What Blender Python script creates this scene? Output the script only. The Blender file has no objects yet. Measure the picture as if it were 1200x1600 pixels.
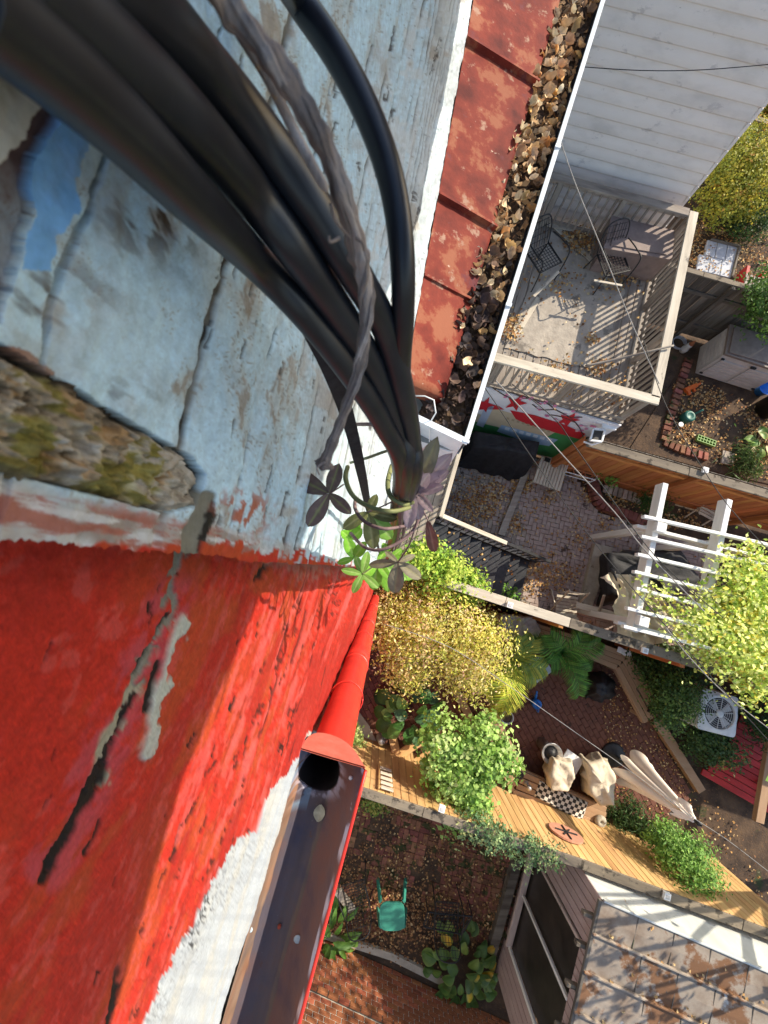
import bpy, math, random
import numpy as np
from mathutils import Vector, Matrix, Quaternion
R = math.radians
random.seed(7)
rng = np.random.default_rng(11)
SC = bpy.context.scene
COL = SC.collection

# ------------------------------------------------------------------ camera
HC = 9.3                      # camera height above the yards
FPX = 620.0                   # focal length in photo pixels (1200 x 1600)
TILT = math.atan(90 / FPX)
cam = bpy.data.cameras.new('camera')
cam.sensor_fit = 'VERTICAL'; cam.sensor_height = 36; cam.sensor_width = 27
cam.lens = FPX / 1600 * 36
cam.clip_start = .01; cam.clip_end = 300
cam.dof.use_dof = True; cam.dof.focus_distance = 1.3; cam.dof.aperture_fstop = cam.lens / .55
camo = bpy.data.objects.new('camera', cam); COL.objects.link(camo)
camo.location = (0, 0, HC); camo.rotation_euler = (TILT, 0, 0)
SC.camera = camo

# ------------------------------------------------------------------ light
SUN_EL = R(30)
az = Vector((.86, .51)).normalized()
SUN = Vector((az.x * math.cos(SUN_EL), az.y * math.cos(SUN_EL), math.sin(SUN_EL)))
w = bpy.data.worlds.new('World'); SC.world = w; w.use_nodes = True
nt = w.node_tree; nt.nodes.clear()
sky = nt.nodes.new('ShaderNodeTexSky'); sky.sky_type = 'NISHITA'; sky.sun_disc = False
sky.sun_elevation = SUN_EL; sky.sun_rotation = math.atan2(SUN.x, SUN.y)
bg = nt.nodes.new('ShaderNodeBackground'); bg.inputs['Strength'].default_value = .15
wo = nt.nodes.new('ShaderNodeOutputWorld')
nt.links.new(sky.outputs[0], bg.inputs[0]); nt.links.new(bg.outputs[0], wo.inputs[0])
sun = bpy.data.lights.new('sun', 'SUN'); sun.energy = 4.2; sun.angle = R(.5); sun.color = (1, .89, .71)
suno = bpy.data.objects.new('sun', sun); COL.objects.link(suno)
suno.rotation_euler = (-SUN).to_track_quat('-Z', 'Y').to_euler()
SC.view_settings.view_transform = 'Standard'; SC.view_settings.look = 'None'
SC.view_settings.exposure = .95; SC.view_settings.gamma = 1
SC.view_settings.use_curve_mapping = False

# ------------------------------------------------------------------ geometry helpers
CT, ST = math.cos(TILT), math.sin(TILT)
def P(px, py, h=0.0):
    """photo pixel + height above ground -> world point"""
    cx, cy = (px - 600) / FPX, -(py - 800) / FPX
    y, z = cy * CT + ST, cy * ST - CT
    s = (HC - h) / -z
    return Vector((cx * s, y * s, h))
def Z(px, py, z): return P(px, py, HC - z)
def pix(p):
    y, z = p[1], p[2] - HC
    yc, zc = y * CT + z * ST, -y * ST + z * CT
    return 600 + FPX * p[0] / -zc, 800 - FPX * yc / -zc
def PD(px, py, dist):
    """photo pixel + distance from the lens -> world point"""
    cx, cy = (px - 600) / FPX, -(py - 800) / FPX
    v = Vector((cx, cy * CT + ST, cy * ST - CT)).normalized()
    return v * dist + Vector((0, 0, HC))

def woff(o):
    v = Vector((0, 0, 0))
    while o is not None:
        v += o.location; o = o.parent
    return v
def link(name, me, parent=None, loc=None):
    o = bpy.data.objects.new(name, me); COL.objects.link(o)
    if parent is not None: o.parent = parent
    if loc is not None: o.location = loc
    return o
def tag(o, label, cat, group=None):
    o['label'] = label; o['category'] = cat
    if group: o['group'] = group
    return o
def thing(name, label, cat, loc, group=None):
    return tag(link(name, None, None, Vector(loc)), label, cat, group)
def setting(o): o['kind'] = 'structure'; return o
def stuff(o): o['kind'] = 'stuff'; return o

def mesh(name, verts, faces, mat=None, smooth=False, off=(0, 0, 0), col=None):
    """verts list/array, faces list of tuples or (n,3)/(n,4) int array"""
    me = bpy.data.meshes.new(name)
    v = np.asarray(verts, dtype=np.float32).reshape(-1, 3) - np.asarray(off, dtype=np.float32)
    if isinstance(faces, np.ndarray):
        k = faces.shape[1]; n = len(faces)
        me.vertices.add(len(v)); me.vertices.foreach_set('co', v.ravel())
        me.loops.add(n * k); me.loops.foreach_set('vertex_index', faces.astype(np.int32).ravel())
        me.polygons.add(n); me.polygons.foreach_set('loop_start', np.arange(0, n * k, k, dtype=np.int32))
        me.update(calc_edges=True)
    else:
        me.from_pydata([tuple(map(float, x)) for x in v], [], faces)
    if col is not None:
        a = me.color_attributes.new('col', 'FLOAT_COLOR', 'POINT')
        c = np.ones((len(v), 4), dtype=np.float32); c[:, :3] = np.clip(col, 0, 1)
        a.data.foreach_set('color', c.ravel())
    if smooth:
        me.polygons.foreach_set('use_smooth', np.ones(len(me.polygons), dtype=bool))
    if mat: me.materials.append(mat)
    me.validate()
    return me
def part(name, verts, faces, mat, parent=None, smooth=False, col=None):
    off = woff(parent) if parent is not None else (0, 0, 0)
    return link(name, mesh(name, verts, faces, mat, smooth, off, col), parent)
def solo(name, verts, faces, mat, loc, smooth=False, col=None):
    """a top-level one-mesh object with its origin at loc"""
    return link(name, mesh(name, verts, faces, mat, smooth, loc, col), None, Vector(loc))

class B:
    """collects simple solids into one mesh"""
    def __init__(s): s.v = []; s.f = []
    def add(s, v, f):
        o = len(s.v); s.v += [tuple(x) for x in v]; s.f += [tuple(i + o for i in q) for q in f]
    def box(s, a, b, w, t, up=(0, 0, 1)):
        a, b = Vector(a), Vector(b); x = (b - a).normalized(); up = Vector(up)
        y = up.cross(x)
        if y.length < 1e-6: y = Vector((0, 1, 0)).cross(x)
        y.normalize(); z = x.cross(y)
        v = [p + y * (sy * w / 2) + z * (sz * t / 2) for p in (a, b) for sy, sz in ((-1, -1), (1, -1), (1, 1), (-1, 1))]
        s.add(v, [(0, 3, 2, 1), (4, 5, 6, 7), (0, 1, 5, 4), (1, 2, 6, 5), (2, 3, 7, 6), (3, 0, 4, 7)])
    def tube(s, pts, r, n=8, cap=True):
        pts = [Vector(p) for p in pts]; rr = r if hasattr(r, '__len__') else [r] * len(pts)
        vs = []; prev = None
        for i, p in enumerate(pts):
            t = (pts[min(i + 1, len(pts) - 1)] - pts[max(i - 1, 0)]).normalized()
            if prev is None:
                u = t.orthogonal().normalized()
            else:
                u = (prev - t * prev.dot(t)).normalized()
            prev = u; v_ = t.cross(u)
            for k in range(n):
                a = 2 * math.pi * k / n
                vs.append(p + (u * math.cos(a) + v_ * math.sin(a)) * rr[i])
        f = []
        for i in range(len(pts) - 1):
            for k in range(n):
                f.append((i * n + k, i * n + (k + 1) % n, (i + 1) * n + (k + 1) % n, (i + 1) * n + k))
        if cap:
            f.append(tuple(range(n - 1, -1, -1))); f.append(tuple((len(pts) - 1) * n + k for k in range(n)))
        s.add(vs, f)
    def prism(s, poly, h0, h1):
        n = len(poly)
        v = [(p[0], p[1], h0) for p in poly] + [(p[0], p[1], h1) for p in poly]
        s.add(v, [tuple(range(n - 1, -1, -1)), tuple(range(n, 2 * n))] + [(i, (i + 1) % n, n + (i + 1) % n, n + i) for i in range(n)])
    def lathe(s, c, prof, n=20):
        c = Vector(c); vs = []
        for r, z in prof:
            for k in range(n):
                a = 2 * math.pi * k / n; vs.append((c.x + r * math.cos(a), c.y + r * math.sin(a), c.z + z))
        f = [(i * n + k, i * n + (k + 1) % n, (i + 1) * n + (k + 1) % n, (i + 1) * n + k) for i in range(len(prof) - 1) for k in range(n)]
        f.append(tuple(range(n - 1, -1, -1))); f.append(tuple((len(prof) - 1) * n + k for k in range(n)))
        s.add(vs, f)
    def make(s, name, mat, parent=None, smooth=False): return part(name, s.v, s.f, mat, parent, smooth)
    def solo(s, name, mat, loc, smooth=False): return solo(name, s.v, s.f, mat, loc, smooth)

def cbox(L, w, t, c):
    """a chamfered box mesh centred on the origin"""
    vs = []; idx = {}
    for sx in (-1, 1):
        for sy in (-1, 1):
            for sz in (-1, 1):
                for ax in range(3):
                    d = [c, c, c]; d[ax] = 0
                    idx[(sx, sy, sz, ax)] = len(vs)
                    vs.append((sx * (L / 2 - d[0]), sy * (w / 2 - d[1]), sz * (t / 2 - d[2])))
    f = []
    g = lambda s, ax: idx[(s[0], s[1], s[2], ax)]
    for ax in range(3):
        o1, o2 = [a for a in range(3) if a != ax]
        for sg in (-1, 1):
            q = []
            for a, b in ((-1, -1), (1, -1), (1, 1), (-1, 1)):
                s = [0, 0, 0]; s[ax] = sg; s[o1] = a; s[o2] = b; q.append(g(s, ax))
            if (sg > 0) == (ax == 1): q.reverse()
            f.append(tuple(q))
        for a in (-1, 1):
            for b in (-1, 1):
                s0 = [0, 0, 0]; s0[o1] = a; s0[o2] = b; s1 = list(s0); s0[ax] = -1; s1[ax] = 1
                f.append((g(s0, o1), g(s1, o1), g(s1, o2), g(s0, o2)))
    for sx in (-1, 1):
        for sy in (-1, 1):
            for sz in (-1, 1):
                f.append(tuple(idx[(sx, sy, sz, a)] for a in range(3)))
    return vs, f
_pc = {}
def plank(name, a, b, w, t, mat, parent, up=(0, 0, 1), c=None):
    """an oriented board of its own from a to b; boards of one size share their mesh"""
    a, b = Vector(a), Vector(b); L = (b - a).length
    Lr = max(.01, round(L, 2)); key = (Lr, round(w, 4), round(t, 4), mat.name)
    if key not in _pc:
        v, f = cbox(Lr, w, t, c if c is not None else min(.006, t * .2, w * .2))
        me = mesh(name, v, f, mat)
        import bmesh
        bm = bmesh.new(); bm.from_mesh(me); bmesh.ops.recalc_face_normals(bm, faces=bm.faces); bm.to_mesh(me); bm.free()
        _pc[key] = me
    x = (b - a).normalized(); y = Vector(up).cross(x)
    if y.length < 1e-6: y = Vector((0, 1, 0)).cross(x)
    y.normalize(); z = x.cross(y)
    o = link(name, _pc[key], parent)
    m = Matrix((x, y, z)).transposed()
    o.rotation_mode = 'QUATERNION'; o.rotation_quaternion = m.to_quaternion()
    o.location = (a + b) / 2 - (woff(parent) if parent is not None else Vector())
    o.scale = (L / Lr, 1, 1)
    return o

def hash2(ix, iy, seed):
    n = (ix.astype(np.int64) * 374761393 + iy.astype(np.int64) * 668265263 + seed * 1274126177) & 0xffffffff
    n = ((n ^ (n >> 13)) * 1274126177) & 0xffffffff
    return ((n ^ (n >> 16)) & 0xffff) / 65535.0
def vnoise(x, y, seed=0):
    x = np.asarray(x, float); y = np.asarray(y, float)
    ix, iy = np.floor(x), np.floor(y); fx, fy = x - ix, y - iy
    fx = fx * fx * (3 - 2 * fx); fy = fy * fy * (3 - 2 * fy)
    h = lambda a, b: hash2(ix + a, iy + b, seed)
    return (h(0, 0) * (1 - fx) + h(1, 0) * fx) * (1 - fy) + (h(0, 1) * (1 - fx) + h(1, 1) * fx) * fy
def fbm(x, y, seed=0, o=4):
    s = 0; a = .5; t = 0
    for i in range(o):
        s = s + a * vnoise(x * 2 ** i, y * 2 ** i, seed + i * 17); t += a; a *= .55
    return s / t
def inpoly(x, y, poly):
    x = np.asarray(x); y = np.asarray(y); r = np.zeros(x.shape, bool); n = len(poly)
    for i in range(n):
        x0, y0 = poly[i][0], poly[i][1]; x1, y1 = poly[(i + 1) % n][0], poly[(i + 1) % n][1]
        if y0 == y1: continue
        c = ((y0 > y) != (y1 > y)) & (x < (x1 - x0) * (y - y0) / (y1 - y0) + x0)
        r ^= c
    return r
def smooth01(a, b, x): t = np.clip((x - a) / (b - a), 0, 1); return t * t * (3 - 2 * t)

# ------------------------------------------------------------------ materials
def _rgb(c): return (c[0], c[1], c[2], 1)
def mat(name, cols, scale=4, detail=5, stretch=(1, 1, 1), rough=.8, bump=.15, bscale=None, rand=.12, coord='obj',
        metal=0, spots=(), attr=False, transl=0, spec=.3, hue=0):
    """cols: colours along a noise ramp; spots: (colour, scale, threshold, stretch) patches laid over it"""
    m = bpy.data.materials.new(name); m.use_nodes = True
    N, L = m.node_tree.nodes, m.node_tree.links; N.clear()
    out = N.new('ShaderNodeOutputMaterial'); pb = N.new('ShaderNodeBsdfPrincipled')
    pb.inputs['Roughness'].default_value = rough; pb.inputs['Metallic'].default_value = metal
    pb.inputs['Specular IOR Level'].default_value = spec
    if coord == 'obj':
        tc = N.new('ShaderNodeTexCoord').outputs['Object']
        oi0 = N.new('ShaderNodeObjectInfo'); ad = N.new('ShaderNodeVectorMath'); ad.operation = 'MULTIPLY_ADD'
        L.new(oi0.outputs['Random'], ad.inputs[0]); ad.inputs[1].default_value = (17, 31, 23); L.new(tc, ad.inputs[2]); tc = ad.outputs[0]
    else:
        tc = N.new('ShaderNodeNewGeometry').outputs['Position']
    def noise(sc, st, det=detail, ro=.6):
        mp = N.new('ShaderNodeMapping'); mp.inputs['Scale'].default_value = st; L.new(tc, mp.inputs[0])
        n = N.new('ShaderNodeTexNoise'); n.inputs['Scale'].default_value = sc; n.inputs['Detail'].default_value = det
        n.inputs['Roughness'].default_value = ro; L.new(mp.outputs[0], n.inputs[0]); return n.outputs['Fac']
    nz = noise(scale, stretch)
    rp = N.new('ShaderNodeValToRGB'); el = rp.color_ramp.elements
    n = len(cols)
    for i, c in enumerate(cols):
        pos = .3 + .4 * i / max(1, n - 1)
        if i < 2: e = el[i]; e.position = pos
        else: e = el.new(pos)
        e.color = _rgb(c)
    if n == 1: el[1].color = _rgb(cols[0])
    L.new(nz, rp.inputs[0]); c = rp.outputs[0]
    if attr:
        a = N.new('ShaderNodeAttribute'); a.attribute_name = 'col'
        mx = N.new('ShaderNodeMix'); mx.data_type = 'RGBA'; mx.blend_type = 'MULTIPLY'; mx.inputs['Factor'].default_value = 1
        L.new(a.outputs['Color'], mx.inputs[6]); L.new(c, mx.inputs[7]); c = mx.outputs[2]
    for sp in spots:
        sc, ss, th = sp[0], sp[1], sp[2]; st = sp[3] if len(sp) > 3 else (1, 1, 1)
        f = noise(ss, st, 6, .65)
        r2 = N.new('ShaderNodeValToRGB'); r2.color_ramp.elements[0].position = th; r2.color_ramp.elements[1].position = th + .06
        r2.color_ramp.elements[0].color = (0, 0, 0, 1); r2.color_ramp.elements[1].color = (1, 1, 1, 1)
        L.new(f, r2.inputs[0])
        mx = N.new('ShaderNodeMix'); mx.data_type = 'RGBA'
        L.new(r2.outputs[0], mx.inputs[0]); L.new(c, mx.inputs[6]); mx.inputs[7].default_value = _rgb(sc); c = mx.outputs[2]
    if rand:
        oi = N.new('ShaderNodeObjectInfo'); mr = N.new('ShaderNodeMapRange')
        mr.inputs[3].default_value = 1 - rand; mr.inputs[4].default_value = 1 + rand; L.new(oi.outputs['Random'], mr.inputs[0])
        hs = N.new('ShaderNodeHueSaturation'); L.new(mr.outputs[0], hs.inputs['Value']); L.new(c, hs.inputs['Color']); c = hs.outputs[0]
        if hue:
            mh = N.new('ShaderNodeMapRange'); mh.inputs[3].default_value = .5 - hue; mh.inputs[4].default_value = .5 + hue
            fr = N.new('ShaderNodeMath'); fr.operation = 'FRACT'; ml = N.new('ShaderNodeMath'); ml.operation = 'MULTIPLY'; ml.inputs[1].default_value = 7.31
            L.new(oi.outputs['Random'], ml.inputs[0]); L.new(ml.outputs[0], fr.inputs[0]); L.new(fr.outputs[0], mh.inputs[0]); L.new(mh.outputs[0], hs.inputs['Hue'])
    L.new(c, pb.inputs['Base Color'])
    if bump:
        bn = noise(bscale or scale * 3, stretch, 6)
        bp = N.new('ShaderNodeBump'); bp.inputs['Strength'].default_value = bump; bp.inputs['Distance'].default_value = .5 / (bscale or scale * 3)
        L.new(bn, bp.inputs['Height']); L.new(bp.outputs[0], pb.inputs['Normal'])
    sh = pb.outputs[0]
    if transl:
        tr = N.new('ShaderNodeBsdfTranslucent'); L.new(c, tr.inputs[0]); ms = N.new('ShaderNodeMixShader'); ms.inputs[0].default_value = transl
        L.new(sh, ms.inputs[1]); L.new(tr.outputs[0], ms.inputs[2]); sh = ms.outputs[0]
    L.new(sh, out.inputs[0])
    return m
W3 = (1, 1, 1)
M = {}
M['wall'] = mat('painted_wall', [(.72, .72, .72), (1, 1, 1)], 260, 8, rough=.7, bump=.4, bscale=480, rand=0, attr=True, coord='pos', spec=.2)
M['wallfar'] = mat('painted_wall_below', [(.7, .72, .74), (1, 1, 1)], 22, 8, (1, 1, 3), rough=.7, bump=.25, bscale=60, rand=0, attr=True, coord='pos')
M['rubble'] = mat('mossy_mortar', [(.10, .08, .06), (.30, .27, .22), (.45, .44, .42)], 160, 8, rough=.95, bump=.6, bscale=500, rand=.15, attr=True, coord='pos')
M['core'] = mat('brick_core', [(.05, .04, .035), (.10, .07, .055)], 60, 6, rough=.95, bump=.4, rand=0, coord='pos')
M['cable'] = mat('black_cable_jacket', [(.007, .009, .014), (.014, .018, .026)], 90, 5, rough=.38, bump=.03, bscale=500, rand=.15, coord='pos', spec=.5, spots=[((.05, .055, .06), 260, .70)])
M['strap'] = mat('dark_strap', [(.02, .018, .022), (.045, .04, .045)], 200, 5, rough=.8, bump=.2, rand=0, coord='pos')
M['bark'] = mat('dry_vine_bark', [(.06, .045, .04), (.25, .205, .18), (.50, .44, .40)], 55, 8, (1, 1, .18), rough=.9, bump=.7, bscale=150, rand=0, spots=[((.42, .24, .09), 60, .68)])
M['vinestem'] = mat('green_vine_stem', [(.10, .12, .045), (.20, .21, .09)], 80, 4, rough=.6, bump=.1, rand=.2)
M['vinestem2'] = mat('mauve_vine_stem', [(.10, .06, .065), (.22, .15, .15)], 160, 5, rough=.7, bump=.3, rand=.2)
M['nearleaf'] = mat('vine_leaflet', [(.82, .82, .82), (1.05, 1.05, 1.05)], 120, 6, rough=.55, bump=.12, bscale=200, rand=.18, attr=True, transl=.22, spec=.35)
M['redroof'] = mat('red_painted_tin', [(.07, .012, .01), (.155, .026, .017), (.225, .06, .028)], 5, 8, rough=.75, bump=.15, bscale=30, rand=.08, coord='pos', spec=.12,
                   spots=[((.22, .075, .042), 5, .52), ((.27, .16, .115), 8, .60), ((.42, .32, .25), 22, .68), ((.10, .04, .04), 30, .66), ((.11, .03, .035), 3.2, .62)])
M['whitemetal'] = mat('white_gutter_metal', [(.55, .60, .66), (.70, .74, .78)], 12, 6, rough=.4, bump=.05, rand=0, coord='pos', spec=.45, spots=[((.35, .36, .36), 40, .70)])
M['gutterin'] = mat('grey_gutter_lining', [(.14, .15, .15), (.26, .27, .27)], 20, 6, rough=.7, bump=.15, rand=0, coord='pos', spots=[((.06, .05, .045), 14, .56)])
M['redgutter'] = mat('old_gutter_lining', [(.060, .066, .105), (.115, .10, .105), (.15, .095, .08)], 7, 8, rough=.55, bump=.15, bscale=60, rand=0, coord='pos', attr=True, spots=[((.30, .29, .30), 120, .70), ((.10, .05, .035), 30, .68)])
M['redpaint'] = mat('red_gloss_paint', [(.46, .022, .016), (.60, .035, .022)], 14, 6, rough=.42, bump=.08, bscale=60, rand=0, coord='pos', spec=.45, spots=[((.24, .02, .016), 30, .68)])
M['dryleaf'] = mat('dry_leaf', [(.8, .8, .8), (1.1, 1.1, 1.1)], 40, 5, rough=.75, bump=.15, rand=.3, attr=True, hue=.012, transl=.12)
M['litter'] = mat('fallen_leaves', [(.85, .85, .85), (1.1, 1.1, 1.1)], 30, 4, rough=.8, bump=0, rand=0, attr=True, coord='pos', transl=.1)
M['foliage'] = mat('foliage', [(1.05, 1.05, 1.05), (1.5, 1.5, 1.5)], 14, 4, rough=.55, bump=0, rand=0, attr=True, coord='pos', transl=.38, spec=.3)
M['bigleaf'] = mat('broad_leaf', [(.8, .8, .8), (1.1, 1.1, 1.1)], 18, 4, rough=.45, bump=.1, rand=.22, attr=True, transl=.25, spec=.4, hue=.015)
M['trunk'] = mat('trunk_bark', [(.07, .05, .035), (.17, .13, .10)], 12, 6, (1, 1, .3), rough=.95, bump=.4, rand=.1)
M['soil'] = mat('leafy_soil', [(.035, .024, .018), (.075, .048, .032), (.12, .075, .045)], 3, 9, rough=.95, bump=.5, bscale=14, rand=0, coord='pos', spots=[((.17, .09, .035), 26, .60), ((.04, .05, .018), 1.3, .60)])
M['mortar'] = mat('sandy_joint', [(.045, .035, .03), (.085, .07, .055)], 12, 6, rough=.95, bump=.3, rand=0, coord='pos', spots=[((.05, .065, .02), 5, .58)])
M['paver'] = mat('grey_rose_paver', [(.27, .205, .17), (.38, .325, .285)], 8, 6, rough=.9, bump=.3, bscale=60, rand=.3, hue=.02, coord='pos', spots=[((.07, .05, .04), 3, .62)])
M['redbrick'] = mat('red_paving_brick', [(.155, .055, .044), (.235, .092, .07)], 8, 6, rough=.88, bump=.3, bscale=60, rand=.28, hue=.012, coord='pos', spots=[((.05, .03, .025), 2.5, .62)])
M['mossbrick'] = mat('mossy_old_brick', [(.15, .065, .045), (.28, .12, .075)], 7, 6, rough=.95, bump=.4, bscale=50, rand=.35, hue=.02, coord='pos', spots=[((.055, .06, .022), 3, .52), ((.04, .03, .02), 9, .62)])
M['wallbrick'] = mat('wall_brick', [(.20, .065, .03), (.34, .12, .055)], 9, 6, rough=.92, bump=.35, bscale=60, rand=.25, hue=.012, spots=[((.10, .05, .035), 12, .64)])
M['wallmortar'] = mat('wall_mortar', [(.36, .31, .26), (.52, .47, .40)], 20, 6, rough=.95, bump=.3, rand=0, coord='pos')
M['siding'] = mat('white_vinyl_siding', [(.60, .57, .55), (.72, .68, .655), (.75, .71, .685)], 1.6, 8, (1, 1, 2.5), rough=.6, bump=.08, bscale=30, rand=.04, coord='obj',
                  spots=[((.54, .51, .505), 3, .60, (1, 1, 2)), ((.40, .38, .385), 7, .71, (1, 1, 2))])
M['deck'] = mat('weathered_deck_wood', [(.16, .13, .11), (.27, .23, .195), (.36, .32, .275)], 9, 7, (.15, 1, 1), rough=.85, bump=.3, bscale=40, rand=.16, spots=[((.10, .085, .07), 6, .64, (.3, 1, 1))])
M['deckpale'] = mat('pale_sunlit_wood', [(.36, .31, .25), (.52, .46, .37), (.60, .54, .45)], 9, 7, (.12, 1, 1), rough=.85, bump=.3, bscale=40, rand=.08, spots=[((.17, .15, .13), 5, .63, (.4, 1, 1))])  # on the deck handrails and divider cap sunlight is put into this pale tone
M['rug'] = mat('grey_outdoor_sheet', [(.29, .25, .21), (.42, .37, .31)], 6, 7, rough=.8, bump=.35, bscale=14, rand=0, coord='pos', spots=[((.18, .155, .13), 3, .58)])
M['orangewood'] = mat('orange_cedar', [(.30, .105, .032), (.44, .175, .055), (.53, .235, .085)], 7, 7, (.12, 1, 1), rough=.75, bump=.25, bscale=30, rand=.2, hue=.01, spots=[((.15, .055, .025), 5, .63, (.25, 1, 1))])
M['tanwood'] = mat('tan_fence_wood', [(.37, .205, .08), (.52, .32, .135), (.60, .40, .19)], 7, 7, (.12, 1, 1), rough=.7, bump=.2, bscale=30, rand=.14, hue=.008, spots=[((.25, .13, .055), 5, .64, (.3, 1, 1))])
M['benchwood'] = mat('composite_bench_board', [(.33, .20, .115), (.43, .28, .17)], 7, 6, (.15, 1, 1), rough=.75, bump=.15, bscale=40, rand=.1)
M['oldwood'] = mat('old_dark_fence_wood', [(.06, .05, .042), (.135, .115, .095), (.20, .18, .15)], 8, 8, (.12, 1, 1), rough=.95, bump=.4, bscale=40, rand=.28, spots=[((.07, .075, .04), 3, .62)])
M['capwood'] = mat('mossy_fence_cap', [(.12, .10, .08), (.23, .19, .14)], 8, 7, (.15, 1, 1), rough=.95, bump=.4, rand=.1, spots=[((.06, .05, .04), 5, .55), ((.34, .27, .19), 4, .66)])
M['white'] = mat('white_painted_wood', [(.60, .60, .58), (.74, .74, .72)], 8, 6, (.2, 1, 1), rough=.55, bump=.1, rand=.04, spots=[((.45, .43, .40), 12, .69)])
M['whiteplastic'] = mat('white_plastic', [(.68, .69, .70), (.8, .8, .8)], 8, 4, rough=.4, bump=.03, rand=.04)
M['blackcloth'] = mat('black_cover_cloth', [(.014, .014, .016), (.032, .032, .036)], 10, 6, rough=.7, bump=.25, bscale=25, rand=.1, coord='pos')
M['tancloth'] = mat('beige_cover_cloth', [(.46, .385, .285), (.60, .52, .40)], 7, 6, rough=.85, bump=.2, bscale=20, rand=.08, coord='pos', spots=[((.26, .20, .14), 14, .66)])
M['greycloth'] = mat('grey_cover_cloth', [(.40, .37, .35), (.58, .55, .52)], 9, 6, rough=.85, bump=.25, bscale=20, rand=.06, coord='pos', spots=[((.2, .14, .1), 18, .66)])
M['pinkcloth'] = mat('cream_parasol_cloth', [(.74, .63, .53), (.82, .73, .63)], 6, 5, rough=.85, bump=.12, bscale=30, rand=.05, coord='pos')
M['black'] = mat('black_metal', [(.012, .012, .013), (.03, .03, .032)], 20, 4, rough=.5, bump=.05, rand=.1)
M['stair'] = mat('worn_black_stair_paint', [(.018, .019, .024), (.045, .047, .055)], 9, 6, rough=.6, bump=.2, bscale=50, rand=.15, spots=[((.10, .095, .09), 14, .67)])
M['steel'] = mat('dull_steel', [(.40, .38, .36), (.58, .57, .56)], 14, 5, rough=.4, bump=.05, rand=.05, metal=.6, spots=[((.22, .12, .08), 16, .62)])
M['acwhite'] = mat('grey_white_enamel', [(.52, .53, .53), (.66, .67, .67)], 8, 6, rough=.5, bump=.05, rand=0, spots=[((.24, .15, .10), 14, .68)])
M['darkfan'] = mat('dark_fan_well', [(.03, .03, .035), (.07, .065, .065)], 20, 4, rough=.7, bump=.05, rand=0)
M['stone'] = mat('pale_ledge_stone', [(.33, .29, .23), (.48, .43, .35)], 6, 7, rough=.9, bump=.25, rand=.12, coord='pos', spots=[((.22, .18, .13), 10, .62)])
M['reddeck'] = mat('red_deck_paint', [(.30, .016, .015), (.46, .028, .024)], 8, 6, (.3, 1, 1), rough=.6, bump=.15, rand=.18, spots=[((.10, .02, .018), 8, .66)])
M['mauve'] = mat('mauve_board_paint', [(.33, .245, .24), (.43, .33, .315)], 7, 6, (.3, 1, 1), rough=.75, bump=.12, rand=.06)
M['tinroof'] = mat('mottled_tin_roof', [(.17, .115, .08), (.32, .27, .22), (.44, .41, .37)], 1.6, 8, rough=.8, bump=.12, bscale=25, rand=.1, coord='pos', metal=0, spec=.15, spots=[((.19, .10, .055), 1.6, .50), ((.50, .49, .47), 3, .64), ((.1, .075, .06), 8, .68)])
M['whitewash'] = mat('flaking_white_wall', [(.42, .44, .42), (.56, .57, .55)], 3, 7, (1, 1, .5), rough=.8, bump=.2, rand=0, coord='pos', spots=[((.34, .24, .15), 5, .65, (1, 1, .4)), ((.13, .12, .11), 14, .72)])
M['screen'] = mat('dark_window_screen', [(.016, .015, .014), (.05, .042, .035)], 3, 6, rough=.35, bump=.03, rand=0, coord='pos', spec=.5)
M['pinkframe'] = mat('pink_grey_trim', [(.42, .33, .30), (.55, .46, .42)], 10, 6, (.2, 1, 1), rough=.8, bump=.15, rand=.05, spots=[((.2, .15, .12), 9, .66)])
M['greenplastic'] = mat('green_plastic', [(.035, .21, .16), (.05, .27, .20)], 9, 5, rough=.5, bump=.06, rand=0, spots=[((.05, .10, .08), 22, .67)])
M['teal'] = mat('teal_plastic', [(.02, .11, .09), (.03, .15, .12)], 9, 4, rough=.45, bump=.05, rand=0)
M['orangeplastic'] = mat('orange_plastic', [(.55, .10, .02), (.70, .16, .03)], 9, 4, rough=.45, bump=.03, rand=0)
M['blueplastic'] = mat('blue_plastic', [(.02, .13, .46), (.03, .20, .60)], 9, 4, rough=.4, bump=.03, rand=0)
M['palebag'] = mat('pale_blue_sheet', [(.42, .50, .58), (.55, .62, .70)], 8, 5, rough=.6, bump=.15, rand=0)
M['terracotta'] = mat('terracotta', [(.34, .125, .06), (.45, .18, .09)], 10, 5, rough=.85, bump=.1, rand=.1)
M['shedgrey'] = mat('beige_shed_plastic', [(.44, .43, .42), (.54, .53, .52)], 6, 5, rough=.6, bump=.05, rand=.05)
M['shedlid'] = mat('taupe_lid_plastic', [(.15, .12, .105), (.21, .175, .155)], 8, 5, rough=.65, bump=.08, rand=.05)
M['boxbrown'] = mat('brown_storage_box', [(.19, .14, .125), (.26, .20, .18)], 8, 5, rough=.65, bump=.08, rand=.03)
M['slate'] = mat('pale_blue_slab', [(.36, .38, .43), (.47, .49, .54)], 6, 5, rough=.75, bump=.1, rand=.06)
M['wire'] = mat('grey_wire', [(.17, .16, .155), (.27, .26, .25)], 20, 3, rough=.6, bump=0, rand=0)
M['plaque'] = mat('pink_clay', [(.42, .19, .12), (.52, .26, .18)], 16, 5, rough=.8, bump=.15, rand=0)
M['moss'] = mat('green_algae', [(.06, .065, .03), (.12, .11, .05)], 7, 6, rough=.95, bump=.3, rand=0, coord='pos')
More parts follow.
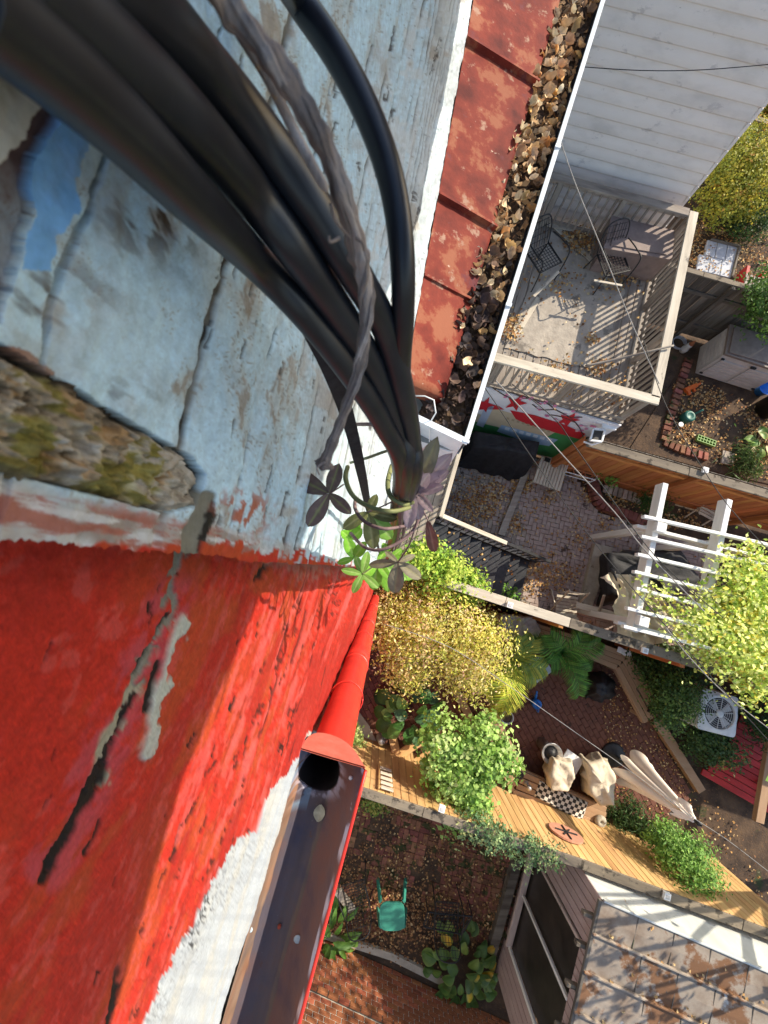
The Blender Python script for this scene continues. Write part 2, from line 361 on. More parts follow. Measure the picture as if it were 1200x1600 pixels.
# ================================================================== the two party walls beside the lens
def line2(a, b):
    """plan line a->b : foot of the perpendicular from the camera, direction, right-hand normal, distance"""
    d = Vector((b.x - a.x, b.y - a.y)).normalized(); n = Vector((d.y, -d.x))
    D = -(a.x * n.x + a.y * n.y); return Vector((-D * n.x, -D * n.y)), d, n, D
bF, bD, bN, DB = line2(Z(650, 500, 1.9), Z(740, 0, 1.9))
rF, rD, rN, DR = line2(Z(345, 1600, 1.05), Z(470, 1165, 1.05))
S0 = -.0125; S0B = -.0062                                    # where blue paint meets red along the wall
def pixv(X, Y, zz):
    z = -zz
    yc = Y * CT + z * ST; zc = -Y * ST + z * CT
    return 600 + FPX * X / -zc, 800 - FPX * yc / -zc
def pdist(px, py, pts):
    d = np.full(px.shape, 1e9)
    for (x0, y0), (x1, y1) in zip(pts[:-1], pts[1:]):
        L2 = (x1 - x0) ** 2 + (y1 - y0) ** 2
        t = np.clip(((px - x0) * (x1 - x0) + (py - y0) * (y1 - y0)) / L2, 0, 1)
        d = np.minimum(d, np.hypot(px - x0 - t * (x1 - x0), py - y0 - t * (y1 - y0)))
    return d
def mixc(c, col, f): return c * (1 - f[..., None]) + np.array(col) * f[..., None]
zj1, zj2 = .1055, .150
DZ = zj2 - zj1
JOINTS = [zj1 + k * DZ for k in range(-1, 16)]

def wall_fields(kind, s, z):
    """displacement towards the yard and paint colour for points of a wall"""
    F, d, n = (bF, bD, bN) if kind == 'blue' else (rF, rD, rN)
    X = F.x + d.x * s; Y = F.y + d.y * s
    px, py = pixv(X, Y, z)
    fade = np.clip(z / .35, .25, 3)
    disp = .0035 * (fbm(s * 30, z * 30, 3) - .5) * np.clip(fade, 1, 2.2) + .0016 * (fbm(s * 170, z * 170, 5) - .5) + .012 * np.clip(fade - .5, 0, 2) * (fbm(s * 5, z * 9, 9) - .5)
    wide = {}
    n1 = fbm(s * 40, z * 40, 21); n2 = fbm(s * 140, z * 140, 22); n3 = fbm(s * 9, z * 18, 23); n4 = fbm(s * 420, z * 420, 25, 3)
    if kind == 'blue':
        c = np.zeros(s.shape + (3,)) + np.array((.52, .73, .87))
        c = mixc(c, (.53, .58, .62), smooth01(.45, .7, n3) * smooth01(.1, .5, z))
        c = mixc(c, (.51, .565, .61), smooth01(.25, .6, z) * .7)
        near = 1 - smooth01(.15, .30, z)
        c = mixc(c, (.48, .50, .47), smooth01(.50, .70, n1) * .6 * near); g2 = fbm(px * .28, py * .28, 311, 4); c = c * (.80 + .40 * g2)[..., None]; c = mixc(c, (.27, .25, .21), smooth01(.60, .70, g2) * near * smooth01(.40, .6, n1) * .8)
        c = mixc(c, (.33, .29, .24), smooth01(.64, .71, n2 * .6 + n1 * .45) * near * .8)
        st = np.exp(-(((px - 250) / 85) ** 2 + ((py - 330) / 70) ** 2)) + .9 * np.exp(-(((px - 90) / 75) ** 2 + ((py - 470) / 60) ** 2)) + .6 * np.exp(-(((px - 130) / 120) ** 2 + ((py - 620) / 40) ** 2))
        c = mixc(c, (.36, .31, .26), np.clip(st, 0, 1) * smooth01(.36, .6, n2) * .8)
        c = mixc(c, (.09, .06, .04), np.clip(st, 0, 1) * smooth01(.52, .62, fbm(s * 260, z * 90, 31)))
        c = mixc(c, (.10, .09, .08), smooth01(.70, .80, fbm(px * .40, py * .22, 33)) * .6 * smooth01(.03, .2, z))
        streak = smooth01(.66, .72, fbm(s * 14, z * 120, 37)) * smooth01(.2, .5, z)
        c = mixc(c, (.25, .26, .27), streak * .5); disp = disp - .0015 * streak
        pm_ = fbm(px * .014, py * .011, 351, 5); pq_ = fbm(px * .05, py * .035, 352, 4); dq_ = smooth01(.14, .3, z)
        c = mixc(c, (.38, .42, .44), smooth01(.50, .60, pm_) * dq_ * .7); c = mixc(c, (.58, .64, .68), smooth01(.56, .62, pq_) * dq_ * .7); c = mixc(c, (.33, .30, .26), smooth01(.64, .70, pq_ * .6 + pm_ * .45) * dq_ * .8)
        wob = (n2 - .5) * 60 + (n1 - .5) * 60
        blue = inpoly(px + wob, py + wob * .5, [(95, 185), (165, 190), (120, 330), (80, 420), (28, 415), (60, 300)])
        c = mixc(c, (.22, .50, .92), blue * 1.0)  # sky light bleeding onto the wall, put into its colour
        brick = inpoly(px + wob * .6, py + wob * .6, [(-80, 90), (60, 90), (105, 190), (60, 300), (30, 410), (0, 500), (-80, 520)])
        c = mixc(c, (.13, .075, .07), brick * (.65 + .35 * smooth01(.3, .6, n2))); disp = disp - .002 * brick
        wc = inpoly(px + wob * .5, py + wob * .5, [(-90, 60), (38, 95), (42, 150), (18, 220), (-90, 290)])
        c = mixc(c, (.55, .55, .52), wc * 1.0); disp = disp + .005 * wc
        ob = inpoly(px + wob, py + wob * .4, [(-60, 535), (40, 545), (85, 580), (75, 612), (-60, 590)])
        c = mixc(c, (.26, .095, .05), ob * .95)
        for k, zj in enumerate(JOINTS):
            amp = {1: (.0017, .009, 1), 2: (.0007, .005, .85)}.get(k, (.0007, .006, .9 if k in (3, 4, 6, 8) else .5))
            w0 = amp[0] * np.clip(z / .15, 1, 3) * (.45 + 1.1 * n1)
            dd = np.abs(z - zj - .006 * (fbm(s * 22, s * 0 + k, 41 + k) - .5) - .0025 * (fbm(s * 110, s * 0 + k, 61 + k) - .5))
            gate = 1 if k == 1 else smooth01(.38, .5, fbm(s * 9 / max(zj * 3, .5), s * 0 + k * 3, 71 + k))
            m = (1 - smooth01(w0 * .6, w0 * 1.3, dd)) * gate
            disp = disp - .0012 * m; c = mixc(c, (.02, .017, .015), m * amp[2])
            soft = np.exp(-(dd / (.006 * np.clip(z / .15, 1, 3))) ** 2)
            disp = disp - .0007 * soft; c = mixc(c, (.42, .42, .38), soft * .35 * smooth01(.35, .6, n2))
        fk = random.Random(77); mm = np.zeros(s.shape)
        for _ in range(70):
            x0 = fk.uniform(330, 700); y0 = fk.uniform(10, 840); L0 = fk.uniform(8, 46); w0_ = fk.uniform(.8, 2.2)
            mm = np.maximum(mm, 1 - smooth01(w0_ * .5, w0_ * 1.3, pdist(px + (n2 - .5) * 10, py, [(x0, y0), (x0 - L0 * .2, y0 + L0)])))
        c = mixc(c, (.05, .045, .045), mm * .9); disp = disp - .0008 * mm
        # bare strip between the rubble joint and the red paint
        e = (1 - smooth01(.001, .006, s + .006 * (n2 - .5))) * near
        c = mixc(c, (.47, .45, .43), e * .85); c = mixc(c, (.33, .28, .25), e * smooth01(.5, .6, n1))
        c = mixc(c, (.36, .12, .085), e * smooth01(.50, .60, fbm(s * 420, z * 60, 81)) * .9)
        c = mixc(c, (.60, .62, .64), e * smooth01(.56, .64, fbm(s * 500, z * 50, 82)) * .9)
        jd = inpoly(s + 0 * z, z, [(.0045, .0), (.0045, .106), (.009, .120), (.019, .120), (.0222, .110), (.0222, .0)])
        disp = disp - .0035 * jd; c = mixc(c, (.03, .026, .022), jd * 1.0)
        wj = (n2 - .5) * 24
        gf = 1 - smooth01(10, 15, pdist(px + wj, py, [(322, 778), (302, 830), (280, 895)]))
        c = mixc(c, (.20, .195, .16), gf); c = mixc(c, (.02, .018, .015), 1 - smooth01(2, 5, pdist(px + wj, py, [(331, 785), (314, 838), (292, 892)]))); disp = disp - .001 * gf
        fl = smooth01(.60, .66, fbm(s * 200, z * 200, 87)) * (1 - smooth01(20, 70, np.hypot(px - 380, (py - 800) * 1.3))) * 1.0
        c = mixc(c, (.40, .14, .09), fl)
        rp_ = 1 - smooth01(-.0012, .0002, s + .0045 + .010 * (n2 - .5) * np.clip(z / .12, .6, 3) + .0045 * smooth01(.09, .05, z) - .003 * smooth01(.10, .14, z))
        c = mixc(c, (.50, .030, .018), rp_ * (1 - gf)); c = mixc(c, (.42, .075, .022), rp_ * (1 - gf) * smooth01(.45, .6, n1) * .7)
    else:
        c = np.zeros(s.shape + (3,)) + np.array((.48, .027, .015))
        gr_ = fbm(px * .22, py * .30, 301, 4); c = c * (.62 + .76 * gr_)[..., None]
        c = mixc(c, (.42, .065, .019), smooth01(.42, .62, n1) * smooth01(.08, .2, z) * (1 - smooth01(.5, .8, z)) * .75)
        c = mixc(c, (.42, .026, .016), smooth01(.5, .68, n3) * .6)
        c = mixc(c, (.60, .09, .075), smooth01(.60, .72, n2) * .5)
        strk = fbm(s * 6, z * 60, 83); c = mixc(c, (.22, .016, .012), smooth01(.58, .7, strk) * .55 * smooth01(.2, .4, z))
        c = mixc(c, (.62, .10, .085), smooth01(.62, .74, fbm(s * 8, z * 90, 85)) * .6 * smooth01(.2, .4, z))
        wob = (n2 - .5) * 26 + (n1 - .5) * 26
        q = (px + wob, py + wob * .6)
        main = [(300, 800), (285, 870), (266, 950), (240, 1005), (205, 1075), (175, 1140), (150, 1195), (110, 1290), (75, 1360)]
        dm = pdist(*q, main)
        pk = 1 - smooth01(24, 46, dm)
        c = mixc(c, (.46, .06, .075), pk * .85 * smooth01(.3, .55, n2) * smooth01(880, 930, py))
        seg = 1 - smooth01(8, 12, np.where(py < 900, dm, np.where((py > 1010) & (py < 1180), dm, dm * 2.0)))
        c = mixc(c, (.21, .20, .165), seg * (1 - smooth01(1185, 1240, py))); disp = disp - .0012 * seg
        lich = (1 - smooth01(6, 16, pdist(*q, [(284, 968), (268, 1010), (262, 1062), (243, 1090), (238, 1140), (224, 1178)]) + (n2 - .5) * 22))
        c = mixc(c, (.46, .48, .42), lich); disp = disp + .0015 * lich
        lich2 = (1 - smooth01(6, 17, pdist(*q, [(205, 1080), (180, 1130), (162, 1150), (150, 1210)]) + (n2 - .5) * 20))
        c = mixc(c, (.33, .31, .23), lich2)
        for pl, w in (([(247, 1035), (238, 1062), (224, 1110)], 6), ([(236, 946), (233, 956)], 5), ([(252, 915), (249, 922)], 4), ([(262, 958), (236, 1008), (212, 1052)], 4), ([(160, 1195), (132, 1250), (92, 1330), (66, 1375)], 11), ([(212, 1085), (180, 1150), (160, 1195)], 4), ([(155, 1282), (132, 1335)], 5), ([(284, 1290), (270, 1345)], 4),
                      ([(187, 1515), (170, 1600)], 6), ([(435, 798), (431, 830)], 5), ([(418, 885), (402, 910)], 5), ([(450, 870), (470, 878)], 5), ([(364, 1090), (360, 1110)], 4), ([(310, 1150), (300, 1172)], 3), ([(336, 1160), (330, 1180)], 3), ([(155, 1520), (150, 1538)], 4),
                      ([(404, 975), (398, 1000)], 2.5), ([(385, 1150), (372, 1250)], 2), ([(224, 1458), (220, 1468)], 3), ([(443, 1165), (440, 1178)], 3)):
            m = 1 - smooth01(w * .55, w, pdist(px + wob * .35, py + wob * .35, pl)); disp = disp - .0012 * m; c = mixc(c, (.018, .012, .01), m)
        al = -.36 * px + .93 * py; ac = .93 * px + .36 * py; st1 = fbm(al * .006, ac * .055, 321, 4); st2 = fbm(al * .012, ac * .14, 322, 3); dz_ = smooth01(.16, .34, z)
        c = mixc(c, (.34, .02, .014), smooth01(.50, .64, st1) * dz_ * .75); c = mixc(c, (.60, .105, .095), smooth01(.60, .70, st2) * dz_ * .7)
        sp_ = fbm(px * .55, py * .55, 323, 2); c = c * (.80 + .40 * sp_)[..., None]
        fk = random.Random(78); mm = np.zeros(s.shape)
        for _ in range(60):
            y0 = fk.uniform(890, 1590); x0 = fk.uniform(470 - (y0 - 900) * .52, 545 - (y0 - 900) * .38) if fk.random() < .7 else fk.uniform(60, 400); L0 = fk.uniform(6, 42); w0_ = fk.uniform(.6, 1.9)
            mm = np.maximum(mm, 1 - smooth01(w0_ * .5, w0_ * 1.2, pdist(px + (n2 - .5) * 14, py, [(x0, y0), (x0 - L0 * .36, y0 + L0)])))
        c = mixc(c, (.09, .016, .012), mm * .95); disp = disp - .0012 * mm
        crack2 = smooth01(.70, .73, fbm(s * 10, z * 85, 91)) * smooth01(.2, .35, z) * (1 - smooth01(1.0, 1.6, z))
        c = mixc(c, (.05, .01, .01), crack2 * .8); disp = disp - .0012 * crack2
        wb = [(478, 1140), (470, 1165), (440, 1215), (412, 1255), (402, 1290), (372, 1312), (345, 1350), (316, 1410), (288, 1460), (262, 1510), (228, 1580), (180, 1680), (120, 1800), (60, 2000), (700, 2000), (700, 1140)]
        bw_ = fbm(px * .045, py * .045, 315, 3) - .5; wh = inpoly(px + bw_ * 9, py + bw_ * 14, wb) * 1.0
        wc = np.zeros(s.shape + (3,)) + np.array((.45, .49, .53))
        wc = mixc(wc, (.49, .48, .435), smooth01(.4, .65, fbm(s * 6, z * 20, 95)) * .7)
        db_ = pdist(px, py, wb[3:11]); pf = fbm(px * .42, py * .42, 97, 3)
        spk = smooth01(.54, .66, pf) * (1 - smooth01(6, 62, db_ + 60 * (fbm(px * .02, py * .02, 98) - .5))) * smooth01(1280, 1330, py)
        wc = mixc(wc, (.17, .175, .185), spk * .6)
        wc = mixc(wc, (.045, .045, .05), (1 - smooth01(4, 14, pdist(px + wob, py + wob, [(320, 1402), (308, 1440), (292, 1470)]))) * smooth01(.42, .55, pf))
        wc = mixc(wc, (.36, .39, .43), smooth01(.5, .62, fbm(px * .02, py * .09, 99)) * .5)
        c = c * (1 - wh[..., None]) + wc * wh[..., None]
        disp = disp + .0002 * wh
        c = mixc(c, (.42, .17, .13), (1 - smooth01(0, 22, py - 832 + (n2 - .5) * 70 - 50 * smooth01(330, 470, px) + 20 * (px < 150))) * .8)
    return X, Y, disp, c, n

def wall_patch(name, kind, u0, u1, parent, m, far=False):
    """a band of wall between two depths (u = DB*F/depth), one mesh of its own"""
    D = DB if kind == 'blue' else DR
    nu = max(2, int(abs(u1 - u0) / (1.3 if u1 < 70 else 2.6)) + 1); nv = 520 if kind == 'blue' else 400
    u = np.linspace(u0, u1, nu)[:, None] + np.zeros((1, nv)); t = np.linspace(0, 1, nv)[None, :] + np.zeros((nu, 1))
    z = D * FPX / u
    seam = 1 - smooth01(.185, .215, z)
    if kind == 'blue':
        lo = (S0B + .0030 * (fbm(u * .03, u * 0, 401) - .5) + .0016 * (fbm(u * .16, u * 0, 402) - .5)) * u / D; v = lo + (1500 - lo) * t
    else:
        hi = .06 * u / D; v = -900 + (hi + 900) * t
    s = v * D / u
    X, Y, disp, c, n = wall_fields(kind, s, z)
    V = np.stack([X + n.x * disp, Y + n.y * disp, HC - z], -1).reshape(-1, 3)
    i = np.arange(nu - 1)[:, None] * nv + np.arange(nv - 1)[None, :]
    f = np.stack([i, i + 1, i + nv + 1, i + nv], -1).reshape(-1, 4)
    if True: f = f[:, ::-1]
    return part(name, V, f, m, parent, smooth=True, col=c.reshape(-1, 3))

wb_ = thing('house_wall', 'pale blue painted brick wall with cracked joints behind the black cables', 'wall', (bF.x + bD.x * 1.5, bF.y + bD.y * 1.5, 0))
ub = [1300, DB * FPX / JOINTS[0]] + [DB * FPX / z for z in JOINTS[1:]]
for a, b in zip(ub[:-1], ub[1:]): wall_patch('brick_course', 'blue', a, b, wb_, M['wall'])
wall_patch('lower_wall', 'blue', ub[-1], 24, wb_, M['wall']); wall_patch('wall_foot', 'blue', 24, DB * FPX / 9.32, wb_, M['wall'])
wr_ = thing('house_wall', 'red painted brick wall with a long grey crack above the old gutter', 'wall', (rF.x - rD.x * 1.5, rF.y - rD.y * 1.5, 0))
zr1 = DR * FPX / 250
ur = [1300, DR * FPX / (zr1 - DZ)] + [DR * FPX / (zr1 + k * DZ) for k in range(0, 14)]
for a, b in zip(ur[:-1], ur[1:]): wall_patch('brick_course', 'red', a, b, wr_, M['wall'])
wall_patch('lower_wall', 'red', ur[-1], 24, wr_, M['wall']); wall_patch('wall_foot', 'red', 24, DR * FPX / 9.32, wr_, M['wall'])
# solid brick behind each painted face, and the parapet up to the coping
for nm, par, F, d, n, s0, s1 in (('brick_core', wb_, bF, bD, bN, .035, 9.0), ('brick_core', wr_, rF, rD, rN, -9.0, S0)):
    q = [F + d * s0 - n * .022, F + d * s1 - n * .022, F + d * s1 - n * .34, F + d * s0 - n * .34]
    b = B(); b.prism(q, -.01, HC + .12); b.make(nm, M['core'], par)
    q = [F + d * s0 - n * .001, F + d * s1 - n * .001, F + d * s1 - n * .02, F + d * s0 - n * .02]
    b = B(); b.prism(q, HC - .036, HC + .118); b.make('parapet_course', M['core'], par)
# rubble in the joint between the houses
nu, nv = 260, 70
u = np.linspace(1250, DB * FPX / .1235, nu)[:, None] + np.zeros((1, nv)); z = DB * FPX / u
tt_ = smooth01(.110, .1245, z); s = (.0036 + .0045 * tt_) + (.0225 - .0045 * tt_ - .0036 - .0045 * tt_) * np.linspace(0, 1, nv)[None, :]
X = bF.x + bD.x * s; Y = bF.y + bD.y * s; px, py = pixv(X, Y, z)
n1 = fbm(px * .016, py * .022, 201); n2 = fbm(px * .06, py * .07, 202); e = np.minimum(np.linspace(0, 1, nv), 1 - np.linspace(0, 1, nv))[None, :] * .018 + 0 * s
cell = np.abs(fbm(px * .03, py * .036, 206, 3) - .5) * 3.2; n3 = fbm(px * .11, py * .12, 208, 4); disp = .008 * (n1 - .5) + .0045 * (n2 - .5) + .002 * (np.minimum(cell, 1) - .5) + .0030 * (n3 - .5) - .003 * (1 - smooth01(.0003, .003, e)) + .0005
c = np.zeros(s.shape + (3,)) + np.array((.85, .78, .68)); c = mixc(c, (.22, .18, .15), smooth01(.42, .30, n2) * .9); c = mixc(c, (1.3, 1.25, 1.15), smooth01(.6, 1.0, cell) * smooth01(.4, .6, n2)); c = c * (.6 + .8 * n3)[..., None]; c = mixc(c, (.95, .62, .30), smooth01(.54, .62, fbm(px * .018, py * .025, 207)) * .7)
c = mixc(c, (.55, .52, .12), smooth01(.48, .58, fbm(px * .022, py * .03, 203)) * .9)
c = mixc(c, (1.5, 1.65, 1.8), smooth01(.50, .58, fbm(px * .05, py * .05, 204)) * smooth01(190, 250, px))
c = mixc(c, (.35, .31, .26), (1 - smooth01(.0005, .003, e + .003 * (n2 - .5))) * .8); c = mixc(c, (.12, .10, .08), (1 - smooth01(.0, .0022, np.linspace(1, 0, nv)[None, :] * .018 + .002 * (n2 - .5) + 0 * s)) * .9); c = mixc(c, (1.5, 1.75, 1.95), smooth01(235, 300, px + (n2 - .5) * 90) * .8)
V = np.stack([X + bN.x * disp, Y + bN.y * disp, HC - z], -1).reshape(-1, 3)
i = np.arange(nu - 1)[:, None] * nv + np.arange(nv - 1)[None, :]
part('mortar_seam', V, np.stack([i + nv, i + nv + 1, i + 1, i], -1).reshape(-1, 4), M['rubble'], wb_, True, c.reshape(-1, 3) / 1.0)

# added board, unseen, its lower edge shaped to shade the upper wall
fo_ = .45
def fpt(t, h): q = bF + bD * t + bN * fo_; return Vector((q.x, q.y, HC + h))
fb = thing('shade_board', 'added unseen board that shades the upper part of the painted wall', 'board', fpt(0, 0))
hs__ = [(-2.2, .13, .46), (.30, .135, .46), (.60, .0, .46), (.9, -.2, .46), (1.2, -.42, .46), (2.6, -.58, .46)]
V = []
for t, h0, h1 in hs__:
    for dn_, h in ((0, h0), (.03, h0), (.03, h1), (0, h1)): p = fpt(t, h); V.append(p + Vector((bN.x, bN.y, 0)) * dn_)
f = [(i * 4 + k, (i + 1) * 4 + k, (i + 1) * 4 + (k + 1) % 4, i * 4 + (k + 1) % 4) for i in range(len(hs__) - 1) for k in range(4)] + [(0, 1, 2, 3), (20, 23, 22, 21)]
part('board', V, f, M['capwood'], fb)
for t in (-2.0, 2.4):
    q = bF + bD * t - bN * .1; plank('bracket', Vector((q.x, q.y, HC + .30)), fpt(t, .30), .05, .05, M['capwood'], fb)
# ================================================================== the tin roof strip and its full gutter
def lerp(a, b, t): return a + (b - a) * t
ZR, ZI = 1.92, 1.76
def drip(y): x = 875 + (692 - 875) * y / 628; return Z(x, y, ZR)
def wallpt(s, z, off=0): p = bF + bD * s + bN * off; return Vector((p.x, p.y, HC - z))
def innerpt(o, z=ZI):
    s = (o.x - bF.x) * bD.x + (o.y - bF.y) * bD.y; return wallpt(s - .03, z, .004)
troof = thing('tin_roof', 'narrow red painted tin roof with standing seams along the blue wall', 'roof', drip(400))
ys = [-420, -110, 133, 358, 470, 622]
for k in range(len(ys) - 1):
    nI, nJ = 14, 12; V = []
    for j in range(nJ + 1):
        o = drip(lerp(ys[k], ys[k + 1], j / nJ)); a = innerpt(o)
        for i in range(nI + 1):
            p = lerp(a, o, i / nI); p.z += .006 * math.sin(j / nJ * math.pi) - .005 * (i == nI) + .004 * (vnoise(i * .7, j * .6 + k * 9, 5) - .5); V.append(p)
    f = [(j * (nI + 1) + i, j * (nI + 1) + i + 1, (j + 1) * (nI + 1) + i + 1, (j + 1) * (nI + 1) + i) for j in range(nJ) for i in range(nI)]
    edge = [j * (nI + 1) + nI for j in range(nJ + 1)]; o0 = len(V)
    V += [V[q] - Vector((0, 0, .022)) for q in edge]
    f += [(edge[j], o0 + j, o0 + j + 1, edge[j + 1]) for j in range(nJ)]
    if k == len(ys) - 2:
        last = [nJ * (nI + 1) + i for i in range(nI + 1)]; o1 = len(V); V += [V[q] + Vector((-.004, -.01, -.09)) for q in last]
        f += [(last[i], last[i + 1], o1 + i + 1, o1 + i) for i in range(nI)]
    part('roof_pan', V, f, M['redroof'], troof, True)
for y in ys[1:-1]:
    o = drip(y); a = innerpt(o); b = B(); d3 = Vector((0, 0, .014 if y < 400 else .004))
    b.box(a + d3, o + d3 + (o - a).normalized() * .012, .014, .036 if y < 400 else .018); b.make('standing_seam', M['redroof'], troof)
def rim(y): x = 940 + (725 - 940) * y / 690; return Z(x, y, 1.895)
gb = thing('leaf_filled_gutter', 'white metal gutter full of dry leaves beside the red tin roof', 'gutter', rim(690))
def gl(y):                       # back and front of the trough at one station
    o = rim(y); dr = Z(940, 0, 1.9) - Z(725, 690, 1.9); dr.normalize(); pr = Vector((-dr.y, dr.x, 0))
    d0 = drip(0); dist = (d0 - o).dot(pr); a = o + pr * (dist + .02); return a, o, pr
N = 24; V = []; f = []
prof = [(0, 1.96), (0, 2.075), (.12, 2.085), (.85, 2.085), (1, 2.03), (1, 1.897)]
for j in range(N + 1):
    a, o, pr = gl(lerp(-420, 690, j / N)); 
    for t, zz in prof:
        p = lerp(a, o, t); p.z = HC - zz; V.append(p)
K = len(prof)
f = [(j * K + i, j * K + i + 1, (j + 1) * K + i + 1, (j + 1) * K + i) for j in range(N) for i in range(K - 1)]
part('trough_lining', V, f, M['gutterin'], gb)
V = []; oprof = [(-.002, 1.899), (-.004, 1.888), (.018, 1.884), (.022, 1.90), (.012, 1.94), (.012, 2.10), (-.1, 2.11)]
for j in range(N + 1):
    a, o, pr = gl(lerp(-420, 690, j / N))
    for t, zz in oprof:
        p = o - pr * t; p.z = HC - zz + .0015 * math.sin(j * 1.9); V.append(p)
K = len(oprof); f = [(j * K + i, (j + 1) * K + i, (j + 1) * K + i + 1, j * K + i + 1) for j in range(N) for i in range(K - 1)]
part('gutter_front', V, f, M['whitemetal'], gb)
a, o, pr = gl(690); a = Z(640, 648, 1.9)
b = B(); b.box(Vector((a.x, a.y, HC - 2.12)), Vector((o.x, o.y, HC - 2.12)), .006, .46); b.make('end_cap', M['whitemetal'], gb)
b = B(); b.box(Vector((a.x, a.y, HC - 1.893)), Vector((o.x, o.y, HC - 1.888)) - pr * .018, .03, .012); b.make('end_lip', M['whitemetal'], gb)
for y in (232, 478, 690):
    a, o, pr = gl(y); b = B(); b.box(o - pr * .024 + Vector((0, 0, .012)), o + pr * .006 + Vector((0, 0, .012)), .02 if y < 600 else .012, .012); b.make('gutter_clip', M['whitemetal'], gb)
# boxed cornice that carries the gutter
V0, V1 = gl(-420), gl(690)
cbx = B(); q = [Z(640, 652, 1.9), V1[1], V0[1], wallpt(3.6, 2)]
cbx.prism([(p.x, p.y) for p in q], HC - 2.45, HC - 2.115); co = cbx.make('cornice_box', M['whitemetal'], gb)
b = B(); pts = [Z(*q) for q in ((642, 618, 1.85), (664, 619, 1.82), (678, 625, 1.80), (681, 645, 1.84), (672, 660, 1.9), (671, 690, 2.0))]
b.tube(pts, .0035, 6); o = b.solo('white_cable', M['whiteplastic'], pts[0], True); tag(o, 'short white cable looped over the end of the leafy gutter', 'cable')
# dry leaves
def leafmesh(name, m, L, Wd, curl, twist, seed, col, nx=4, ny=6, lobes=False):
    r = random.Random(seed); V = []; C = []
    for j in range(ny + 1):
        t = j / ny; wd = Wd * (math.sin(math.pi * min(1, t * .93 + .05)) ** .75) * (1 + (.13 * math.sin(t * 16 + seed) if lobes else 0))
        for i in range(nx + 1):
            q = i / nx * 2 - 1; x = (t - .5) * L; y = q * wd
            z = curl * (q * q) * wd * 1.2 + curl * .8 * (t - .5) ** 2 * L * 1.6 + twist * q * (t - .5) * Wd + r.uniform(-1, 1) * L * .025
            V.append((x, y, z)); k = r.uniform(.82, 1.15) * (1.15 if i == nx // 2 else 1); C.append([c_ * k for c_ in col])
    f = [(j * (nx + 1) + i, j * (nx + 1) + i + 1, (j + 1) * (nx + 1) + i + 1, (j + 1) * (nx + 1) + i) for j in range(ny) for i in range(nx)]
    return mesh(name, V, f, m, True, col=np.array(C))
tl = thing('leaf_pile', 'long drift of dry curled leaves lying in the white gutter', 'leaves', rim(400))
LT = [leafmesh('leaf', M['dryleaf'], .085, .030, r_[0], r_[1], i, r_[2], lobes=True) for i, r_ in enumerate([
    (.9, .6, (.62, .40, .19)), (1.2, -.8, (.50, .33, .18)), (.5, 1.0, (.70, .53, .31)), (-.8, .7, (.64, .34, .12)), (1.3, .3, (.74, .61, .42)), (.7, -1.1, (.46, .31, .19))])]
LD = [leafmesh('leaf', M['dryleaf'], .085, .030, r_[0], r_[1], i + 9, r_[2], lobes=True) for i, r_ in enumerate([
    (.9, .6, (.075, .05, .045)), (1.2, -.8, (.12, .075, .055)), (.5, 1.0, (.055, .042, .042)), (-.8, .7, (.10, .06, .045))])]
rr = random.Random(3)
for k in range(300):
    y = rr.uniform(-25, 672) if k < 265 else rr.uniform(380, 660); a, o, pr = gl(y); t = rr.uniform(.06, .92)
    dark = rr.random() < smooth01(360, 560, y) * .93  # leaves darken toward the end cap: shade put into the colour
    t *= 1 if y < 560 else 1.12
    p = lerp(a, o, t); p.z = HC - rr.uniform(1.895, 1.95) - .03 * max(0, t - .6) * 3
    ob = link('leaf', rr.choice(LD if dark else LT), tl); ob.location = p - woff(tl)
    ob.rotation_euler = (rr.gauss(0, .6), rr.gauss(0, .6), rr.uniform(0, 6.28)); sc = rr.uniform(.42, .85); ob.scale = (sc, sc * rr.uniform(.8, 1.3), sc)
V = []; f = []
for j in range(61):
    y = lerp(-420, 680, j / 60); a, o, pr = gl(y)
    for i in range(7):
        p = lerp(a, o, .02 + .93 * i / 6); p.z = HC - 1.985 + .04 * (vnoise(i * 1.3, j * 1.1, 8) - .5); V.append(p)
f = [(j * 7 + i, j * 7 + i + 1, (j + 1) * 7 + i + 1, (j + 1) * 7 + i) for j in range(60) for i in range(6)]
lr = np.random.default_rng(12); LX = []; LK = []
for _ in range(1300):
    y = lr.uniform(-120, 676); a, o, pr = gl(y); p = lerp(a, o, min(.9, lr.uniform(.01, .98) ** 1.15)); LX.append((p.x, p.y, HC - lr.uniform(1.945, 1.98))); dk_ = lr.random() < smooth01(340, 560, y); cc = np.array((.10, .065, .05) if dk_ else [(.42, .26, .12), (.30, .17, .08), (.52, .36, .19)][lr.integers(0, 3)]); LK.append(cc * lr.uniform(.6, 1.2))  # same shade toward the end cap put into these leaf colours
LX = np.array(LX); nq = len(LX); ln = np.column_stack([lr.normal(size=(nq, 2)) * .6, np.ones(nq)]); ln /= np.linalg.norm(ln, axis=1, keepdims=True); lt_ = lr.normal(size=(nq, 3)); lt_ -= ln * (lt_ * ln).sum(1, keepdims=True); lt_ /= np.linalg.norm(lt_, axis=1, keepdims=True); lw = np.cross(ln, lt_); Ls = lr.uniform(.02, .06, nq)[:, None]
V = np.stack([LX - lt_ * Ls * .5, LX + lw * Ls * .3 + ln * Ls * .1, LX + lt_ * Ls * .5, LX - lw * Ls * .3 + ln * Ls * .1], 1).reshape(-1, 3); i = np.arange(nq)[:, None] * 4
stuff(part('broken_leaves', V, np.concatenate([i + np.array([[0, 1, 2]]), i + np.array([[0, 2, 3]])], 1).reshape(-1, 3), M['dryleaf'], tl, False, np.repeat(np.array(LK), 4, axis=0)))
V = []; f = []
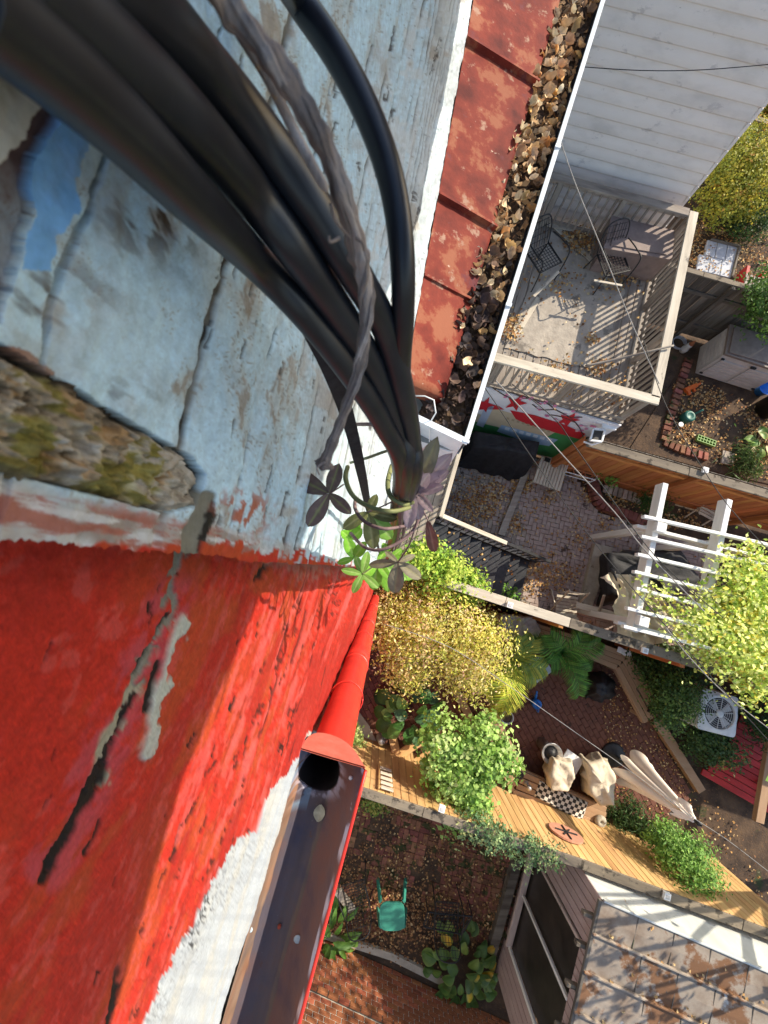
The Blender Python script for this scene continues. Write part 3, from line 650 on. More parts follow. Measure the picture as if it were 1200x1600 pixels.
for j in range(61):
    y = lerp(-420, 680, j / 60); a, o, pr = gl(y)
    for i in range(7):
        p = lerp(a, o, .02 + .93 * i / 6); p.z = HC - 1.985 + .04 * (vnoise(i * 1.3, j * 1.1, 8) - .5); V.append(p)
f = [(j * 7 + i, j * 7 + i + 1, (j + 1) * 7 + i + 1, (j + 1) * 7 + i) for j in range(60) for i in range(6)]
stuff(part('leaf_mould', V, f, mat('leaf_mould', [(.02, .014, .011), (.07, .045, .03), (.14, .09, .05)], 45, 8, rough=.95, bump=.8, rand=0, coord='pos'), tl))
# ================================================================== the old gutter of the red house
gr = thing('old_gutter', 'worn dark half round gutter with a round outlet hole and red edge', 'gutter', Z(520, 1180, 1.1))
A0 = Z(471, 1168, 1.05); O0 = Z(571, 1192, 1.05)
W = (O0 - A0).dot(Vector((rN.x, rN.y, 0))); sT = (A0.x - rF.x) * rD.x + (A0.y - rF.y) * rD.y
def gp(s, p, z): q = rF + rD * s + rN * (p + .003); return Vector((q.x, q.y, HC - z))
gprof = [(0, 1.03), (.012, 1.075), (.04, 1.105), (.09, 1.125), (.16, 1.14), (.25, 1.147), (.34, 1.15), (.43, 1.149), (.52, 1.145), (.60, 1.138), (.68, 1.127), (.76, 1.112), (.84, 1.09), (.91, 1.066), (.96, 1.046), (.985, 1.036), (1.0, 1.032), (1.012, 1.034)]
hc = Z(501, 1203, 1.147); hs = (hc.x - rF.x) * rD.x + (hc.y - rF.y) * rD.y; hp = (hc.x - rF.x) * rN.x + (hc.y - rF.y) * rN.y - .003
HRAD = .051
def pz(p):
    p = p / W
    for (p0, z0), (p1, z1) in zip(gprof[:-1], gprof[1:]):
        if p <= p1: return z0 + (z1 - z0) * (p - p0) / (p1 - p0)
    return gprof[-1][1]
ss = np.concatenate([np.linspace(0, .16, 66), np.linspace(.17, 1.9, 80)]); pp = np.concatenate([np.linspace(0, .09, 12)[:-1], np.linspace(.09, .9, 44), np.linspace(.9, 1.012, 14)[1:]]) * W
keep = np.ones((len(ss), len(pp)), bool); V = []; C = []
for j, s_ in enumerate(ss):
    for i, p in enumerate(pp):
        s = sT - s_; q = p; dx, dy = s - hs, q - hp; r_ = math.hypot(dx, dy)
        if r_ < HRAD - .0035: keep[j, i] = False
        elif r_ < HRAD + .0015: s = hs + dx / r_ * HRAD; q = hp + dy / r_ * HRAD
        zz = pz(q) + .0015 * (vnoise(s * 40, q * 40, 4) - .5) + .006 * max(0, 1 - r_ / .09)
        V.append(gp(s, q, zz)); t = q / W + .05 * (fbm(s * 16, q * 30, 6) - .5)
        c = np.array((1., 1., 1.))
        if t < .085: c = np.array((2.0, 1.5, 1.0)) * (.7 + .5 * vnoise(s * 120, q * 120, 3))  # tan back strip: the sunlight on it is put into the colour
        elif t > .62: c = np.array((1.25, .83, .78))
        elif t > .56: c = np.array((1.3, 1.15, 1.0)) * .8
        else: c = np.array((.70, .68, .80)) * (.8 + .4 * float(fbm(s * 9, q * 60, 16)))
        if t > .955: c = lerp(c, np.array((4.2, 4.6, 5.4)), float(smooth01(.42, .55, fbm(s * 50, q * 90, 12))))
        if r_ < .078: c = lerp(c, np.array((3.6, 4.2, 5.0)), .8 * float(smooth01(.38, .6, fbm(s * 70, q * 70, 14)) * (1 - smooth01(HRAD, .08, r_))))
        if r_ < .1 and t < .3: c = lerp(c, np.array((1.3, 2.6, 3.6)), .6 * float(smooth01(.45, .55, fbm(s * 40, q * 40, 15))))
        C.append(c)
n_ = len(pp); f = []
for j in range(len(ss) - 1):
    for i in range(n_ - 1):
        if keep[j, i] and keep[j, i + 1] and keep[j + 1, i] and keep[j + 1, i + 1]: f.append((j * n_ + i, j * n_ + i + 1, (j + 1) * n_ + i + 1, (j + 1) * n_ + i))
me_c = np.array(C)
def rawpart(name, V, f, m, par, smooth, col):
    me = mesh(name, V, f, None, smooth, woff(par)); a = me.color_attributes.new('col', 'FLOAT_COLOR', 'POINT')
    cc = np.ones((len(me.vertices), 4), np.float32); cc[:, :3] = col; a.data.foreach_set('color', cc.ravel()); me.materials.append(m); return link(name, me, par)
rawpart('trough', V, f, M['redgutter'], gr, True, me_c)
K = len(gprof); V = []
for s_ in (0, 1.9):
    for p, zz in gprof: V.append(gp(sT - s_, p * W + (.004 if p > .3 else 0), zz + .004))
f = [(i, K + i, K + i + 1, i + 1) for i in range(10, K - 1)]
part('gutter_back', V, f, M['redpaint'], gr, True)
b = B(); b.tube([gp(sT - s_, 1.012 * W + .002, 1.032) for s_ in np.linspace(0, 1.9, 20)], .0042, 8); b.make('rim_bead', M['redpaint'], gr, True)
V = [gp(sT + .002, p * W, zz + .004) for p, zz in gprof]; V2 = [gp(sT + .006, p * W, zz + .004) for p, zz in gprof]
top = [gp(sT + .002, .5 * W, 1.034), gp(sT + .006, .5 * W, 1.034)]
VV = V + V2 + top; f = [(i + 1, i, 2 * K) for i in range(K - 1)] + [(K + i, K + i + 1, 2 * K + 1) for i in range(K - 1)] + [(i, i + 1, K + i + 1, K + i) for i in range(K - 1)]
part('end_plate', VV, f, mat('faded_red_end', [(.34, .085, .06), (.45, .13, .10)], 30, 6, rough=.6, bump=.1, rand=0, coord='pos', spots=[((.18, .2, .2), 25, .66)]), gr)
V = []; n = 28
for r_, dz in ((HRAD + .001, 0.0), (HRAD + .0005, .012), (HRAD - .006, .05), (HRAD - .006, .24)):
    for k in range(n):
        a = 2 * math.pi * k / n; s = hs + r_ * math.cos(a); p = hp + r_ * math.sin(a); V.append(gp(s, p, pz(p) + dz if dz < .02 else 1.15 + dz))
f = [(i * n + k, i * n + (k + 1) % n, (i + 1) * n + (k + 1) % n, (i + 1) * n + k) for i in range(3) for k in range(n)]
part('outlet', V, f, M['black'], gr, True)
lf = link('fallen_leaf', leafmesh('fallen_leaf', M['dryleaf'], .046, .015, .12, .05, 5, (.52, .50, .38)), None, Z(499, 1270, 1.132)); lf.rotation_euler = (.0, .15, R(-100)); tag(lf, 'single pale leaf lying in the old dark gutter below the outlet', 'leaf')
for px, py, cc, sz, nm, lab in ((437, 1446, (.28, .06, .04), .010, 'dry_berry', 'single dry red berry lying on the floor of the old gutter'), (465, 1467, (.30, .36, .42), .020, 'paint_flake', 'long blue grey paint flake stuck inside the old gutter'), (391, 1452, (.4, .5, .55), .013, 'paint_flake', 'small pale blue paint flake on the back edge of the old gutter'), (548, 1215, (.5, .52, .55), .011, 'paint_flake', 'tiny white paint flake near the outlet rim')):
    zz = 1.135 if px > 400 else 1.07; p = Z(px, py, zz); q = (p.x - rF.x) * rN.x + (p.y - rF.y) * rN.y - .003; p = Z(px, py, pz(max(.002, min(W, q))) - .003); b = B()
    b.lathe(p, [(sz * .3, -.001), (sz * .5, .001), (sz * .42, .003 if nm == 'paint_flake' else .007), (sz * .1, .0035 if nm == 'paint_flake' else .009)], 9); o = b.solo(nm, mat(nm, [cc, tuple(x * 1.25 for x in cc)], 90, 4, rough=.8, rand=0), p, True); tag(o, lab, 'berry' if nm == 'dry_berry' else 'flake')
# downspout under the outlet
ds = thing('downspout', 'red painted round downspout dropping from the old gutter down the wall', 'downspout', (hc.x, hc.y, 0))
dn = Vector((rN.x, rN.y, 0)) * .012
def dsp(z, ddx=0): return Vector((hc.x, hc.y, HC - z)) + dn
for k, (z0, z1, r0, r1) in enumerate(((1.17, 2.35, .060, .066), (2.33, 3.9, .069, .066), (3.88, 5.6, .069, .066), (5.58, 7.4, .069, .066), (7.38, 9.28, .069, .066))):
    b = B(); zz = np.linspace(z0, z1, 7); b.tube([dsp(z) for z in zz], list(np.linspace(r0, r1, 7)), 24, cap=k > 0); b.make('pipe_length', M['redpaint'], ds, True)
for z in (2.34, 3.89, 5.59, 7.39):
    b = B(); b.tube([dsp(z - .03), dsp(z - .025), dsp(z + .025), dsp(z + .03)], [.069, .0705, .0705, .069], 24); b.make('collar', M['redpaint'], ds, True)
for z in (1.75, 3.1, 4.7):
    b = B(); c0 = dsp(z); b.tube([c0 + Vector((.0695 * math.cos(a), .0695 * math.sin(a), 0)) for a in np.linspace(0, 6.283, 25)], .0025, 6); b.box(c0 - Vector((rN.x, rN.y, 0)) * .06, c0 - Vector((rN.x, rN.y, 0)) * .14, .03, .012); b.make('bracket', M['redpaint'], ds, True)
# ================================================================== cables and vine beside the lens
def spline(pts, n=8):
    pts = [Vector(p) for p in pts]; o = []
    for i in range(len(pts) - 1):
        p0, p1, p2, p3 = pts[max(i - 1, 0)], pts[i], pts[i + 1], pts[min(i + 2, len(pts) - 1)]
        for k in range(n):
            t = k / n; o.append(.5 * ((2 * p1) + (-p0 + p2) * t + (2 * p0 - 5 * p1 + 4 * p2 - p3) * t * t + (-p0 + 3 * p1 - 3 * p2 + p3) * t ** 3))
    o.append(pts[-1]); return o
def down(p, zs): return [Vector((p.x + dx, p.y + dy, HC - z)) for z, dx, dy in zs]
def zwall(x, y):
    r_ = P(x, y, HC - 1.0); q = r_.x * bN.x + r_.y * bN.y
    return 9 if q > -1e-3 else DB / -q
def cable(path, r, name, label, m, cat='cable', group=None, tail=True):
    pts = [Z(x, y, min(z * 1.04, .76 * zwall(x, y))) for x, y, z in path]
    if tail:
        e = pts[-1]; z0 = HC - e.z; pts += [Vector((lerp(e.x, .012, t), lerp(e.y, .02, t), HC - z)) for z, t in ((z0 * 1.8, .12), (z0 * 3.5, .25), (1.6, .4), (4, .5), (9.25, .6))]
    p = spline(pts, 10); b = B(); b.tube(p, r, 14); o = b.solo(name, m, pts[0], True); tag(o, label, cat, group); return o
G = 'black cables strung down the house wall'
cable([(-75, -30, .048), (0, 28, .053), (100, 112, .059), (200, 205, .068), (300, 308, .079), (400, 408, .091), (475, 488, .104), (540, 572, .124), (598, 662, .155), (626, 735, .20)], .0046, 'black_cable', 'black cable running lowest across the blue wall, nearest the mossy joint', M['cable'], group=G)
cable([(-10, -75, .048), (80, 0, .052), (185, 92, .058), (290, 188, .065), (388, 295, .073), (460, 388, .086), (530, 488, .107), (585, 578, .132), (622, 670, .168), (636, 742, .205)], .0050, 'black_cable', 'black cable running second from the mossy joint under the brown stem', M['cable'], group=G)
cable([(126, -70, .050), (226, 8, .054), (321, 108, .060), (411, 213, .068), (490, 323, .080), (550, 420, .094), (604, 518, .118), (630, 615, .145), (643, 690, .178), (645, 746, .21)], .0047, 'black_cable', 'black cable third from the mossy joint, topmost of the close bundle', M['cable'], group=G)
cable([(420, -80, .074), (468, 0, .076), (530, 92, .079), (580, 190, .083), (613, 290, .088), (628, 395, .096), (630, 495, .112), (628, 590, .14), (640, 680, .19), (650, 748, .23)], .0036, 'black_cable', 'single black cable looping apart from the bundle beside the tin roof', M['cable'], group=G)
# flat strap
pts = spline([Z(*q) for q in ((430, 400, .11), (480, 500, .13), (520, 585, .16), (547, 665, .22), (566, 745, .32), (580, 812, .6), (592, 860, 1.6), (596, 878, 4.0))], 8)
b = B(); 
V = []; 
for i, p in enumerate(pts):
    t = (pts[min(i + 1, len(pts) - 1)] - pts[max(i - 1, 0)]).normalized(); sd = t.cross((p - Vector((0, 0, HC))).normalized()).normalized()
    nn = sd.cross(t)
    for a_, b_ in ((-1, -.12), (1, -.12), (1, .12), (-1, .12)): V.append(p + sd * a_ * .0038 + nn * b_ * .0038)
f = [(i * 4 + k, i * 4 + (k + 1) % 4, (i + 1) * 4 + (k + 1) % 4, (i + 1) * 4 + k) for i in range(len(pts) - 1) for k in range(4)]
o = solo('flat_cable', V, f, M['strap'], pts[0]); tag(o, 'flat dark strap hanging between the cable bundle and the blue wall', 'cable')
# dry woody stem
ST_ = [(290, -70, .044), (352, 0, .047), (410, 75, .051), (465, 158, .056), (510, 240, .062), (541, 320, .069), (561, 390, .078), (571, 450, .086), (570, 520, .095), (556, 590, .105), (534, 655, .115), (512, 712, .122), (507, 726, .125)]
p = spline([Z(x, y, min(z, .66 * zwall(x, y))) for x, y, z in ST_], 10); n = len(p)
rad = []
for i in range(n):
    t = i / (n - 1); r_ = .00235 * (1 - .25 * t) + .00035 * math.sin(i * .9) * math.sin(i * .37)
    if .50 < t < .58: r_ *= 1.18
    if t > .9: r_ *= 1 + .9 * (t - .9) / .1
    rad.append(r_)
nn = 16
vs = thing('dead_vine_stem', 'dry brown woody vine stem with a cut end hanging over the cables', 'vine stem', p[-1])
for st_, (ro, rs, tw, nmx) in enumerate(((0, .72, .03, 'stem'), (.55, .42, .085, 'strand'), (.55, .36, .085, 'strand'), (.58, .30, .085, 'strand'))):
    V = []
    for i, c in enumerate(p):
        t = (p[min(i + 1, n - 1)] - p[max(i - 1, 0)]).normalized(); u_ = t.cross(Vector((.3, .2, 1))).normalized(); v_ = t.cross(u_)
        ph = st_ * 2.2 + i * tw + .5 * math.sin(i * .13 + st_); cc = c + (u_ * math.cos(ph) + v_ * math.sin(ph)) * rad[i] * ro * (1 + .25 * math.sin(i * .21 + st_ * 2))
        for k in range(nn):
            a = 2 * math.pi * k / nn; rr_ = rad[i] * rs * (1 + .35 * (vnoise(k * .9, i * .10, 4 + st_) - .5) + .22 * math.sin(a * 4 + i * .06) + .14 * (vnoise(k * 2.1, i * .7, 8) - .5)) * (1 if i < n - 6 or st_ == 0 else (n - i) / 6)
            V.append(cc + (u_ * math.cos(a) + v_ * math.sin(a)) * max(rr_, .00008))
    f = [(i * nn + k, i * nn + (k + 1) % nn, (i + 1) * nn + (k + 1) % nn, (i + 1) * nn + k) for i in range(n - 1) for k in range(nn)]
    f += [tuple(range(nn - 1, -1, -1)), tuple((n - 1) * nn + k for k in range(nn))]
    part(nmx, V, f, M['bark'], vs, True)
b = B(); q = spline([Z(*q) for q in ((322, -60, .0475), (372, 45, .0545), (418, 120, .060), (455, 195, .066), (490, 262, .070), (512, 300, .073))], 8); b.tube(q, [.0011] * (len(q) - 4) + [.001, .0008, .0005, .0002], 8); b.make('side_stem', M['bark'], vs, True)
for a_, b_, c_ in (((517, 318, .064), (524, 345, .0665), (548, 372, .071)), ((530, 372, .068), (516, 378, .067), (514, 368, .066)), ((556, 372, .073), (566, 380, .074), (569, 392, .076)), ((508, 722, .12), (496, 730, .121), (499, 742, .122))):
    b = B(); q = spline([Z(*a_), Z(*b_), Z(*c_)], 6); b.tube(q, list(np.linspace(.0004, .0002, len(q))), 5); b.make('bark_fibre', M['bark'], vs, True)

# climbing vine with five-part leaves
vine = thing('climbing_vine', 'climbing vine with five part purple and green leaves twining on the cables', 'vine', (.01, -.04, HC - .9))
def vleaf(hub, tip, zh, zt, wfrac, col, col2, par=vine, cup=.25, seed=0):
    a = Z(hub[0], hub[1], zh); t = Z(tip[0], tip[1], zt); L = (t - a).length; x = (t - a).normalized()
    view = ((a + t) / 2 - Vector((0, 0, HC))).normalized(); y = x.cross(view).normalized(); nrm = y.cross(x)
    if nrm.dot(view) > 0: nrm = -nrm
    rr = random.Random(seed); V = []; C = []; ny, nx = 12, 8; tw = rr.uniform(-.5, .5)
    for j in range(ny + 1):
        q = j / ny; wd = L * wfrac * (math.sin(math.pi * q ** .92) ** .62 if 0 < q < 1 else 0) * (.75 + .45 * q)
        for i in range(nx + 1):
            e = i / nx * 2 - 1
            p = a + x * (L * q) + y * (wd * e) + nrm * (abs(e) * wd * cup - abs(e) ** 3 * wd * .1 + math.sin(q * math.pi) * L * .05 + tw * e * (q - .3) * wd * .6 + .012 * L * math.sin(q * 42 - abs(e) * 5))
            V.append(p); k = .85 + .3 * vnoise(i * 1.1 + seed, j * 1.3, 5)
            cc = np.array(col) * k if abs(e) > .1 else np.array(col2)
            if abs(math.sin(q * 21 - abs(e) * 4.5)) < .16 and abs(e) > .1: cc = lerp(cc, np.array(col2), .35)
            if abs(e) > .85: cc = cc * .8
            C.append(cc)
    f = [(j * (nx + 1) + i, j * (nx + 1) + i + 1, (j + 1) * (nx + 1) + i + 1, (j + 1) * (nx + 1) + i) for j in range(ny) for i in range(nx)]
    part('leaf', V, f, M['nearleaf'], par, True, np.array(C))
BR = ((.19, .125, .11), (.30, .30, .13)); MV = ((.46, .35, .39), (.58, .48, .48)); OL = ((.17, .185, .065), (.33, .33, .15)); GR = ((.17, .33, .055), (.32, .46, .15)); BG = ((.20, .46, .04), (.36, .58, .12)); GB = ((.26, .235, .16), (.34, .31, .17)); RD = ((.18, .07, .06), (.3, .15, .12))
sd = 0
for hub, zh, tips in (
    ((514, 771), .26, [((446, 738), .27, .22, BR), ((530, 724), .25, .26, BR), ((549, 803), .26, .24, BR), ((481, 823), .27, .24, BR)]),
    ((648, 768), .27, [((684, 682), .235, .15, GB), ((667, 695), .25, .15, MV), ((707, 708), .24, .16, MV), ((694, 760), .25, .17, MV), ((677, 800), .26, .17, MV), ((628, 752), .25, .2, MV), ((636, 826), .28, .2, MV), ((702, 735), .245, .16, MV), ((655, 812), .29, .2, MV), ((690, 722), .25, .16, MV), ((672, 738), .24, .17, MV)]),
    ((622, 878), .36, [((601, 861), .36, .19, GB), ((649, 867), .36, .2, GB), ((658, 904), .37, .23, GB), ((616, 927), .38, .25, GB), ((576, 883), .37, .17, GB)]),
    ((575, 800), .33, [((621, 811), .33, .22, OL), ((589, 772), .32, .25, OL), ((536, 826), .34, .23, OL), ((584, 858), .35, .22, OL), ((612, 842), .36, .22, GR)]),
    ((566, 897), .42, [((533, 890), .42, .2, GR), ((551, 927), .42, .24, GR), ((592, 919), .42, .22, GR), ((575, 861), .42, .22, GR), ((555, 868), .43, .2, GR)]),
    ((553, 872), .5, [((527, 880), .5, .24, BG), ((541, 838), .48, .26, BG), ((572, 846), .48, .25, BG)]),
    ((548, 842), .52, [((533, 829), .5, .3, BG), ((566, 826), .5, .3, BG), ((556, 802), .5, .3, BG)]),
    ((590, 880), .6, [((560, 905), .6, .28, BG), ((608, 903), .6, .28, BG), ((603, 858), .6, .28, BG), ((583, 922), .62, .28, BG), ((636, 905), .62, .28, GR)]),
    ((610, 872), .7, [((640, 880), .7, .28, BG), ((628, 858), .7, .28, BG), ((645, 905), .72, .28, BG), ((606, 925), .72, .28, BG), ((598, 848), .7, .28, BG)]),
    ((668, 812), .3, [((679, 862), .36, .09, RD)])):
    for tip, zt, wf, (c1, c2) in tips:
        sd += 1; vleaf(hub, tip, zh, zt, wf * .88, c1, c2, seed=sd)
def tendril(path, r, m): 
    p = spline([Z(*q) for q in path], 10); b = B(); b.tube(p, list(np.linspace(r, r * .8, len(p))), 8); b.make('stem', m, vine, True)
tendril([(543, 730, .27), (540, 748, .25), (552, 775, .24), (580, 793, .235), (612, 799, .235), (640, 793, .25)], .0017, M['vinestem'])
tendril([(556, 778, .30), (555, 795, .28), (570, 815, .27), (600, 826, .265), (632, 822, .28)], .0014, M['vinestem2'])
tendril([(548, 723, .35), (575, 715, .3), (600, 706, .27), (612, 703, .26)], .0013, M['vinestem'])
tendril([(558, 663, .33), (585, 664, .28), (598, 676, .25), (606, 690, .24)], .0016, M['vinestem2'])
tendril([(612, 728, .28), (606, 752, .26), (610, 775, .255), (630, 788, .26), (645, 785, .27)], .0018, M['vinestem'])
tendril([(548, 833, .34), (570, 855, .32), (600, 858, .31), (640, 835, .31), (658, 800, .31), (660, 775, .30)], .0014, M['vinestem2'])
tendril([(628, 745, .22), (626, 800, .3), (622, 840, .5), (612, 875, 1.2), (606, 885, 3)], .0020, M['vinestem2'])
tendril([(636, 752, .23), (634, 805, .33), (627, 845, .6), (614, 876, 1.4), (608, 885, 4)], .0022, M['bark'])
tendril([(537, 757, .27), (528, 763, .265), (516, 771, .26)], .0006, M['vinestem2'])
tendril([(575, 800, .33), (600, 790, .29), (640, 770, .27)], .0007, M['vinestem2'])
tendril([(622, 878, .36), (640, 850, .33), (655, 800, .29)], .0008, M['vinestem2'])
tendril([(566, 897, .42), (590, 880, .42), (612, 862, .42)], .0009, M['vinestem'])
tendril([(648, 770, .27), (660, 795, .29), (668, 812, .3)], .0007, M['vinestem2'])
# ================================================================== the yards : ground and paving
gsz = 70
b = B(); b.add([(-gsz, -gsz, -.03), (gsz, -gsz, -.03), (gsz, gsz, -.03), (-gsz, gsz, -.03)], [(0, 1, 2, 3)])
g = b.make('ground', M['soil']); setting(g)
def pp_(pts, h=0.0): return [P(x, y, h) for x, y in pts]
def xy(pts): return [(p.x, p.y) for p in pts]
E1 = (P(700, 920) - P(600, 890)); E1 = Vector((.957, -.29, 0)).normalized()      # across the yards, away from the houses
E2 = Vector((.29, .957, 0)).normalized()                                          # along the row of houses
def slab(name, pts, h0, h1, m, parent=None, hp=0):
    q = xy(pp_(pts, hp)); b = B(); a = sum(q[i][0] * q[(i + 1) % len(q)][1] - q[(i + 1) % len(q)][0] * q[i][1] for i in range(len(q)))
    if a < 0: q = q[::-1]
    b.prism(q, h0, h1); return b.make(name, m, parent)
def brickfield(par, poly, ang, Lb, Wb, Hb, h, m, pattern, limit=300, keepf=None, seed=1, name='brick'):
    r = random.Random(seed); poly = xy(poly); ca, sa = math.cos(ang), math.sin(ang); cx = sum(p[0] for p in poly) / len(poly); cy = sum(p[1] for p in poly) / len(poly)
    out = []; u = Wb + .006; NR = 60
    if pattern == 'herring':
        for x in range(-NR, NR):
            for y in range(-NR, NR):
                k = (x - y) % 4
                if k == 0: out.append(((x + 1) * u, (y + .5) * u, 0))
                elif k == 3: out.append(((x + .5) * u, (y + 1) * u, math.pi / 2))
    elif pattern == 'weave':
        for x in range(-NR, NR, 2):
            for y in range(-NR, NR, 2):
                if ((x + y) // 2) % 2: out += [((x + 1) * u, (y + .5) * u, 0), ((x + 1) * u, (y + 1.5) * u, 0)]
                else: out += [((x + .5) * u, (y + 1) * u, math.pi / 2), ((x + 1.5) * u, (y + 1) * u, math.pi / 2)]
    else:
        for y in range(-NR, NR):
            for x in range(-NR // 2, NR // 2): out.append((x * (Lb + .006) + (Lb / 2 if y % 2 else 0), y * u, 0))
    sel = []
    for x, y, a in out:
        X = cx + x * ca - y * sa; Y = cy + x * sa + y * ca
        if inpoly(np.array([X]), np.array([Y]), poly)[0]:
            px, py = pix((X, Y, h))
            if not (-30 < px < 1230 and -30 < py < 1630): continue
            if keepf and not keepf(X, Y, r): continue
            sel.append((math.hypot(X, Y), X, Y, a + ang + r.gauss(0, .02), h - Hb / 2 + r.uniform(-.005, .004)))
    sel.sort(); v, f = cbox(Lb, Wb, Hb, .005); me = mesh(name, v, f, m)
    import bmesh
    bm = bmesh.new(); bm.from_mesh(me); bmesh.ops.recalc_face_normals(bm, faces=bm.faces); bm.to_mesh(me); bm.free()
    f = [tuple(p.vertices) for p in me.polygons]; o = woff(par); vv = np.array(v); VV = []; FF = []
    for i, (_, X, Y, a, zc) in enumerate(sel):
        if i < limit:
            q = link(name, me, par); q.location = Vector((X, Y, zc)) - o; q.rotation_euler = (r.gauss(0, .012), r.gauss(0, .012), a)
        else:
            c_, s_ = math.cos(a), math.sin(a); k = len(VV) * len(v)
            VV.append(np.stack([X + vv[:, 0] * c_ - vv[:, 1] * s_, Y + vv[:, 0] * s_ + vv[:, 1] * c_, zc + vv[:, 2]], -1)); FF += [tuple(j + k for j in t) for t in f]
    if VV: stuff(part(name + 's_beyond', np.concatenate(VV), FF, m, par))
PATIO = [(690, 690), (715, 684), (880, 727), (935, 800), (1010, 828), (1120, 850), (1120, 1010), (1000, 1005), (716, 915), (680, 880)]
pt = slab('brick_patio', PATIO, -.06, -.012, M['mortar']); setting(pt)
brickfield(pt, pp_(PATIO), math.atan2(E2.y, E2.x) + R(2), .196, .096, .06, .02, M['paver'], 'herring')
COURT = [(552, 1178), (566, 985), (714, 930), (930, 995), (1045, 1180), (1080, 1235), (1015, 1320), (960, 1292), (830, 1243)]
ct = slab('brick_courtyard', COURT, -.06, -.014, M['mortar']); setting(ct)
brickfield(ct, pp_(COURT), R(-62), .20, .105, .06, .015, M['redbrick'], 'bond', seed=3)
LOWER = [(535, 1245), (600, 1250), (820, 1335), (790, 1475), (480, 1460)]
lw = slab('brick_yard', LOWER, -.06, -.016, M['soil']); setting(lw)
brickfield(lw, pp_(LOWER), math.atan2(E2.y, E2.x) + .05, .20, .10, .06, .004, M['mossbrick'], 'weave', seed=5, keepf=lambda X, Y, r: fbm(np.array([X * 1.1]), np.array([Y * 1.1]), 7)[0] < .56 + .1 * r.random())
sl = slab('soil_bed', [(985, 700), (1075, 560), (1400, 560), (1400, 800), (1130, 740)], -.02, -.006, M['soil']); setting(sl)

# ------------------------------------------------------------------ builders for planting and litter
def leafset(cen, nrm, size, cols, aspect=.5, fold=.25, seed=0):
    """folded leaves: centres, facing directions, sizes -> verts, faces, colours"""
    n = len(cen); r = np.random.default_rng(seed)
    nrm = nrm / np.linalg.norm(nrm, axis=1, keepdims=True); t = r.normal(size=(n, 3)); t -= nrm * (t * nrm).sum(1, keepdims=True); t /= np.linalg.norm(t, axis=1, keepdims=True)
    w_ = np.cross(nrm, t); L = size[:, None]
    base = cen - t * L * .5; tip = cen + t * L * .5 - nrm * L * .08; le = cen + w_ * L * aspect * .5 + nrm * L * fold * .3; ri = cen - w_ * L * aspect * .5 + nrm * L * fold * .3
    V = np.stack([base, ri, tip, le], 1).reshape(-1, 3); i = np.arange(n)[:, None] * 4
    F = np.concatenate([i + np.array([[0, 1, 2]]), i + np.array([[0, 2, 3]])], 1).reshape(-1, 3)
    return V, F, np.repeat(cols, 4, axis=0)
def pick(cols, n, r, var=.22):
    c = np.array([q[0] for q in cols]); p = np.array([q[1] for q in cols], float); k = r.choice(len(cols), n, p=p / p.sum())
    return c[k] * (1 + r.uniform(-var, var, (n, 1)))
def crown(parent, blobs, n, size, cols, aspect=.55, clump=.16, per=26, seed=1, name='crown', up=.7, m=None):
    r = np.random.default_rng(seed); vol = np.array([b_[1][0] * b_[1][1] * b_[1][2] for b_ in blobs]) ** .667; vol = vol / vol.sum()
    C, Nn, K = [], [], []
    for (c, rad), q in zip(blobs, vol):
        k = max(1, int(n * q / per)); d = r.normal(size=(k, 3)); d /= np.linalg.norm(d, axis=1, keepdims=True)
        cc = np.array(c) + d * np.array(rad) * r.uniform(.55, 1.0, (k, 1)) ** .6 * (1 + .16 * r.normal(size=(k, 1)))
        cl = clump * r.uniform(.6, 1.3, (k, 1, 1)); pts = cc[:, None, :] + r.normal(size=(k, per, 3)) * cl * np.array((1, 1, .7))
        nn = (d[:, None, :] * .8 + np.array((0, 0, up)) + r.normal(size=(k, per, 3)) * .55)
        kc = pick(cols, k, r); K.append((kc[:, None, :] * (1 + r.uniform(-.2, .2, (k, per, 1)))).reshape(-1, 3)); C.append(pts.reshape(-1, 3)); Nn.append(nn.reshape(-1, 3))
    C = np.concatenate(C); ok = C[:, 2] > .03; C = C[ok]; Nn = np.concatenate(Nn)[ok]; K = np.concatenate(K)[ok]
    V, F, Q = leafset(C, Nn, size * r.uniform(.65, 1.3, len(C)), K, aspect, seed=seed + 1)
    return part(name, V, F, m or M['foliage'], parent, False, Q)
def branches(parent, base, tips, r0, name='trunk', seed=1):
    rr = random.Random(seed); b = B(); base = Vector(base); mid = sum((Vector(t) for t in tips), Vector()) / len(tips); fork = lerp(base, mid, .45)
    b.tube(spline([base, lerp(base, fork, .5) + Vector((rr.uniform(-.05, .05), rr.uniform(-.05, .05), 0)), fork], 4), list(np.linspace(r0, r0 * .7, 9)), 8)
    for t in tips:
        t = Vector(t); b.tube(spline([fork - Vector((0, 0, .04)), lerp(fork, t, .5) + Vector((rr.uniform(-.1, .1), rr.uniform(-.1, .1), .06)), t], 4), list(np.linspace(r0 * .55, r0 * .12, 9)), 6)
    return b.make(name, M['trunk'], parent, True)
def bush(name, label, cat, px, py, blobs, n, size, cols, seed, r0=.05, group=None, **kw):
    """blobs given as (pixel x, pixel y, height, radius xy, radius z)"""
    t = thing(name, label, cat, P(px, py, 0), group); bl = [(P(x, y, h), (rx, rx, rz)) for x, y, h, rx, rz in blobs]
    crown(t, bl, n, size, cols, seed=seed, **kw); branches(t, P(px, py, 0), [c for c, _ in bl] if len(bl) > 1 else [bl[0][0] + Vector((.2, .1, .1)), bl[0][0] - Vector((.2, .1, 0))], r0, seed=seed); return t
TANL = [((.46, .25, .085), 5), ((.56, .37, .16), 4), ((.36, .155, .05), 3), ((.55, .44, .25), 2), ((.21, .105, .05), 3)]
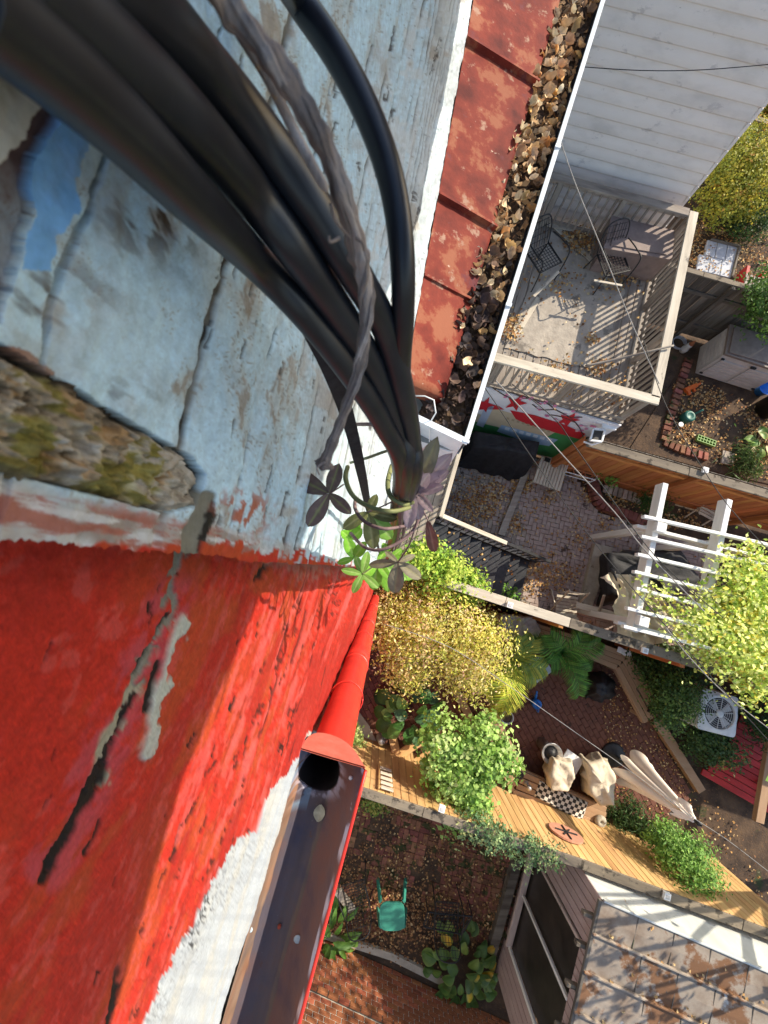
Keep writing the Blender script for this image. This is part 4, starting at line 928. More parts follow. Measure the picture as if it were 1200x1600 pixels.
def litter(name, label, pts, h, n, seed, clumps=(), size=.055, cols=TANL, tilt=.35, dens=2.2, lift=.014):
    r = np.random.default_rng(seed); q = np.array(xy(pp_(pts, h))); lo, hi = q.min(0), q.max(0); X = []
    while sum(len(x) for x in X) < n:
        c = r.uniform(lo, hi, (n * 3, 2)); ok = inpoly(c[:, 0], c[:, 1], q) & (r.random(len(c)) < smooth01(.3, .72, fbm(c[:, 0] * dens, c[:, 1] * dens, seed)) * .9 + .1); X.append(c[ok])
    X = np.concatenate(X)[:n]; H = np.full(len(X), h + lift)
    for cx, cy, rad, m_ in clumps:
        c0 = P(cx, cy, h); d = r.normal(size=(m_, 2)) * rad * .55; a = r.uniform(0, 3, (m_, 1)); X = np.concatenate([X, np.array((c0.x, c0.y)) + d]); H = np.concatenate([H, h + lift + .05 * r.random(m_) * np.exp(-(d ** 2).sum(1) / rad ** 2)])
    n = len(X); C = np.column_stack([X, H + r.uniform(0, .012, n)]); N_ = np.column_stack([r.normal(size=(n, 2)) * tilt, np.ones(n)])
    V, F, K = leafset(C, N_, size * r.uniform(.6, 1.35, n), pick(cols, n, r, .3), .75, .5, seed)
    o = solo(name, V, F, M['litter'], C[0], False, K); stuff(o); tag(o, label, 'leaves'); return o
def resamp(poly, k):
    P_ = [Vector((p.x, p.y)) for p in poly]; n = len(P_); ls = [(P_[(i + 1) % n] - P_[i]).length for i in range(n)]; T = sum(ls); out = []; i = 0; acc = 0
    for j in range(k):
        d = T * j / k
        while acc + ls[i] < d: acc += ls[i]; i += 1
        out.append(lerp(P_[i], P_[(i + 1) % n], (d - acc) / ls[i]))
    return out
def draped(parent, name, base, top, hb, ht, m, folds=11, amp=.03, crumple=.03, seed=1, sag=.0, k=72):
    """cloth hanging over something: top outline at ht falling to base outline at hb"""
    a = resamp(pp_(base, hb), k); t = resamp(pp_(top, ht), k)
    best = min(range(k), key=lambda o: sum((a[(i + o) % k] - t[i]).length for i in range(0, k, 6))); a = a[best:] + a[:best]
    cen = sum(t, Vector((0, 0))) / k; V = []; rows = 9; rt = 6; r = random.Random(seed); ph = r.uniform(0, 6)
    for j in range(rows):
        q = j / (rows - 1)
        for i in range(k):
            p = lerp(a[i], t[i], q ** .8); d = (p - cen).normalized(); w_ = (1 - q) ** .7
            p = p + d * amp * w_ * (math.sin(folds * 2 * math.pi * i / k + ph + 2 * vnoise(i * .15, 3, seed)) + .8 * math.sin(folds * 1.7 * 2 * math.pi * i / k + 3 * q)) - d * .02 * q ** 6
            V.append((p.x, p.y, lerp(hb, ht, q) + crumple * .5 * (vnoise(i * .5, j * 1.2, seed + 3) - .5) - .03 * max(0, q - .85) / .15))
    for j in range(1, rt):
        q = j / rt
        for i in range(k):
            p = lerp(t[i], cen, q); V.append((p.x, p.y, ht + crumple * 2.2 * (fbm(p.x * 5, p.y * 5, seed + 7) - .5) + crumple * .6 * (1 - abs(math.sin(p.x * 9 + p.y * 5 + seed))) - sag * math.sin(q * 1.57)))
    V.append((cen.x, cen.y, ht - sag)); n = rows + rt - 1
    f = [(j * k + i, j * k + (i + 1) % k, (j + 1) * k + (i + 1) % k, (j + 1) * k + i) for j in range(n - 1) for i in range(k)] + [((n - 1) * k + i, (n - 1) * k + (i + 1) % k, len(V) - 1) for i in range(k)]
    return part(name, V, f, m, parent, True)
def fence(name, label, a, b, h, side, m, capm, caps=1, rail=True, ph=0, board=.14, post=2.2, posts=True, step=None, cap=.13, capoff=0, hlow=.03):
    a, b = P(*a, h), P(*b, h); d = (b - a); d.z = 0; L = d.length; d.normalize(); n = Vector((-d.y, d.x, 0)) * side
    a0 = Vector((a.x, a.y, 0)); t = thing(name, label, 'fence', a0); k = int(L / board); r = random.Random(len(name) + k)
    for i in range(k):
        p = a0 + d * (i + .5) * board
        plank('plank', p + Vector((0, 0, hlow)), p + Vector((0, 0, h - .03 + r.uniform(-.006, .006))) + d * r.gauss(0, .003), board - .007, .02, m, t, up=n)
    if rail:
        for hh in (.4, h - .42):
            plank('rail', a0 + n * .032 + Vector((0, 0, hh)), a0 + d * L + n * .032 + Vector((0, 0, hh)), .085, .04, m, t, up=n)
    if posts:
        q = 0.0
        while q < L:
            p = a0 + d * (q + .05) + n * .098; plank('post', p + Vector((0, 0, 0)), p + Vector((0, 0, h + .01)), .088, .088, m, t, up=n); q += post
    for i in range(caps):
        s0, s1 = L * i / caps, L * (i + 1) / caps; cm = capm[min(i, len(capm) - 1)]
        plank('cap_board', a0 + d * (s0 + .003) + n * capoff + Vector((0, 0, h + .012)), a0 + d * (s1 - .003) + n * capoff + Vector((0, 0, h + .012)), cap, .035, cm, t)
    return t, a0, d, n, L
def lampcap(px, py, h, label):
    p = P(px, py, h); t = thing('post_light', label, 'light', p, 'square solar lights on the fence posts'); b = B(); b.box(p, p + Vector((0, 0, .05)), .10, .10, E1); b.make('housing', M['whiteplastic'], t)
    b = B(); b.box(p + Vector((0, 0, .052)), p + Vector((0, 0, .058)), .055, .055, E1); b.make('solar_panel', M['shedgrey'], t)

# ================================================================== the sided house and its deck
DH = 2.5
w0 = P(835, 316, DH); w1 = P(945, 346, DH); sd_ = (w1 - w0); sd_.z = 0; sd_.normalize(); sn = Vector((sd_.y, -sd_.x, 0))      # sn faces the lens
cor = w0 + sd_ * 0
# right-hand corner of the wall seen at pixel (1075,305)
ray = P(1075, 305, DH) - Vector((0, 0, HC)); k_ = (w0 - Vector((0, 0, HC))).dot(sn) / ray.dot(sn); cp_ = Vector((0, 0, HC)) + ray * k_; cor = Vector((cp_.x, cp_.y, 0))
WL = 6.2; lft = cor - sd_ * WL
hs_ = thing('sided_house', 'tall house wall clad in wide weathered white siding above the timber deck', 'house', lft)
b = B(); q = [lft - sn * .03, cor - sn * .03, cor - sn * 4.5, lft - sn * 4.5]; b.prism(xy(q), 0, 7.0); b.make('wall_core', M['siding'], hs_)
z = .1; i = 0
while z < 6.9:
    V = []; wv = 30
    for j in range(wv + 1):
        p = lerp(lft, cor + sd_ * .02, j / wv); wob = .004 * (vnoise(j * .25, i * 3.1, 4) - .5)
        for dz, out in ((.205, .000), (.12, .020), (.016, .040), (0, .034), (-.004, .002)): V.append(p + sn * (out + wob) + Vector((0, 0, z + dz)))
    f = [(j * 5 + k, (j + 1) * 5 + k, (j + 1) * 5 + k + 1, j * 5 + k + 1) for j in range(wv) for k in range(4)]
    part('siding_board', V, f, M['siding'], hs_, True)
    plank('corner_cap', cor + sd_ * .025 + sn * .012 + Vector((0, 0, z + .004)), cor + sd_ * .025 + sn * .012 + Vector((0, 0, z + .186)), .05, .05, M['siding'], hs_, up=sn)
    z += .19; i += 1
b = B(); q = [lft + sn * .2, cor + sn * .2 + sd_ * .2, cor - sn * 4.7 + sd_ * .2, lft - sn * 4.7]; b.prism(xy(q), 7.0, 7.2); b.make('roof', M['tinroof'], hs_)
c1, c2, c3, c4 = P(1032, 397, DH), P(974, 662, DH), P(690, 582, DH), P(760, 322, DH)
dk = thing('timber_deck', 'raised weathered timber deck with railing in front of the white siding', 'deck', Vector((c2.x, c2.y, 0)))
nb = int((c3 - c2).length / .14)
for i in range(nb):
    t = (i + .5) / nb; plank('deck_board', lerp(c2, c3, t) + Vector((0, 0, -.015)), lerp(c1, c4, t) + Vector((0, 0, -.015)), .132, .028, M['deck'], dk)
for a, b_ in ((c2, c3), (c1, c2), (c4, c1)):
    cen = (c1 + c2 + c3 + c4) / 4; off = ((cen - (a + b_) / 2).normalized()) * .06
    plank('joist', a + off + Vector((0, 0, -.13)), b_ + off + Vector((0, 0, -.13)), .05, .18, M['deck'], dk)
for p in (c1, c2, lerp(c2, c3, .5)):
    q = lerp(p, (c1 + c2 + c3 + c4) / 4, .05); plank('post', Vector((q.x, q.y, 0)), Vector((q.x, q.y, DH - .25)), .1, .1, M['deck'], dk, up=E1)
def railing(par, a, b, n, posts, cap, capm, inset):
    d = (b - a); d.z = 0; L = d.length; d.normalize(); nn = Vector((-d.y, d.x, 0)); u = Vector((0, 0, 1))
    plank('bottom_rail', a + u * .09, b + u * .09, .04, .075, M['deck'], par)
    plank('upper_rail', a + u * .82, b + u * .82, .04, .075, M['deck'], par)
    for i in range(n):
        p = a + d * L * (i + .5) / n + nn * inset; plank('baluster', p + u * .03, p + u * .86, .038, .038, M['deck'], par, up=nn)
    for t in posts:
        p = a + d * L * t + nn * inset * 1.6; plank('rail_post', p + u * -.1, p + u * .87, .09, .09, M['deck'], par, up=nn)
    plank('handrail', a + u * .885 - d * cap[0], b + u * .885 + d * cap[1], .15, .04, capm, par)
railing(dk, c3 + E1 * .04, c2 - E1 * .04 + E2 * .04, 24, (.25, .62, .985), (0, .06), M['deckpale'], .02)
railing(dk, c2 - E1 * .05 + E2 * .08, c1 - E1 * .05 - E2 * .06, 26, (.33, .66, .985), (0.0, .06), M['deckpale'], .02)
railing(dk, c1 - E1 * .13 - E2 * .04, c4 - E2 * .04, 24, (.32, .66), (0, 0), M['deck'], .02)
b = B(); V = []; RG = [P(x, y, DH + .006) for x, y in ((940, 580), (975, 452), (858, 362), (790, 545))]; nn = 26
for j in range(nn + 1):
    for i in range(nn + 1):
        p = lerp(lerp(RG[0], RG[1], i / nn), lerp(RG[3], RG[2], i / nn), j / nn); p.z += .028 * (fbm(i * .35, j * .8, 3) - .3) + .01 * abs(math.sin(j * .9 + i * .15)); p += Vector((vnoise(i * .4, j * .5, 2) - .5, vnoise(i * .5, j * .4, 6) - .5, 0)) * .06; V.append(p)
f = [(j * (nn + 1) + i, j * (nn + 1) + i + 1, (j + 1) * (nn + 1) + i + 1, (j + 1) * (nn + 1) + i) for j in range(nn) for i in range(nn)]
o = solo('floor_mat', V, f, M['rug'], RG[0], True); tag(o, 'wrinkled pale grey outdoor mat spread over the timber deck boards', 'mat')
# mural on the skirt under the deck
mo = -E2 * .02
m0, m1 = Vector((c3.x, c3.y, 0)) + mo, Vector((c2.x, c2.y, 0)) + mo; mn = Vector((m1 - m0)).normalized(); mnn = Vector((mn.y, -mn.x, 0))
mu = thing('painted_mural', 'colourful painted mural of red stars, blossom and buildings below the timber deck', 'mural', m0)
b = B(); b.add([m0 + Vector((0, 0, .3)), m1 + Vector((0, 0, .3)), m1 + Vector((0, 0, DH - .2)), m0 + Vector((0, 0, DH - .2))], [(0, 1, 2, 3)])
q = [m0, m1, m1 - mnn * .03, m0 - mnn * .03]; b = B(); b.prism(xy(q)[::-1], .02, DH - .06); b.make('panel', mat('mural_sky', [(.60, .60, .64), (.74, .73, .76)], 3, 5, rough=.8, rand=0, coord='pos', spots=[((.62, .50, .56), 4, .62)]), mu)
def onp(x, y, out=.004):
    ray = P(x, y, 0) - Vector((0, 0, HC)); pl = m0 + mnn * out; k = (pl - Vector((0, 0, HC))).dot(mnn) / ray.dot(mnn); return Vector((0, 0, HC)) + ray * k
flat = {}
def fm(c): 
    if c not in flat: flat[c] = mat('mural_paint', [tuple(x * .88 for x in c), c], 6, 5, rough=.8, bump=.05, rand=0, coord='pos')
    return flat[c]
def mshape(name, pts, c, lay): part(name, [onp(x, y, .003 + .003 * lay) for x, y in pts], [tuple(range(len(pts)))], fm(c), mu)
GRN, RED_, BLU, BEI = (.05, .26, .08), (.52, .02, .03), (.30, .47, .66), (.55, .47, .33)
mshape('green_hill', [(700, 648), (742, 655), (770, 664), (800, 676), (850, 676), (880, 668), (912, 682), (905, 700), (868, 716), (820, 706), (700, 675)], GRN, 0)
mshape('beige_building', [(700, 632), (752, 648), (772, 638), (800, 646), (872, 673), (852, 684), (760, 663), (700, 648)], BEI, 1)
mshape('blue_building', [(784, 664), (872, 687), (858, 697), (826, 692), (776, 674)], BLU, 2)
mshape('pale_column', [(760, 632), (772, 635), (755, 668), (744, 664)], (.45, .53, .66), 2)
for i in range(7): mshape('window_row', [(790 + i * 11, 667 + i * 2.9), (797 + i * 11, 668.8 + i * 2.9), (795 + i * 11, 673 + i * 2.9), (788 + i * 11, 671 + i * 2.9)], (.62, .70, .78), 3)
for i in range(9): mshape('window_row', [(792 + i * 8, 652 + i * 2.5), (796 + i * 8, 653 + i * 2.5), (795 + i * 8, 656 + i * 2.5), (791 + i * 8, 655 + i * 2.5)], (.40, .33, .22), 3)
mshape('red_bar', [(797, 641), (836, 649), (880, 663), (915, 678), (905, 686), (868, 676), (826, 664), (806, 655)], RED_, 2)
mshape('red_bar', [(700, 616), (740, 626), (778, 634), (788, 640), (745, 640), (700, 630)], RED_, 2)
def star(cx, cy, r_):
    c = onp(cx, cy, .013); k = r_ / 620 * 8; pts = [c]
    for i in range(10):
        a = math.pi / 2 + i * math.pi / 5; q = k * (1 if i % 2 == 0 else .42); pts.append(c + mn * math.cos(a) * q + Vector((0, 0, 1)) * math.sin(a) * q * 1.9)
    part('red_star', pts, [(0, i + 1, (i + 1) % 10 + 1) for i in range(10)], fm(RED_), mu)
for s_ in ((757, 633, 15), (806, 630, 15), (887, 656, 15)): star(*s_)
def mline(pts, wd, c, lay):
    b = B(); b.tube(spline([onp(x, y, .004 + lay * .003) for x, y in pts], 4), wd, 4); b.make('painted_branch', fm(c), mu)
DKB = (.09, .06, .05)
for pl in (((912, 684), (905, 668), (890, 652), (868, 640), (850, 626)), ((898, 660), (880, 652), (858, 648)), ((890, 652), (910, 652)), ((868, 640), (845, 640), (832, 632)), ((800, 612), (818, 622), (830, 622), (845, 632)), ((770, 606), (785, 616), (800, 624), (806, 636))): mline(pl, .010, DKB, 3)
r = random.Random(4)
for cx, cy in ((905, 655), (910, 665), (898, 645), (865, 636), (850, 630), (840, 640), (880, 648), (830, 622), (818, 622), (912, 672), (855, 648), (905, 675), (870, 655), (842, 628), (790, 618), (925, 668)):
    for _ in range(2):
        x, y = cx + r.uniform(-4, 4), cy + r.uniform(-3, 3); c = onp(x, y, .016); k = .035; part('blossom', [c + mn * math.cos(a) * k + Vector((0, 0, 1)) * math.sin(a) * k * 1.3 for a in np.linspace(0, 6.28, 7)[:-1]], [tuple(range(6))], fm((.62, .22, .38) if r.random() < .7 else (.75, .55, .62)), mu)
# storage box, chairs and bits on the deck
def boxfrom(top, h0, h1, scale=1):
    q = pp_(top, h1); return q
sb = thing('storage_box', 'brown plastic storage box in the deck corner striped by railing shadows', 'box', P(1000, 370, DH))
q = xy(pp_([(958, 337), (1053, 360), (1049, 404), (946, 386)], 3.08))[::-1]
b = B(); b.prism(q, DH + .015, 3.0); b.make('body', M['boxbrown'], sb)
cx_ = sum(p[0] for p in q) / 4; cy_ = sum(p[1] for p in q) / 4; b = B(); b.prism([(cx_ + (p[0] - cx_) * 1.04, cy_ + (p[1] - cy_) * 1.04) for p in q], 3.003, 3.07); b.prism([(cx_ + (p[0] - cx_) * .85, cy_ + (p[1] - cy_) * .82) for p in q], 3.0705, 3.088); b.make('lid', M['boxbrown'], sb)
def frame_chair(name, label, px, py, h0, yaw, m, seatm, group, wood=False, wd=.46, sh=.43, bh=.45, recl=.18):
    """chair at a point of the yard, facing yaw; slatted when wood, else wire mesh"""
    base = P(px, py, h0); t = thing(name, label, 'chair', base, group); t.rotation_euler = (0, 0, yaw)
    def L_(o): o.location = o.location + Vector((0, 0, 0)); return o
    def put(nm, b, mm, sm=False): 
        me = mesh(nm, b.v, b.f, mm, sm); return link(nm, me, t)
    w2 = wd / 2
    if wood:
        for i in range(6): b = B(); x = -.19 + i * .072; b.box((x, -w2, sh), (x, w2, sh), .052, .016); put('seat_slat', b, seatm)
        for i in range(4): b = B(); hh = sh + .16 + i * .085; x = -.24 - recl * (hh - sh); b.box((x, -w2, hh), (x, w2, hh), .014, .062); put('back_slat', b, seatm)
        for s in (-1, 1):
            b = B(); b.box((.24, s * w2 * .9, 0), (-.24 - recl * (bh + .1), s * w2 * .9, sh + bh + .08), .03, .022, (0, 1, 0)); put('leg', b, seatm)
            b = B(); b.box((-.32, s * w2 * .8, 0), (.2, s * w2 * .8, sh), .03, .022, (0, 1, 0)); put('leg', b, seatm)
    else:
        b = B()
        for i in range(9): q = -.21 + i * .0525; b.tube([(q, -.22, sh), (q, .22, sh)], .005, 4); b.tube([(-.22, q, sh), (.22, q, sh)], .005, 4)
        put('seat', b, seatm)
        b = B()
        for i in range(8): q = -.19 + i * .054; b.tube([(-.23, q, sh + .02), (-.23 - recl, q, sh + bh - .03 - 2 * q * q)], .0045, 4)
        for i in range(4): hh = .1 + i * .1; b.tube([(-.23 - recl * hh / bh, -.2, sh + hh), (-.23 - recl * hh / bh, .2, sh + hh)], .0045, 4)
        put('backrest', b, seatm)
        b = B(); b.tube(spline([(-.23, -.23, sh), (-.23 - recl * .6, -.235, sh + bh * .6), (-.23 - recl, -.14, sh + bh), (-.23 - recl, .14, sh + bh), (-.23 - recl * .6, .235, sh + bh * .6), (-.23, .23, sh)], 5), .011, 6); b.tube([(-.23, -.23, sh), (.23, -.23, sh), (.23, .23, sh), (-.23, .23, sh)], .011, 6); put('frame', b, m, True)
        for s in (-1, 1):
            b = B(); b.tube(spline([(-.25, s * .25, sh + .2), (.05, s * .28, sh + .24), (.24, s * .27, sh + .2), (.27, s * .25, 0)], 5), .011, 6); put('arm', b, m, True)
            b = B(); b.tube([(-.22, s * .22, sh), (-.3, s * .24, 0)], .011, 6); put('leg', b, m, True)
    return t
frame_chair('wire_chair', 'black wire mesh armchair on the deck near the white gutter', 836, 430, DH, R(-62), M['black'], M['black'], 'black wire chairs on the deck')
frame_chair('wire_chair', 'black wire mesh armchair on the deck in front of the brown box', 938, 437, DH, R(-75), M['black'], M['black'], 'black wire chairs on the deck')
for (a, b_, wd) in (((834, 463, 2.97), (873, 424, 2.97), .05), ((928, 438, 2.95), (972, 446, 2.95), .04), ((862, 349, 2.53), (930, 412, 2.53), .09), ((805, 525, 2.53), (842, 465, 2.53), .10), ((855, 350, 2.56), (905, 360, 2.56), .1)):  # first two bars are sunlit chair edges made as pale strips
    o = thing('board_or_glint', {834: 'pale bar standing for sunlight on the arm of the wire chair by the gutter', 928: 'pale bar standing for the sunlit edge of the wire chair before the box', 862: 'long pale strip of trim lying on the deck by the railing', 805: 'pale board lying in leaves by the front railing', 855: 'crumpled white strip near the back railing of the deck'}[a[0]], 'board', P(*a)); plank('board', P(*a), P(*b_), wd, .014, M['deckpale'], o)
o = thing('wooden_pole', 'grey bare stick resting on the front deck corner railing', 'stick', P(922, 570, 3.45)); b = B(); b.tube(spline([P(915, 572, 3.2), P(960, 562, 3.3), P(1010, 550, 3.42), P(1052, 540, 3.46)], 5), [.022] * 8 + [.017] * 8, 7); b.make('branch', M['deck'], o, True)
# ================================================================== fences
F1 = fence('cedar_fence', 'warm orange cedar board fence with dark weathered top beside the patio', (917, 686), (1750, 925), 2.0, -1, M['orangewood'], [M['capwood']], caps=5, capoff=.07, cap=.16)
t1, a0, d0, n0, L0 = F1
for i in range(int(L0 / .14)):
    p = a0 - n0 * .05 + d0 * (i + .5) * .14
    if pix(p + Vector((0, 0, 2)))[0] < 1260: plank('back_plank', p + Vector((0, 0, .03)), p + Vector((0, 0, 2.0)), .132, .02, M['oldwood'], t1, up=n0)
plank('end_board', a0 - d0 * .03 + n0 * .02 + Vector((0, 0, 0)), a0 - d0 * .03 + n0 * .02 + Vector((0, 0, 1.99)), .16, .025, M['orangewood'], t1, up=d0)
F2 = fence('divider_fence', 'board fence with thick mossy cap between the patio and red brick courtyard', (690, 908), (1750, 1252), 2.0, -1, M['orangewood'], [M['deckpale'], M['deckpale'], M['capwood']], caps=10, cap=.17, rail=True)  # first cap boards paler: sunlight on that end put into the colour
F3 = fence('sunlit_fence', 'tan board fence glowing in sunlight with a grey cap behind the benches', (540, 1222), (913, 1344), 2.0, 1, M['tanwood'], [M['capwood']], caps=3, rail=False, posts=False, cap=.15, capoff=-.06)
F4 = fence('sunlit_fence', 'tan board fence continuing past the white shed wall, half in shade', (907, 1342), (1290, 1486), 2.0, 1, M['tanwood'], [M['capwood']], caps=3, rail=False, posts=False, cap=.15, capoff=-.06)
F5 = fence('grey_fence', 'old grey weathered board fence behind the small plastic shed', (985, 397), (1330, 497), 1.7, -1, M['oldwood'], [M['capwood']], caps=3, cap=.12)
F6 = fence('low_dark_fence', 'dark boards edging the far garden beyond the yellow bush', (1130, 172), (1330, 230), 1.2, -1, M['oldwood'], [M['capwood']], caps=2, cap=.14, posts=False)
lampcap(1100, 735, 2.04, 'white square solar light on the orange cedar fence post'); lampcap(796, 945, 2.05, 'white square solar light on the divider fence beside the golden shrub')
lampcap(1006, 1016, 2.03, 'white square solar light on the divider fence above the bench'); lampcap(1040, 1428 - 30, 2.05, 'grey solar light on the sunlit fence by the white shed wall')
lampcap(690, 1262, 2.05, 'solar light on the sunlit fence below the bright green bush')
fl = thing('flood_light', 'white square security light on a bracket at the cedar fence corner', 'light', P(930, 685, 2.1)); b = B(); q = [P(x, y, 2.3) for x, y in ((922, 688), (927, 670), (945, 672), (940, 690))]
for i in range(4): b.box(q[i], q[(i + 1) % 4], .03, .04)
b.make('frame', M['whiteplastic'], fl); b = B(); b.add([x - Vector((0, 0, .02)) for x in q], [(0, 1, 2, 3)]); b.make('glass', M['screen'], fl); b = B(); b.tube([P(940, 690, 2.3), P(925, 695, 2.2), P(912, 690, 2.15)], .018, 6); b.make('arm', M['whiteplastic'], fl)
fl = thing('flood_light', 'white lamp head under the deck corner above the mural', 'light', P(950, 662, 2.3)); b = B(); b.box(P(940, 664, 2.3), P(962, 668, 2.3), .12, .06); b.make('housing', M['whiteplastic'], fl); b = B(); b.tube([P(951, 665, 2.3), P(950, 660, 2.45)], .015, 6); b.make('arm', M['whiteplastic'], fl)
# ================================================================== house side : balcony and stairs
# stairs run down towards the patio along E1
sb0 = P(822, 877, 0); SL = -E2                                 # rail side, and the way across the treads
st = thing('garden_stairs', 'worn black painted wooden stairs with slim black railing down to the patio', 'stairs', sb0)
TR, RS = .27, .185; NS = 9
for k in range(NS):
    a = sb0 - E1 * (k * TR + TR / 2) + Vector((0, 0, (k + 1) * RS - .02)); plank('tread', a, a + SL * .95, TR + .02, .04, M['stair'], st)
    a = sb0 - E1 * (k * TR) + Vector((0, 0, k * RS + RS / 2)); plank('riser', a, a + SL * .95, RS - .01, .02, M['black'], st, up=E1)
for o_ in (-.03, .98):
    a = sb0 + SL * o_; plank('stringer', a + E1 * .12 + Vector((0, 0, .06)), a - E1 * NS * TR + Vector((0, 0, NS * RS - .02)), .05, .26, M['stair'] if o_ < 0 else M['deck'], st)
a = sb0 - SL * .03; T0 = a + E1 * .2 + Vector((0, 0, .88)); T1 = a - E1 * NS * TR + Vector((0, 0, NS * RS + .86))
plank('handrail', T0, lerp(T0, T1, .45), .06, .04, M['black'], st); plank('handrail', lerp(T0, T1, .452), T1, .075, .04, M['deckpale'], st)
for k in range(18):
    q = lerp(T0, T1, (k + .3) / 18); plank('baluster', q - Vector((0, 0, .80)), q - Vector((0, 0, .02)), .02, .02, M['black'], st, up=E1)
HB = NS * RS
bl = thing('back_balcony', 'narrow grey board balcony against the house at the top of the black stairs', 'balcony', sb0 - E1 * (NS * TR + .6))
e0 = sb0 - E1 * NS * TR; 
for k in range(7):
    a = e0 - E1 * (.07 + k * .14); plank('floor_board', a + SL * .97 + Vector((0, 0, HB - .02)), a - SL * 1.9 + Vector((0, 0, HB - .02)), .132, .03, M['deck'], bl)
plank('handrail', e0 + Vector((0, 0, HB + .86)), e0 - SL * 2.0 + Vector((0, 0, HB + .86)), .07, .045, M['deckpale'], bl)
for k in range(16):
    a = e0 - SL * (.12 + k * .12); plank('baluster', a + Vector((0, 0, HB)), a + Vector((0, 0, HB + .84)), .03, .03, M['deck'], bl, up=E1)
for k in (0, 1.95):
    a = e0 - SL * k - E1 * .05; plank('post', Vector((a.x, a.y, 0)), Vector((a.x, a.y, HB - .04)), .09, .09, M['deck'], bl, up=E1)
# ================================================================== patio furniture
cv = thing('covered_grill', 'grill wrapped in a black cloth cover below the mural', 'grill', P(765, 716, 0))
draped(cv, 'cover', [(722, 690), (826, 712), (822, 742), (806, 752), (712, 728)], [(742, 672), (846, 690), (840, 712), (738, 698)], .05, 1.05, M['blackcloth'], folds=8, amp=.03, crumple=.05, seed=4)
cb = slab('timber_kerb', [(829, 702), (838, 705), (786, 838), (776, 835)], -.02, .12, M['deck']); tag(cb, 'straight timber kerb dividing the herringbone patio by the leaf drifts', 'kerb')
def slat_table(name, label, quad, h, n, m):
    q = pp_(quad, h); c = sum(q, Vector()) / 4; t = thing(name, label, 'table', Vector((c.x, c.y, 0)))
    for i in range(n):
        u = (i + .5) / n; plank('slat', lerp(q[0], q[1], u), lerp(q[3], q[2], u), (q[1] - q[0]).length / n * .84, .02, m, t)
    for p in q:
        g_ = lerp(p, c, .12); plank('leg', Vector((g_.x, g_.y, 0)), g_ - Vector((0, 0, .012)), .045, .045, m, t, up=E1)
    for a, b_ in ((0, 1), (3, 2)): plank('apron', lerp(q[a], c, .14) - Vector((0, 0, .045)), lerp(q[b_], c, .14) - Vector((0, 0, .045)), .025, .06, m, t)
    return t
slat_table('slatted_table', 'small weathered slatted wooden table beside the black grill cover', [(846, 713), (888, 725), (875, 768), (832, 753)], .45, 9, M['deckpale'])
b = B(); b.box(P(851, 717, .47), P(859, 720, .47), .09, .05); o = b.solo('phone_case', M['black'], P(855, 718, .45)); tag(o, 'small black case lying on the slatted table corner', 'case')
# pots on a white wire stand
q = pp_([(889, 722), (937, 737), (930, 750), (884, 737)], .5); t = thing('plant_stand', 'white wire plant stand by the cedar fence', 'stand', P(910, 737, 0)); b = B()
for hh in (0, -.2): b.tube([p + Vector((0, 0, hh)) for p in q] + [q[0] + Vector((0, 0, hh))], .013, 6)
b.make('rail', M['whiteplastic'], t, True)
for p in q: b = B(); b.tube([Vector((p.x, p.y, 0)), p], .012, 6); b.make('leg', M['whiteplastic'], t, True)
def pot(px, py, h, r_, hh, m, label, cat='pot', name='flower_pot', filled=True):
    p = P(px, py, h); t = thing(name, label, cat, p); b = B(); b.lathe(p, [(r_ * .7, 0), (r_ * .95, hh * .85), (r_ * 1.08, hh * .86), (r_ * 1.08, hh), (r_ * .92, hh), (r_ * .9, hh * .8)], 18); b.make('body', m, t, True)
    if filled: b = B(); b.lathe(p + Vector((0, 0, hh * .8)), [(r_ * .9, 0), (r_ * .5, .01)], 14); b.make('earth', M['soil'], t)
    return t
pot(897, 738, .25, .11, .2, M['terracotta'], 'brown clay pot in the white wire stand nearest the slatted table')
pot(914, 742, .25, .10, .2, M['terracotta'], 'second clay pot in the white wire stand'); pot(945, 752, 0, .15, .26, M['terracotta'], 'terracotta pot with a leafy green plant beside the wire stand')
GREENS = [((.10, .22, .03), 4), ((.16, .30, .05), 3), ((.06, .13, .025), 3)]
bush('potted_plant', 'light green leafy plant growing in the terracotta pot', 'plant', 945, 752, [(944, 738, .45, .17, .12), (953, 746, .5, .14, .12)], 300, .075, GREENS, 31, .012, clump=.06, per=12)
bush('garden_plant', 'dark green feathery plant in the brick edged bed beneath the cedar fence', 'plant', 1020, 787, [(1022, 785, .4, .36, .25), (1032, 778, .5, .3, .2)], 900, .09, [((.03, .075, .015), 3), ((.06, .12, .02), 2)], 32, .02, aspect=.2, clump=.12)
pe = thing('brick_edging', 'raised red brick edging curving round the planting bed', 'edging', P(930, 785, 0))
path = spline(pp_([(922, 752), (926, 775), (934, 790), (955, 799), (985, 810), (1012, 828)], 0), 5)
L_ = [0]
for i in range(1, len(path)): L_.append(L_[-1] + (path[i] - path[i - 1]).length)
s = 0; k = 0
while s < L_[-1] - .1:
    i = max(j for j in range(len(L_)) if L_[j] <= s); i = min(i, len(path) - 2); p = lerp(path[i], path[i + 1], (s - L_[i]) / (L_[i + 1] - L_[i])); d = (path[i + 1] - path[i]).normalized(); nn_ = Vector((-d.y, d.x, 0))
    for lay in range(3): plank('brick', p - nn_ * .1 + Vector((0, 0, .04 + lay * .075)), p + nn_ * .1 + Vector((0, 0, .04 + lay * .075 + (k % 3) * .002)), .10, .068, M['redbrick'], pe)
    s += .108; k += 1
